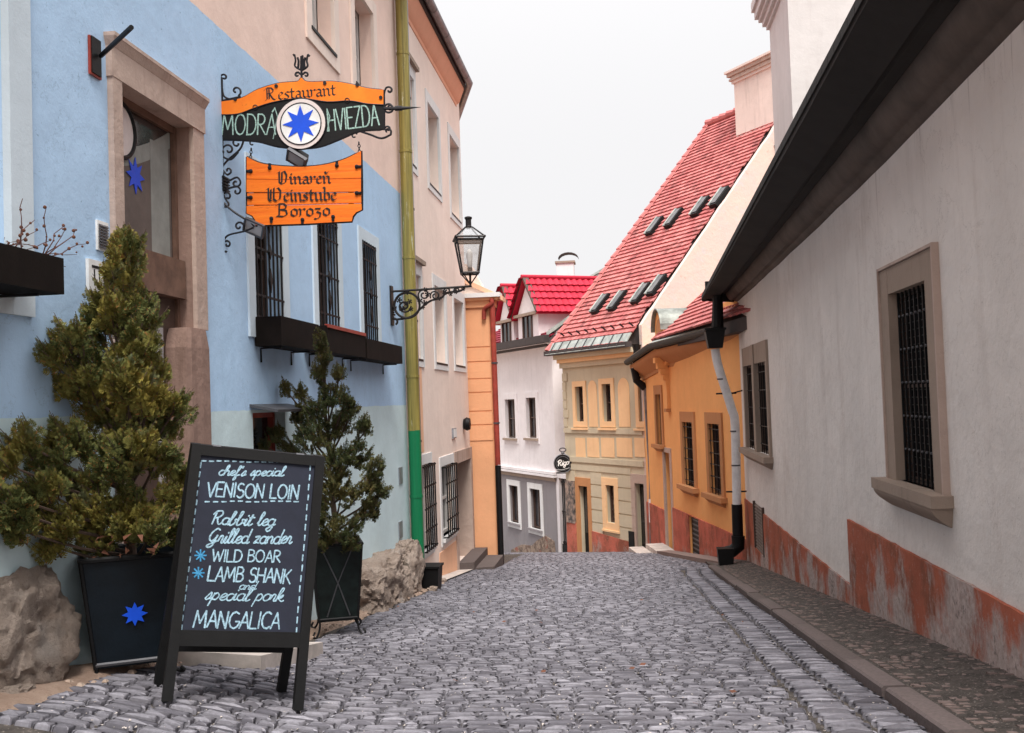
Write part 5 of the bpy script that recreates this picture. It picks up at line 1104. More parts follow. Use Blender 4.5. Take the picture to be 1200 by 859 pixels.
for i in range(n_):
    q0, q1 = i/n_, (i+1)/n_; f_ = lambda q: .115*math.cos(q*PI/2)+.01
    mb.hexa([FR.pt(ow[0]-.08+.05*q1, c-.075-.12*q1, f_(q1)), FR.pt(ow[1]+.05-.03*q1, c-.075-.12*q1, f_(q1)), FR.pt(ow[1]+.05-.03*q1, c-.075-.12*q1, -.02), FR.pt(ow[0]-.08+.05*q1, c-.075-.12*q1, -.02), FR.pt(ow[0]-.08+.05*q0, c-.075-.12*q0, f_(q0)), FR.pt(ow[1]+.05-.03*q0, c-.075-.12*q0, f_(q0)), FR.pt(ow[1]+.05-.03*q0, c-.075-.12*q0, -.02), FR.pt(ow[0]-.08+.05*q0, c-.075-.12*q0, -.02)])
mb.build('sill_moulding', 'stone_trim', w)
for r in (w2a, w2b):
    w = window(FR, rhs, r, .06, .03, 'window_brown', 'window_screen', 1, 1, label='half of the twin window with stone mullion near the ochre house')
    grille(FR, w, r, 5, (.1, .3, .5, .7, .9), -.015, .006)
mb = MB(); mb.box(FR, w2o[0], w2a[0]+.004, w2o[2], w2o[3], -.05, .035); mb.box(FR, w2a[1]-.004, w2b[0]+.004, w2o[2], w2o[3], -.05, .05); mb.box(FR, w2b[1]-.004, w2o[1], w2o[2], w2o[3], -.05, .035); mb.box(FR, w2a[0], w2a[1], w2a[3], w2o[3], -.05, .033); mb.box(FR, w2b[0], w2b[1], w2a[3], w2o[3], -.05, .033); fr_ = mb.build('twin_window_frame', 'stone_trim', rhs)
MB().box(FR, w2o[0]-.13, w2o[1]+.06, w2o[2]-.08, w2o[2]-.002, -.05, .13).build('sill', 'stone_trim', fr_)
mb = MB(); mb.hexa([FR.pt(w2o[0]-.02, w2o[2]-.17, .02), FR.pt(w2o[1]-.05, w2o[2]-.17, .02), FR.pt(w2o[1]-.05, w2o[2]-.17, -.02), FR.pt(w2o[0]-.02, w2o[2]-.17, -.02), FR.pt(w2o[0]-.1, w2o[2]-.08, .11), FR.pt(w2o[1]+.03, w2o[2]-.08, .11), FR.pt(w2o[1]+.03, w2o[2]-.08, -.02), FR.pt(w2o[0]-.1, w2o[2]-.08, -.02)]); mb.build('sill_moulding', 'stone_trim', fr_)
# stepped red plinth, a coat of render slightly proud of the wall
us_ = FR.fp(997, 640)[0]
def plinth(u0, u1, z0, z1):
    mb = MB(); n_ = max(2, int((u1-u0)/.12)); top = [(u0+(u1-u0)*i/n_, z1+.012*noise.noise(V((i*.7, z1, 0)))) for i in range(n_+1)]
    mb.prism([FR.pt(u0, z0, .001), FR.pt(u1, z0, .001)]+[FR.pt(u, v, .001) for u, v in top[::-1]], FR.n*.022); return mb.build('plinth', 'red_plinth', rhs)
plinth(0, V2[0]-.01, -3.5, -1.70); plinth(V2[1]+.01, us_, -3.5, -1.70); MB().box(FR, V2[0]-.01, V2[1]+.01, -3.5, V2[2]-.01, .001, .023).build('plinth', 'red_plinth', rhs); plinth(us_+.001, 14.1, -3.5, -1.125)
mb = MB(); mb.box(FR, V2[0], V2[1], V2[2], V2[3]+.02, -.10, -.05); vd = mb.build('vent', 'black_paint', rhs)
for i in range(14): v = V2[2]+(V2[3]-V2[2])*i/14; MB().hexa([FR.pt(V2[0]+.02, v, .015), FR.pt(V2[1]-.02, v, .015), FR.pt(V2[1]-.02, v+.0, -.04), FR.pt(V2[0]+.02, v, -.04), FR.pt(V2[0]+.02, v+.02, .015), FR.pt(V2[1]-.02, v+.02, .015), FR.pt(V2[1]-.02, v+.05, -.04), FR.pt(V2[0]+.02, v+.05, -.04)]).build('louvre', 'window_stone', vd)
MB().box(FR, V2[0]-.02, V2[0]+.015, V2[2], V2[3]+.03, -.03, .035).build('vent_frame', 'window_brown', vd); MB().box(FR, V2[1]-.015, V2[1]+.03, V2[2], V2[3]+.03, -.03, .035).build('vent_frame', 'window_brown', vd)
# deep eave
st_ = [(2.0, 1.83, 2.24), (5.2, 1.715, 2.06), (7.2, 1.645, 1.95), (9.6, 1.60, 1.84), (12, 1.57, 1.73), (14.5, 1.545, 1.62), (16.45, 1.53, 1.555)]
NXE = .56
def eave(prof, name, m):
    mb = MB(); n_ = len(prof)
    fine = []
    for i in range(len(st_)-1):
        for k2 in range(6): t_ = k2/6; fine.append(tuple(st_[i][j]*(1-t_)+st_[i+1][j]*t_ for j in range(3)))
    fine.append(st_[-1])
    for y_, zw, zo_ in fine:
        for a_, b_ in prof: mb.v.append(V((XR-a_*NXE, y_, zw+(zo_-zw)*a_+b_+.012*noise.noise(V((y_*1.3, 0, 0))))))
    for i in range(len(fine)-1):
        for j in range(n_-1): mb.f.append((i*n_+j, i*n_+j+1, (i+1)*n_+j+1, (i+1)*n_+j))
    return mb.build(name, m, rhs, smooth=True)
eave([(-.02, -.03), (.02, -.035), (.06, -.02), (.08, .0), (.10, .0), (.16, -.01), (.22, .01), (.27, .05), (.30, .09), (.30, .12)], 'cove', 'cove_paint')
eave([(.26, .13), (.34, .10), (.42, .09), (.46, .07), (.52, .07), (.54, .03), (1.0, .0), (1.0, .05), (-.3, .95)], 'soffit', 'dark_soffit')
# barge closing the far end, roof
mb = MB(); mb.prism([V((XR+.1, 16.45, 1.5)), V((XR-NXE, 16.45, 1.55)), V((XR-NXE, 16.45, 1.62)), V((XR+3, 16.45, 4.6)), V((XR+3, 16.45, 1.5))], (0, -.05, 0)); mb.build('roof_end', 'dark_soffit', rhs)
MB().hexa([V((XR-NXE, 2, 2.28)), V((XR-NXE, 16.44, 1.6)), V((XR+3.2, 16.44, 4.9)), V((XR+3.2, 2, 5.5)), V((XR-NXE, 2, 2.33)), V((XR-NXE, 16.44, 1.65)), V((XR+3.2, 16.44, 4.95)), V((XR+3.2, 2, 5.55))]).build('roof_slope', 'dark_soffit', rhs)
y = 2.3
while y < 16.3:
    a_ = 2.24-(y-2)*.0473; MB().hexa([V((XR-NXE-.015, y, a_-.0)), V((XR-NXE+.1, y, a_)), V((XR-NXE+.1, y+.17, a_-.01)), V((XR-NXE-.015, y+.17, a_-.01)), V((XR-NXE-.012, y, a_+.06)), V((XR-NXE+.1, y, a_+.14)), V((XR-NXE+.1, y+.17, a_+.13)), V((XR-NXE-.012, y+.17, a_+.05+R_.uniform(-.01, .012)))]).build('eave_tile', 'dark_soffit', rhs); y += .18
# white tower like chimney
t = thing('chimney', 'tall grey white tower chimney with a stepped cornice rising behind the dark eave', 'chimney', (3, 14.5, 2))
c0 = atd(909, 200, 15.4); c1 = atd(930, 160, 13.7); xx = (c0.x+c1.x)/2; x1 = atd(1013, 40, 13.7).x; zc_ = atd(909, 34, 15.4).z
MB().hexa([V((c0.x, 15.4, 1.9)), V((c1.x, 13.7, 1.9)), V((x1, 13.7, 1.9)), V((x1, 15.4, 1.9)), V((c0.x, 15.4, zc_)), V((c1.x, 13.7, zc_)), V((x1, 13.7, zc_)), V((x1, 15.4, zc_))]).build('shaft', 'tower_plaster', t)
for i, (a_, b_, o_3) in enumerate(((0, .07, .03), (.07, .16, .08), (.16, .23, .13), (.23, .36, .18), (.36, .5, .22))): MB().hexa([V((min(c0.x, c1.x)-o_3, 15.4+o_3, zc_+a_)), V((min(c0.x, c1.x)-o_3, 13.7-o_3, zc_+a_)), V((x1+o_3, 13.7-o_3, zc_+a_)), V((x1+o_3, 15.4+o_3, zc_+a_)), V((min(c0.x, c1.x)-o_3, 15.4+o_3, zc_+b_)), V((min(c0.x, c1.x)-o_3, 13.7-o_3, zc_+b_)), V((x1+o_3, 13.7-o_3, zc_+b_)), V((x1+o_3, 15.4+o_3, zc_+b_))]).build('cornice_course', 'tower_plaster', t)
# short ochre return wall under the eave end, hopper, white downpipe
MB().box(FO, FO.len-.75, FO.len+.02, zo+.4, 1.56, -.2, .02).build('upper_wall', 'ochre_plaster', oc)
t = thing('drainpipe', 'white drainpipe with black hopper and black foot where the ochre and grey houses meet', 'pipe', atd(850, 662, 15.9))
dq = lambda px, py, d=16.0: atd(px, py, d)
mb = MB(); a_ = dq(838, 408); mb.hexa([a_+V((x*.11, y_*.13, 0)) for x, y_ in ((-1,-1), (1,-1), (1,1), (-1,1))]+[a_+V((x*.155, y_*.16, .28)) for x, y_ in ((-1,-1), (1,-1), (1,1), (-1,1))]); mb.build('hopper', 'black_metal', t)
MB().box(facade((a_.x-.16, 15.83), (a_.x+.16, 15.83)), -.01, .33, a_.z+.28, a_.z+.315, -.33, .01).build('hopper_rim', 'black_paint', t)
MB().tube([dq(841, 384), dq(841, 352), dq(840, 334)], [.10, .085, .11], 10).build('upper_pipe', 'black_metal', t)
MB().tube([dq(829, 352, 16.3), dq(829.5, 330, 16.3)], [.03, .05], 8).build('vent_stub', 'black_metal', t)
MB().tube(cr([dq(838, 409), dq(842, 430), dq(857, 478), dq(861.5, 500), dq(863.5, 592)], 5), .070, 14).build('white_pipe', 'white_pipe', t, smooth=True)
for p_ in ((845.5, 444), (861, 505), (862.5, 545)): c_ = dq(*p_); MB().tube([c_-V((0, 0, .015)), c_+V((0, 0, .008))], .0725, 14).build('pipe_seam', 'old_metal', t)
MB().tube([dq(863.5, 591), dq(865, 637)], .085, 14).build('black_pipe', 'black_metal', t, smooth=True)
MB().tube([dq(865, 628), dq(865, 640), dq(858, 646), dq(846, 648)], [.11, .11, .10, .09], 10).build('elbow', 'black_metal', t, smooth=True)
mb = MB(); e0 = dq(849, 641); zb_ = G(e0.x, 15.9)-.05
mb.hexa([V((e0.x-.10, 15.8, zb_)), V((e0.x+.10, 15.8, zb_)), V((e0.x+.10, 16.0, zb_)), V((e0.x-.10, 16.0, zb_)), V((e0.x-.13, 15.78, e0.z)), V((e0.x+.13, 15.78, e0.z)), V((e0.x+.13, 16.02, e0.z)), V((e0.x-.13, 16.02, e0.z))]); mb.build('pipe_shoe', 'black_metal', t)
for yy in (576, 461):
    c_ = dq(863 if yy > 500 else 851, yy); mb = MB(); mb.tube([c_+V((-.16, 0, 0)), c_+V((.16, -.0, 0))], .014, 5); mb.tube([c_+V((0, 0, .12)), c_+V((0, -.0, -.12))], .012, 5) if yy > 500 else mb.tube([c_+V((.1, 0, 0)), c_+V((.36, .2, .06))], .012, 5); mb.build('pipe_clamp', 'black_metal', t)
# ------------------------------------------------------------------ hanging restaurant sign
YS = onx(262, 200, XL).y
FS = Plane(V((0, YS, 0)), V((1, 0, 0)))
def Z(x, y): return (230+x*.29095, 50+y*.29103)   # enlarged view coordinates -> photograph pixels
def zp(pts, w=0): return [FS.P(*Z(*p), w) for p in pts]
def zc_(pts, n=6): return [FS.fp(*Z(p.x, p.y)) for p in cr([V((a, b, 0)) for a, b in pts], n)]
t = thing('restaurant_sign', 'orange and black painted board with a blue star medallion on a wrought iron bracket', 'sign', FS.P(262, 300))
top = zc_([(95,240),(180,226),(250,190),(330,166),(392,160),(412,157),(425,143),(440,156),(470,160),(550,158),(620,168),(690,185),(755,192)], 4)
mid_ = zc_([(95,292),(170,289),(240,264),(320,240),(425,226),(530,240),(620,236),(690,248),(755,252)], 4)
low = zc_([(95,390),(170,392),(250,398),(330,418),(420,425),(500,418),(580,388),(660,356),(755,350)], 4)
flat(MB(), FS, mid_+top[::-1], -.016, .012).build('orange_band', 'orange_paint', t)
flat(MB(), FS, low+mid_[::-1], -.016, .009).build('black_band', 'black_paint', t)
edge_ = [FS.pt(u, v, 0) for u, v in low+top[::-1]]; MB().tube(edge_+[edge_[0]], .009, 6).build('iron_edge', 'bracket_iron', t, smooth=True)
MB().tube([FS.pt(u, v, .012) for u, v in mid_], .004, 5).build('band_line', 'bracket_iron', t)
mc = FS.fp(*Z(425, 330)); k_ = .29095*YS/FOC*1.08
def circ(r, w, n=40, rx=1.): return [FS.pt(mc[0]+r*rx*math.cos(2*PI*i/n), mc[1]+r*math.sin(2*PI*i/n), w) for i in range(n+1)]
md = MB().prism(circ(97*k_, -.02)[:-1], FS.n*.042).build('medallion', 'ring_white', t)
MB().prism(circ(80*k_, .022)[:-1], FS.n*.003).build('inner_disc', 'paper_white', md)
MB().tube(circ(97*k_, .012), .007, 6).build('medallion_rim', 'bracket_iron', md, smooth=True); MB().tube(circ(81*k_, .024), .0045, 5).build('inner_ring', 'bracket_iron', md, smooth=True)
sp_ = [(mc[0]+72*k_*(1 if i % 2 == 0 else .48)*math.sin(PI*i/8), mc[1]+(-0)*k_+72*k_*(1 if i % 2 == 0 else .48)*math.cos(PI*i/8)) for i in range(16)]
flat(MB(), FS, sp_, .0255, .029).build('blue_star', 'sign_blue', md)
mb = MB(); letters(mb, FS, 'Restaurant', GOT, Z(280, 236), Z(566, 213), 50*.291, .062, math.radians(38), w=.0125); mb.build('lettering', 'black_letter', t)
mb = MB(); letters(mb, FS, 'MODRÁ', CAP, Z(106, 372), Z(326, 372), 80*.291, .035, w=.0105); mb.build('chalky_lettering', 'chalk_green', t); mb = MB(); letters(mb, FS, 'HVIEZDA', CAP, Z(536, 358), Z(742, 332), 84*.291, .035, w=.0105)
for a_ in (((318, 262), (330, 300), (312, 390)), ((528, 268), (540, 300), (530, 360))): mb.tube([FS.P(*Z(*p), .0115) for p in a_], .004, 4)
mb.build('chalky_lettering', 'chalk_green', t)
for cx, cy in ((240, 262), (610, 234)): MB().tube([FS.P(*Z(cx+9*math.cos(a_), cy+9*math.sin(a_)), .014) for a_ in [2*PI*i/10 for i in range(11)]], .003, 4).build('ring_eye', 'bracket_iron', t)
for x, y in ((160, 230), (325, 177), (520, 165), (650, 172), (745, 223)): MB().tube([FS.P(*Z(x, y), .01), FS.P(*Z(x, y), .02)], .013, 8).build('clamp', 'bracket_iron', t)
# wrought iron
def iron(pts, r=.0075, nm='scroll', w=0., par=None):
    MB().tube([FS.P(*Z(p.x, p.y), w) for p in cr([V((a, b, 0)) for a, b in pts], 6)], r, 6).build(nm, 'bracket_iron', par or t, smooth=True)
def spir(cx, cy, r, a0, turns, sgn, n=9, r1=.18):
    return [(cx+r*(1-(1-r1)*i/n)*math.cos(math.radians(a0)+sgn*2*PI*turns*i/n), cy-r*(1-(1-r1)*i/n)*math.sin(math.radians(a0)+sgn*2*PI*turns*i/n)) for i in range(n+1)]
iron([(101, 140), (103, 300), (104, 500), (106, 700), (108, 850)], .012, 'upright')
MB().hexa([FS.P(*Z(x, y), w) for x, y, w in ((106, 858, -.015), (110, 858, -.015), (110, 858, .015), (106, 858, .015), (93, 838, -.015), (123, 838, -.015), (123, 838, .015), (93, 838, .015))]).build('spear_tip', 'bracket_iron', t)
S_ = [[(101, 190), (99, 150)]+spir(112, 140, 15, 180, .9, -1), [(101, 235), (130, 228)]+[(175, 218)]+spir(160, 195, 22, 300, .9, 1), [(104, 180), (112, 215), (140, 228), (180, 220)],
      spir(65, 270, 14, 160, .9, 1)[::-1]+[(62, 300), (95, 340), (103, 370)], [(103, 262), (75, 300), (55, 310)], [(60, 262), (72, 300), (102, 322)],
      [(104, 500), (130, 470), (175, 430), (190, 395)]+spir(165, 405, 25, 30, .9, 1), spir(130, 432, 26, 200, 1., -1)[::-1]+[(110, 460), (140, 470), (170, 440)], [(105, 510)]+spir(128, 515, 16, 250, .9, 1),
      spir(160, 565, 22, 90, 1.1, -1)[::-1]+[(120, 560), (104, 540)], spir(163, 598, 19, 100, .9, -1)[::-1]+[(120, 590), (104, 600)], [(104, 640)]+spir(125, 620, 22, 200, .9, -1), [(103, 600), (125, 640)]+spir(118, 652, 14, 40, .9, -1),
      [(104, 640), (150, 680), (205, 715)], [(108, 800), (130, 775), (190, 760), (230, 745)], spir(172, 740, 22, 320, 1.1, 1)[::-1]+[(200, 712), (235, 740)], [(107, 800)]+spir(125, 812, 16, 150, 1., -1),
      [(755, 192), (757, 250), (757, 352)], [(757, 205)]+spir(777, 192, 17, 180, 1.0, -1), spir(777, 262, 20, 200, 1., -1)[::-1]+[(757, 262)], spir(778, 262, 24, 180, 1., 1)[::-1]+[(757, 280)],
      [(660, 357), (700, 370), (745, 385), (780, 372)]+spir(770, 357, 16, 330, .7, 1), [(757, 352)]+spir(772, 348, 14, 180, .8, -1),
      [(425, 145), (424, 120), (425, 105)], [(425, 128)]+spir(442, 130, 12, 160, .9, -1), [(425, 128)]+spir(407, 130, 12, 20, .9, 1), [(425, 112), (398, 95), (400, 72), (396, 48)], [(425, 112), (448, 95), (445, 72), (450, 48)], [(410, 104), (412, 75), (408, 60)], [(437, 104), (435, 75), (440, 60)], [(422, 108), (423, 55)], [(428, 108), (428, 52)],
      [(396, 48), (390, 52)], [(450, 48), (456, 54)]]
for s_ in S_: iron(s_, .0075 if len(s_) > 3 else .009)
for a_, b_, r in (((757, 265), (800, 265), .012), ((800, 265), (828, 264), .018), ((828, 264), (905, 260), .014)):
    MB().tube([FS.P(*Z(*a_)), FS.P(*Z(*b_))], [r, r if b_[0] < 830 else .001], 7).build('spear', 'bracket_iron', t)
for h_ in (((222, 398), (222, 425)), ((648, 368), (650, 390))):
    iron([h_[0]]+spir(h_[0][0]-(10 if h_[0][0] > 400 else -4), h_[0][1]+8, 14, 90, .6, 1), .006)
for x, y in ((104, 440), (104, 530), (104, 620), (104, 700)): MB().ball(FS.P(*Z(x, y)), .017, 8).build('knuckle', 'bracket_iron', t)
for y in (180, 780): MB().tube([FS.P(*Z(102, y)), FS.P(*Z(102, y))+V((-.06, 0, 0))], .01, 6).build('wall_stay', 'bracket_iron', t)
# second board, hung on chains
t2 = thing('hanging_board', 'orange plank board with black gothic lettering hanging below the starred sign', 'sign', FS.P(*Z(435, 735)))
oty = [(205,460),(255,485),(330,497),(430,501),(520,492),(600,470),(665,437)]
topc = cr([V((a, b, 0)) for a, b in oty], 5)
def ty(x):
    for i in range(len(topc)-1):
        if topc[i].x <= x <= topc[i+1].x+1e-6: f_ = (x-topc[i].x)/(topc[i+1].x-topc[i].x+1e-9); return topc[i].y*(1-f_)+topc[i+1].y*f_
    return topc[0].y if x < 300 else topc[-1].y
xs = [205+460*i/20 for i in range(21)]
spl = [(552, 548), (604, 604), (655, 649)]
def plank(tp, bt, w): flat(MB(), FS, [FS.fp(*Z(*p)) for p in bt]+[FS.fp(*Z(*p)) for p in tp[::-1]], -.012+w, .010+w).build('plank', 'orange_wood', t2)
plank([(x, ty(x)) for x in xs], [(205, 549), (440, 551), (665, 546)], .0)
plank([(205, 552), (440, 554), (665, 549)], [(205, 603), (440, 603), (665, 601)], .003)
plank([(205, 606), (440, 606), (665, 604)], [(205, 654), (440, 651), (666, 645)], -.002)
plank([(205, 658), (440, 655), (667, 649)], [(205, 688), (228, 698), (240, 716), (240, 736), (440, 730), (628, 720), (632, 700), (645, 684), (668, 674)], .001)
MB().box(FS, FS.fp(*Z(230, 600))[0], FS.fp(*Z(250, 600))[0], FS.fp(*Z(240, 700))[1], FS.fp(*Z(240, 500))[1], -.03, -.0125).build('batten', 'dark_wood', t2)
MB().box(FS, FS.fp(*Z(610, 600))[0], FS.fp(*Z(630, 600))[0], FS.fp(*Z(240, 700))[1], FS.fp(*Z(240, 490))[1], -.03, -.0125).build('batten', 'dark_wood', t2)
ol = [(x, ty(x)) for x in xs]+[(668, 560), (668, 674), (645, 684), (632, 700), (628, 720), (440, 731), (240, 737), (240, 716), (228, 698), (205, 688), (205, 560), (205, 460)]
MB().tube([FS.P(*Z(*p), .0) for p in ol], .010, 6).build('iron_edge', 'bracket_iron', t2)
for x, y, vx, vy in ((298, 493, 0, 1), (568, 484, 0, 1), (210, 519, 1, 0), (660, 501, -1, 0), (210, 625, 1, 0), (660, 607, -1, 0), (305, 722, 0, -1), (553, 715, 0, -1), (430, 727, 0, -1)):
    a_, b_ = FS.P(*Z(x-5*vx, y-5*vy), .012), FS.P(*Z(x+12*vx, y+12*vy), .012); mb = MB(); mb.tube([a_, b_], .011, 6); mb.ball(b_, .016, 6); mb.build('clamp', 'bracket_iron', t2)
for txt, a_, b_, h_ in (('Vinareň', (328, 572), (546, 568), 50), ('Weinstube', (286, 640), (570, 636), 52), ('Borozo', (326, 702), (545, 697), 50)):
    mb = MB(); letters(mb, FS, txt, GOT, Z(*a_), Z(*b_), h_*.291, .075, math.radians(38), w=.0138); mb.build('lettering', 'black_letter', t2)
for a_, b_ in (((222, 425), (218, 466)), ((655, 400), (657, 443))):
    p0, p1 = FS.P(*Z(*a_)), FS.P(*Z(*b_)); n_ = 4
    for i in range(n_):
        c_ = p0.lerp(p1, (i+.5)/n_); ax = V((1, 0, 0)) if i % 2 else V((0, 1, 0)); hh = (p1-p0).length/n_*.62
        MB().tube([c_+ax*.009*math.cos(q)+V((0, 0, hh*math.sin(q))) for q in [2*PI*k/10 for k in range(11)]], .0035, 5).build('chain_link', 'bracket_iron', t2)
# flood lights
def flood(px, py, label, a_, tilt):
    t = thing('floodlight', label, 'floodlight', FS.P(px, py)); o_3 = FS.P(px, py, .0)
    F_ = Plane(o_3, V((math.cos(a_), .0, math.sin(a_))), V((-math.sin(a_)*.8, tilt, math.cos(a_)*.8)))
    MB().hexa([F_.pt(-.07, -.045, -.03), F_.pt(.07, -.045, -.03), F_.pt(.05, -.03, -.09), F_.pt(-.05, -.03, -.09), F_.pt(-.07, .045, -.03), F_.pt(.07, .045, -.03), F_.pt(.05, .03, -.09), F_.pt(-.05, .03, -.09)]).build('housing', 'black_metal', t)
    bars(MB(), F_, (-.08, .08, -.055, .055), .012, -.03, .0).build('frame', 'old_metal', t); MB().box(F_, -.07, .07, -.045, .045, -.028, -.01).build('glass', 'pale_glass', t); return t
flood(296.5, 268, 'small floodlight under the left corner of the orange plank board', -.45, -.5); flood(346, 188, 'small floodlight above the orange plank board, aimed down', -.6, -.9)
t = thing('transformer_box', 'small black ribbed box with a white cable on the sign bracket', 'box', FS.P(252, 222)); c_ = FS.fp(253, 216)
MB().box(FS, c_[0]-.05, c_[0]+.07, c_[1]-.055, c_[1]+.055, -.06, .03).build('box', 'black_metal', t)
for i in range(5): MB().box(FS, c_[0]-.06, c_[0]+.08, c_[1]-.05+.022*i, c_[1]-.04+.022*i, -.065, .035).build('rib', 'black_metal', t)
MB().tube(cr([FS.P(243, 222), FS.P(240, 210, .01), FS.P(240, 228), FS.P(243, 240), FS.P(246, 250), FS.P(250, 270), FS.P(254, 282), FS.P(261, 284)], 5), .0035, 5).build('cable', 'paper_white', t)
MB().box(FS, FS.fp(241, 240)[0], FS.fp(246, 240)[0], FS.fp(241, 246)[1], FS.fp(241, 239)[1], -.01, .01).build('plug', 'paper_white', t)

# ------------------------------------------------------------------ street lantern
YL = onx(458, 350, XL).y; FL2 = Plane(V((0, YL, 0)), V((1, 0, 0)))
def Q(x, y, w=0): return FL2.P(440+x*.17462, 240+y*.17462, w)
t = thing('street_lantern', 'four sided glass street lantern on a scrolled iron arm beside the drainpipes', 'street lamp', Q(640, 560))
MB().box(FL2, FL2.fp(440+90*.1746, 300)[0]-.02, FL2.fp(440+106*.1746, 300)[0], FL2.fp(460, 240+810*.1746)[1], FL2.fp(460, 240+545*.1746)[1], -.06, .06).build('wall_plate', 'lamp_iron', t)
MB().tube([Q(95, 583), Q(645, 546)], .014, 8).build('arm', 'lamp_iron', t)
def irn(pts, r=.012, nm='scroll'): MB().tube([Q(p.x, p.y) for p in cr([V((a, b, 0)) for a, b in pts], 6)], r, 6).build(nm, 'lamp_iron', t, smooth=True)
irn([(212+85*math.cos(a_), 675+85*math.sin(a_)) for a_ in [2*PI*i/16 for i in range(17)]], .015, 'ring')
irn([(100, 700), (120, 762), (180, 765), (250, 745), (310, 690), (370, 645), (440, 625), (480, 590), (560, 580), (600, 560)], .013, 'lower_scroll')
irn([(195+45*(1-.06*i)*math.cos(.7*i), 680+45*(1-.06*i)*math.sin(.7*i)) for i in range(14)], .012)
irn([(110, 790)]+[(125+22*math.cos(a_), 785+22*math.sin(a_)) for a_ in [PI+.6*i for i in range(8)]], .013)
for cx, cy, r in ((325, 605, 40), (400, 610, 34), (480, 580, 24), (545, 575, 20)): irn([(cx+r*(1-.055*i)*math.cos(2.6+.65*i), cy+r*(1-.055*i)*math.sin(2.6+.65*i)) for i in range(14)], .010)
for i, (cx, cy, r) in enumerate([(160, 640, 20), (180, 700, 22), (230, 650, 18), (240, 700, 16), (205, 665, 16), (120, 690, 24), (115, 735, 20), (300, 645, 18), (330, 660, 20), (350, 600, 18), (320, 690, 13), (430, 630, 14), (465, 595, 15), (505, 600, 15), (590, 565, 14), (540, 585, 15), (215, 590, 16), (335, 570, 16)]):
    mb = MB(); rr_ = r*.1746*YL/FOC; c_ = Q(cx, cy)       # leaf rosettes
    for q in range(5):
        a_ = 2*PI*q/5+i; d = V((math.cos(a_), 0, math.sin(a_))); s2 = V((-d.z, 0, d.x))
        mb.hexa([c_+s2*rr_*.1+V((0, -.008, 0)), c_-s2*rr_*.1+V((0, -.008, 0)), c_-s2*rr_*.1+V((0, .008, 0)), c_+s2*rr_*.1+V((0, .008, 0)), c_+d*rr_+s2*rr_*.35+V((0, -.014, 0)), c_+d*rr_-s2*rr_*.35+V((0, -.014, 0)), c_+d*rr_-s2*rr_*.35+V((0, .0, 0)), c_+d*rr_+s2*rr_*.35+V((0, .0, 0))])
    mb.ball(c_+V((0, -.01, 0)), rr_*.45, 6); mb.build('leaf_ornament', 'lamp_iron', t)
lc = Q(636, 500); cx, cy = lc.x, YL; ang = math.radians(14)
def sq(hw, z): return [V((cx+hw*(math.cos(ang)*a_-math.sin(ang)*b_), cy+hw*(math.sin(ang)*a_+math.cos(ang)*b_), z)) for a_, b_ in ((-1,-1), (1,-1), (1,1), (-1,1))]
zz = lambda y: Q(636, y).z
kk = .17462*YL/FOC; hwT, hwB = 88*kk, 55*kk
T_, B_ = sq(hwT, zz(243)), sq(hwB, zz(460)); A_ = sq(22*kk, zz(152)); E_ = sq(hwT*1.12, zz(226))
mb = MB()
fr = MB()
for i in range(4):
    j = (i+1) % 4; fr.tube([B_[i], T_[i]], .012, 5); fr.tube([T_[i], T_[j]], .014, 5); fr.tube([B_[i], B_[j]], .014, 5); fr.tube([E_[i], A_[i]], .010, 5); fr.tube([E_[i], E_[j]], .013, 5)
fr.build('lantern_frame', 'lamp_iron', t)
for i in range(4):
    j = (i+1) % 4; MB().hexa([p for p in (B_[i], B_[j], B_[j]*.99+V((cx, cy, B_[j].z))*.01, B_[i]*.99+V((cx, cy, B_[i].z))*.01, T_[i], T_[j], T_[j]*.99+V((cx, cy, T_[j].z))*.01, T_[i]*.99+V((cx, cy, T_[i].z))*.01)]).build('pane', 'lantern_glass', t)
    MB().hexa([p for p in (E_[i], E_[j], E_[j]*.99+V((cx, cy, E_[j].z))*.01, E_[i]*.99+V((cx, cy, E_[i].z))*.01, A_[i], A_[j], A_[j]*.99+V((cx, cy, A_[j].z))*.01, A_[i]*.99+V((cx, cy, A_[i].z))*.01)]).build('roof_pane', 'lantern_glass', t)
    MB().tube([B_[i], V((cx, cy, zz(535)))], .008, 5).build('cradle_bar', 'lamp_iron', t)
for a_, b_ in zip(E_, T_): MB().ball(a_, .016, 6).build('corner_knob', 'lamp_iron', t)
MB().lathe([(22*kk, 0), (24*kk, .01), (20*kk, .02), (20*kk, zz(88)-zz(152)-.02), (26*kk, zz(88)-zz(152)-.01), (26*kk, zz(88)-zz(152)+.01), (10*kk, zz(88)-zz(152)+.02)], V((cx, cy, zz(152))), n=14).build('chimney_cap', 'lamp_iron', t)
MB().lathe([(.014, 0), (.014, zz(465)-zz(545)), (.04, zz(465)-zz(545)), (.04, zz(465)-zz(545)+.015)], V((cx, cy, zz(545))), n=10).build('stem', 'lamp_iron', t)
MB().lathe([(.03, 0), (.03, .06), (.018, .08), (.018, .12)], V((cx, cy, zz(458))), n=10).build('burner', 'lamp_iron', t)
MB().lathe([(.015, 0), (.03, .02), (.033, .10), (.042, .15), (.038, .2), (.012, .235)], V((cx, cy, zz(425))), n=14).build('bulb', 'paper_white', t, smooth=True)

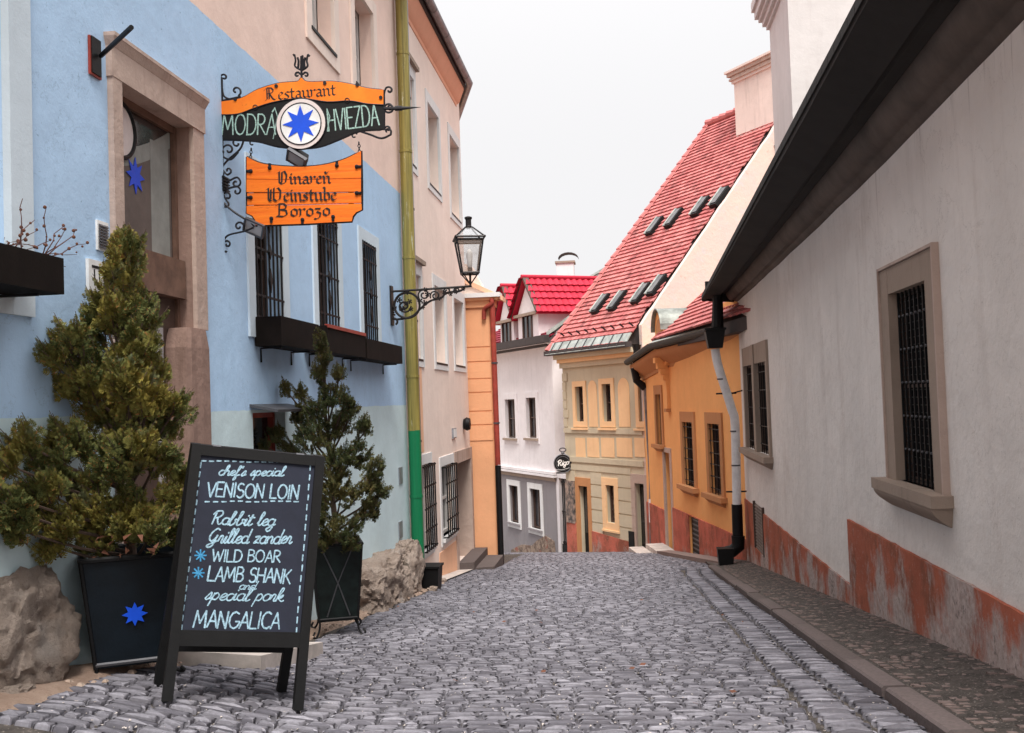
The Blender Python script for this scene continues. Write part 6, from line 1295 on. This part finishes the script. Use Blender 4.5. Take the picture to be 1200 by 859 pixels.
# ------------------------------------------------------------------ chalk board
t = thing('chalkboard', 'black A-frame chalkboard listing the chef\'s specials in pale blue chalk', 'sandwich board', gr(270, 825))
Bl, Br = gr(192, 823), gr(347, 832); Tl = atd(225, 526, Bl.y+.22); Tr = atd(374, 531, Br.y+.24)
ctr_b, ctr_t = (Bl+Br)/2, (Tl+Tr)/2; tt = ((Br-Bl).normalized()+(Tr-Tl).normalized()).normalized(); vv = (ctr_t-ctr_b); HB = vv.length; vv = (vv-tt*vv.dot(tt)).normalized()
FB = Plane(ctr_b, tt, vv); W2 = ((Br-Bl).length+(Tr-Tl).length)/4
c4 = [FB.fp(*p) for p in ((222, 525), (374, 531), (350, 761), (204, 745))]
uL, uRr = (FB.fp(225, 560)[0]+FB.fp(193, 815)[0])/2-.015, (FB.fp(373, 560)[0]+FB.fp(346, 820)[0])/2+.03
vT = FB.fp(298, 528)[1]; vB = FB.fp(280, 750)[1]; fw = .046
ztop = FB.pt(0, vT).z
# lift plane so legs meet the ground
def leg(u, w0, w1, v0, v1, nm='leg', Fx=None): return MB().box(Fx or FB, u-fw/2, u+fw/2, v0, v1, w0, w1).build(nm, 'black_paint', t)
def footv(F, u):
    v = .4
    while True:
        p = F.pt(u, v)
        if p.z < G(p.x, p.y)+.006 or v < -1: return v
        v -= .005
leg(uL+fw/2, -.02, .02, footv(FB, uL), vT); leg(uRr-fw/2, -.02, .02, footv(FB, uRr), vT)
MB().box(FB, uL+fw, uRr-fw, vT-fw*1.05, vT-.002, -.018, .018).build('top_rail', 'black_paint', t); MB().box(FB, uL+fw, uRr-fw, vB-.03, vB+fw*.9, -.018, .018).build('bottom_rail', 'black_paint', t)
MB().box(FB, uL+fw, uRr-fw, vB+fw*.9, vT-fw*1.05, -.010, .006).build('slate_panel', 'slate_board', t)
rn = FB.n; hinge = FB.pt((uL+uRr)/2, vT-.01, -.03)
rb = (gr(239, 805)+gr(380, 812))/2; v2 = (hinge-rb); v2 = (v2-tt*v2.dot(tt)).normalized(); FB2 = Plane(rb, tt, v2); HB2 = (hinge-rb).length
uc2 = (hinge-rb).dot(tt); hwd = (uRr-uL)/2
for sg in (-1, 1):
    u = uc2+sg*(hwd-fw/2); MB().box(FB2, u-fw/2, u+fw/2, footv(FB2, u), HB2, -.02, .02).build('leg', 'black_paint', t)
MB().box(FB2, uc2-hwd+fw, uc2+hwd-fw, HB2-fw, HB2-.002, -.018, .018).build('top_rail', 'black_paint', t); MB().box(FB2, uc2-hwd+fw, uc2+hwd-fw, HB2-1.02, HB2-.95, -.018, .018).build('bottom_rail', 'black_paint', t); MB().box(FB2, uc2-hwd+fw, uc2+hwd-fw, HB2-.95, HB2-fw, -.008, .008).build('rear_panel', 'slate_board', t)
for u in (uL+.12, uRr-.12): MB().tube([FB.pt(u-.02, vT+.0, -.02), FB.pt(u+.02, vT+.0, -.02)], .012, 6).build('hinge', 'old_metal', t)
def C_(x, y): return (180+x*.41791, 500+y*.41791)
W_ = .0075
def chalk_line(txt, font, a_, b_, h_, pen=.05, slant=0., m='chalk_blue', jit=.03):
    mb = MB(); letters(mb, FB, txt, font, C_(*a_), C_(*b_), h_*.41791, pen, slant=slant, w=W_, jit=jit); mb.build('chalk_lettering', m, t)
chalk_line("chef's special", SCR, (180, 137), (362, 139), 27, .075, .3)
chalk_line('VENISON LOIN', CAP, (147, 196), (408, 204), 40, .06, .08)
chalk_line('Rabbit leg', SCR, (158, 274), (336, 278), 36, .062, .3)
chalk_line('Grilled zander', SCR, (148, 325), (384, 328), 38, .06, .3)
chalk_line('WILD BOAR', CAP, (162, 377), (356, 381), 33, .065, .05)
chalk_line('LAMB SHANK', CAP, (150, 432), (384, 440), 40, .058, .08)
chalk_line('and', SCR, (238, 456), (284, 456), 22, .07, .3)
chalk_line('special pork', SCR, (142, 485), (360, 490), 36, .055, .3)
chalk_line('MANGALICA', CAP, (110, 562), (354, 568), 46, .055, .08)
for cx, cy in ((131, 361), (125, 410)):
    mb = MB()
    for q in range(4):
        a_ = PI*q/4; d = (17*math.cos(a_), 17*math.sin(a_)); p0, p1 = V(FB.fp(*C_(cx-d[0], cy-d[1]))), V(FB.fp(*C_(cx+d[0], cy+d[1]))); dd = (p1-p0).normalized(); nn = V((-dd.y, dd.x))*.0035
        mb.quad(*[FB.pt(c.x, c.y, W_+q*2e-4) for c in (p0-nn, p1-nn, p1+nn, p0+nn)])
    mb.build('chalk_star', 'chalk_star', t)
def dash(a_, b_, n_):
    p0, p1 = V(FB.fp(*C_(*a_))), V(FB.fp(*C_(*b_))); mb = MB(); dd = (p1-p0).normalized(); nn = V((-dd.y, dd.x))*.0038
    for i in range(n_):
        q0, q1 = p0.lerp(p1, (i+.12+R_.uniform(-.05, .05))/n_), p0.lerp(p1, (i+.68)/n_); o_ = nn*R_.uniform(-.5, .5)
        mb.add([FB.pt(c.x, c.y, W_) for c in (q0-nn+o_, q1-nn*.8+o_, q1+dd*.003+o_, q1+nn*.8+o_, q0+nn+o_, q0-dd*.003+o_)], [(0,1,2,3,4,5)])
    mb.build('chalk_dashes', 'chalk_blue', t)
dash((132, 96), (440, 102), 15); dash((440, 104), (398, 590), 17); dash((132, 98), (76, 580), 18); dash((78, 574), (396, 590), 14); dash((140, 210), (412, 210), 12)

# ------------------------------------------------------------------ planters
def planter(c, hw0, hw1, h, ang, label, m, feet, star=False, dx=0.):
    z0 = c.z; t = thing('planter', label, 'planter', c); ca, sa = math.cos(ang), math.sin(ang)
    def q(a_, b_, hw, z): return V((c.x+hw*(ca*a_-sa*b_), c.y+hw*(sa*a_+ca*b_), z))
    cs = ((-1,-1), (1,-1), (1,1), (-1,1)); th = .012
    for i in range(4):
        (a0, b0), (a1, b1) = cs[i], cs[(i+1) % 4]
        MB().hexa([q(a0, b0, hw0, z0+feet), q(a1, b1, hw0, z0+feet), q(a1, b1, hw0-th, z0+feet), q(a0, b0, hw0-th, z0+feet), q(a0, b0, hw1, z0+h), q(a1, b1, hw1, z0+h), q(a1, b1, hw1-th, z0+h), q(a0, b0, hw1-th, z0+h)]).build('side_panel', m, t)
        MB().tube([q(a0, b0, hw0+.004, z0+feet), q(a0, b0, hw1+.004, z0+h)], .011, 6).build('corner_rail', 'black_metal', t)
        MB().tube([q(a0, b0, hw1+.006, z0+h), q(a1, b1, hw1+.006, z0+h)], .014, 6).build('rim', 'black_metal', t)
        MB().tube([q(a0, b0, hw0+.006, z0+feet+.02), q(a1, b1, hw0+.006, z0+feet+.02)], .011, 6).build('base_rail', 'old_metal' if star else 'black_metal', t)
        f0 = q(a0, b0, hw0, z0+feet); d = (q(a0, b0, 1, 0)-q(0, 0, 1, 0)).normalized()*.5
        MB().tube(cr([f0, f0-V((0, 0, feet*.55))+d*.02, f0-V((0, 0, feet*.95))+d*.10, f0-V((0, 0, feet*.8))+d*.16, f0-V((0, 0, feet*.55))+d*.12], 4), .009, 6).build('curled_foot', 'black_metal', t, smooth=True)
    b_ = MB(); b_.add([q(a_, b2, hw0-th, z0+feet+.01) for a_, b2 in cs], [(0,1,2,3)]); b_.add([q(a_, b2, hw1-.02, z0+h-.05) for a_, b2 in cs], [(0,1,2,3)]); b_.build('soil', 'soil', t)
    return t, q
pc1 = atd(140, 790, 4.95); pc1 = V((-2.55, 4.86, 0)); pc1.z = G(pc1.x, pc1.y)+.01
z_rim = atd(150, 655, 4.6).z
t1, q1 = planter(pc1, .175, .235, z_rim-pc1.z, math.radians(28), 'dark navy tapered metal planter with a bright blue star on its front', 'planter_metal', .05, True)
h1 = z_rim-pc1.z
pF0, pF1 = q1(-1, -1, .175, pc1.z+.05), q1(1, -1, .175, pc1.z+.05); pT0, pT1 = q1(-1, -1, .235, z_rim), q1(1, -1, .235, z_rim)
FP = Plane((pF0+pF1)/2, pF1-pF0, ((pT0+pT1)/2-(pF0+pF1)/2)); su, sv = FP.fp(158, 719)
flat(MB(), FP, [(su+.06*(1 if i % 2 == 0 else .55)*math.sin(PI*i/8), sv+.06*(1 if i % 2 == 0 else .55)*math.cos(PI*i/8)) for i in range(16)], .008, .011).build('blue_star', 'sign_blue', t1)
pc2 = gr(385, 742); pc2 = V((-2.40, 7.95, 0)); pc2.z = G(pc2.x, pc2.y)+.0
z_rim2 = atd(410, 640, 7.7).z
t2_, q2 = planter(pc2, .15, .195, z_rim2-pc2.z, math.radians(20), 'dark green metal planter with curled feet behind the chalkboard', 'planter_green', .12)
for sd_ in ((-1, -1, 1, -1), (1, -1, 1, 1)):          # brushed cross ornaments on two sides
    a0, b0, a1, b1 = sd_; zz0, zz1 = pc2.z+.16, z_rim2-.04
    P0, P1, P2_, P3 = q2(a0, b0, .152, zz0), q2(a1, b1, .152, zz0), q2(a1, b1, .193, zz1), q2(a0, b0, .193, zz1)
    o_3 = (q2((a0+a1)/2, (b0+b1)/2, .02, 0)-q2(0, 0, .02, 0)).normalized()*.006
    mb = MB(); mb.tube([P0.lerp(P1, .2)+o_3, P3.lerp(P2_, .5).lerp(P0.lerp(P1, .5), .5)+o_3, P3.lerp(P2_, .2)+o_3], .006, 5); mb.tube([P0.lerp(P1, .8)+o_3, P3.lerp(P2_, .5).lerp(P0.lerp(P1, .5), .5)+o_3, P3.lerp(P2_, .8)+o_3], .006, 5); mb.build('cross_ornament', 'old_metal', t2_)

# ------------------------------------------------------------------ conifers
def spray(mb, p, d, size, r):
    """flat feathery shoot: a spine with paired scale-leaf fingers"""
    d = d.normalized(); s = d.cross(V((r.uniform(-1, 1), r.uniform(-1, 1), r.uniform(-1, 1)))); s = s.normalized() if s.length > 1e-3 else d.orthogonal().normalized()
    w = size*.092; n_ = 3; k_ = len(mb.v); up = d.cross(s)
    vs = [p, p+d*size*.5+s*w, p+d*size, p+d*size*.5-s*w]; fs = [(0, 1, 2, 3)]
    for i in range(n_):
        b_ = p+d*size*(.12+.24*i); l_ = size*(.62-.13*i)
        for sg in (-1, 1):
            e = (d*.75+s*sg*.85+up*r.uniform(-.35, .35)).normalized(); x = e.cross(up).normalized()*w*.9; k2 = len(vs); vs += [b_, b_+e*l_*.5+x, b_+e*l_, b_+e*l_*.5-x]; fs.append((k2, k2+1, k2+2, k2+3))
    mb.v += vs; mb.f += [tuple(i+k_ for i in f) for f in fs]
def conifer(base, clumps, m, label, seed, trunk_top, size, plumes, per, droop=.0, spread=.18):
    r = random.Random(seed); t = thing('conifer', label, 'shrub', base); tr = MB(); n_ = 8
    tp = [base.lerp(trunk_top, i/n_)+V((r.uniform(-.015, .015), r.uniform(-.015, .015), 0)) for i in range(n_+1)]
    MB().tube(tp, [.028*(1-i/n_*.85) for i in range(n_+1)], 7).build('trunk', 'bark', t)
    br = MB(); fo = MB()
    for px, py, d, rad in clumps:
        d = min(d, (XL+.02+rad*d/FOC*.8)/(ray(px, py).x/ray(px, py).y)) if px < 250 else d
        c = atd(px, py, d); R3 = rad*d/FOC; f_ = max(0, min(.92, (c.z-base.z)/(trunk_top.z-base.z)*.85-.12)); st = base.lerp(trunk_top, f_)
        br.tube(cr([st, st.lerp(c, .5)+V((0, 0, -.02)), c], 3), [.011, .010, .009, .008, .007, .006, .004], 5)
        for _ in range(max(2, round(plumes*(rad/30)**1.5))):
            while True:
                q = V((r.uniform(-1, 1), r.uniform(-1, 1), r.uniform(-1, 1)))
                if q.length < 1: break
            a_ = c+q*R3*.75; out = (a_-base.lerp(trunk_top, f_)); out.z *= .5; out = out.normalized() if out.length > 1e-3 else V((0, -1, 0))
            ax = (out*.9+V((0, 0, .75-droop))+q*.55+V((r.uniform(-.3, .3), r.uniform(-.3, .3), r.uniform(-.2, .3)))).normalized(); ln = r.uniform(.6, 1.25)*size*2.6
            b0 = a_-ax*ln*.4; pts = [b0, b0+ax*ln*.5+V((0, 0, .01)), b0+ax*ln+V((0, 0, .02))]; br.tube(pts, [.004, .003, .0012], 4)
            side = ax.cross(V((r.uniform(-.5, .5), r.uniform(-.5, .5), r.uniform(-.4, 1)))); side = side.normalized() if side.length > 1e-3 else ax.orthogonal().normalized(); nrm = ax.cross(side)
            for i in range(per):                # flat fan: shoots left and right of the axis, shorter toward the tip
                u = (i+r.random())/per; p = b0+ax*ln*u; sg = 1 if i % 2 else -1; wd = size*(1.15-.85*u); lat = side*sg+nrm*r.uniform(-.3, .3)
                st2 = 2 if u < .75 else 1
                for k2 in range(st2):
                    q2_ = p+(lat*.8+ax*.5)*wd*k2*.75; spray(fo, q2_, ax*.75+lat*(.95-.55*u)+V((0, 0, .08)), wd*(.95-.2*k2)*r.uniform(.75, 1.15), r)
    br.build('branches', 'bark', t, kind='stuff'); fo.build('foliage', m, t, kind='stuff'); return t
D = 4.75
cl1 = [(150,286,D,19),(147,306,D,27),(138,334,D-.05,34),(118,362,D,24),(158,352,D+.1,26),(168,372,D,28),(130,368,D-.15,26),(120,392,D+.05,30),(80,400,D-.05,26),(62,420,D,18),(98,420,D+.1,26),(160,410,D-.1,36),(140,440,D+.15,34),(95,452,D-.1,34),(185,435,D,22),(175,470,D-.1,32),(190,500,D+.1,24),(125,490,D,44),(82,520,D-.1,34),(60,545,D,28),(50,575,D-.12,30),(185,535,D-.1,30),(10,545,D-.1,18),(5,580,D-.1,24),(135,550,D-.15,44),(95,585,D,40),(70,610,D-.15,32),(200,585,D-.05,22),(212,555,D,14),(150,600,D-.1,40),(110,632,D-.1,32),(178,622,D-.1,32),(25,622,D-.15,24),(205,480,D,20),(30,520,D-.1,22),(18,600,D-.2,28),(155,525,D-.2,36),(150,445,D-.2,34),(60,640,D-.1,20),(205,625,D,18)]
base1 = V((pc1.x, pc1.y, z_rim-.05)); top1 = atd(148, 300, 4.78)
conifer(base1, cl1, 'juniper', 'tall bushy conifer with olive and rusty foliage in the navy planter', 3, top1, .050, 18, 28)
D = 7.75
cl2 = [(376,394,D,5),(378,405,D,8),(380,420,D,11),(376,438,D,13),(352,462,D-.1,11),(334,456,D,8),(398,440,D,10),(405,466,D-.1,13),(385,465,D,16),(370,480,D-.1,18),(412,482,D,14),(350,490,D,16),(325,512,D,13),(310,522,D-.1,8),(395,498,D+.1,24),(428,505,D,16),(365,515,D-.1,26),(340,530,D,18),(415,530,D,26),(440,548,D-.1,14),(390,545,D-.1,30),(448,575,D,10),(430,570,D-.1,20),(360,555,D,24),(400,580,D-.1,28),(430,600,D,18),(370,600,D-.1,26),(405,618,D-.1,24),(435,588,D,14),(380,635,D-.1,18),(412,640,D,13)]
base2 = V((pc2.x, pc2.y, z_rim2-.05)); top2 = atd(377, 400, 7.95)
conifer(base2, cl2, 'thuja', 'smaller dark conifer with a thin spiky top in the green planter', 11, top2, .046, 34, 22, spread=.1)
# brown dead leaves caught low in the tall conifer
mb = MB()
for i in range(26):
    p = atd(R_.uniform(100, 180), R_.uniform(625, 660), 4.5+R_.uniform(-.05, .1)); v3 = [p+V((R_.uniform(-.03, .03), R_.uniform(-.02, .02), R_.uniform(-.02, .02))) for _ in range(3)]; mb.add(v3, [(0,1,2)])
mb.build('dead_leaves', 'red_leaf', t1, kind='stuff')

# ------------------------------------------------------------------ rocks
def rock(c, sx, sy, sz, seed, label, m='sandstone_rock', ang=0., sub=5, amp=.38, thing_=True):
    bm = bmesh.new(); bmesh.ops.create_icosphere(bm, subdivisions=sub, radius=1.0); off = V((seed*7.3, seed*3.1, seed*1.7))
    for v in bm.verts:
        d = v.co.normalized(); n0 = noise.noise(d*1.2+off); n1 = noise.noise(d*2.6+off*2); n2 = noise.noise(d*6+off*3); n3 = noise.noise(d*14+off); rg = 1-abs(noise.noise(V((d.x*2.2, d.y*2.2, d.z*3.6))+off*1.3))*2
        q = V((max(-.78, min(.78, d.x)), max(-.78, min(.78, d.y)), max(-.8, min(.74, d.z))))*1.2
        v.co = q*(1+amp*(.55*n0+.42*n1-1.1*max(0, rg-.80))+.11*n2+.05*n3)
    mb = MB(); ca, sa = math.cos(ang), math.sin(ang)
    mb.v = [V((c[0]+(v.co.x*ca-v.co.y*sa)*sx, c[1]+(v.co.x*sa+v.co.y*ca)*sy, c[2]+v.co.z*sz)) for v in bm.verts]; mb.f = [tuple(v.index for v in f.verts) for f in bm.faces]; bm.free()
    o = mb.build('rock', m, None, smooth=True, label=label, category='rock'); o.data.set_sharp_from_angle(angle=math.radians(38)); return o
c_ = atd(0, 738, 4.35); rock((-2.83, 4.26, c_.z-.02), .17, .30, .31, 1, 'large fissured sandstone boulder at the left edge beside the navy planter', amp=.35)
c_ = atd(34, 790, 4.5); rock((c_.x, 4.55, c_.z-.05), .12, .16, .14, 2, 'low broken stone between the big boulder and the navy planter')
c_ = atd(12, 806, 4.1); rock((c_.x, 4.1, c_.z-.04), .10, .10, .06, 9, 'small flat pale stone in front of the big boulder at left', sub=4)
rk = [((428, 692), 9.9, .26, .42, .30, 3, 'pale rounded rock beside the green planter foot, left end of the outcrop'), ((448, 690), 10.9, .24, .45, .30, 4, 'broad pale rock in the middle of the outcrop under the pale wall'), ((470, 672), 12.0, .16, .38, .36, 5, 'reddish upright rock next to the green drainpipe'), ((452, 652), 12.0, .13, .32, .20, 6, 'dark topped rock on the ridge of the outcrop by the pale wall'), ((466, 706), 11.4, .16, .3, .16, 7, 'low split rock at the road edge before the drain box'), ((437, 668), 10.8, .2, .3, .2, 8, 'grassy brown rock at the back of the outcrop near the conifer')]
for (px, py), d, sx, sy, sz, sd_, lab in rk:
    c_ = atd(px, py, d); rock((max(XL+.08, c_.x), d, c_.z), sx, sy, sz, sd_, lab, amp=.42)
# weeds
for (px, py, d, lab) in ((471, 668, 11.6, 'small green weed tuft on the rocks by the green pipe'), (450, 652, 11.6, 'dry weed tuft on top of the rock outcrop')):
    mb = MB(); c_ = atd(px, py, d)
    for i in range(46):
        a_ = R_.uniform(0, 6.3); l_ = R_.uniform(.05, .13); b_ = c_+V((R_.uniform(-.06, .06), R_.uniform(-.08, .08), -.03)); e = V((math.cos(a_)*.5, math.sin(a_)*.5, 1)).normalized()*l_; s2 = V((-math.sin(a_), math.cos(a_), 0))*.006
        mb.add([b_-s2, b_+s2, b_+e], [(0,1,2)])
    mb.build('weed', 'thuja', None, label=lab, category='plant')
# loose stones by the drain box and along the dirt strip
for i, (px, py, lab) in enumerate([(508, 692, 'small pale stone lying beside the black drain box'), (519, 682, 'little reddish stone at the foot of the cream wall')]):
    c_ = gr(px, py); rock((c_.x, c_.y, c_.z+.02), .05, .06, .035, 20+i, lab, sub=3)
mb = MB()
for i in range(260):
    y = R_.uniform(4.0, 13.5); x = R_.uniform(-2.75, -2.5); r = R_.uniform(.006, .022); p = V((x, y, G(x, y)+.0))
    mb.v += [p+V((r*a_, r*b_, r*c_)) for a_, b_, c_ in ((-1,-.8,0), (1,-.9,0), (.9,1,0), (-.8,1,0), (-.5,-.5,.8), (.6,-.4,.9), (.4,.6,.7), (-.5,.5,.8))]; k_ = len(mb.v)-8; mb.f += [tuple(k_+j for j in f) for f in ((4,5,6,7), (0,1,5,4), (1,2,6,5), (2,3,7,6), (3,0,4,7))]
mb.build('pebbles', 'rock', strip, kind='stuff')
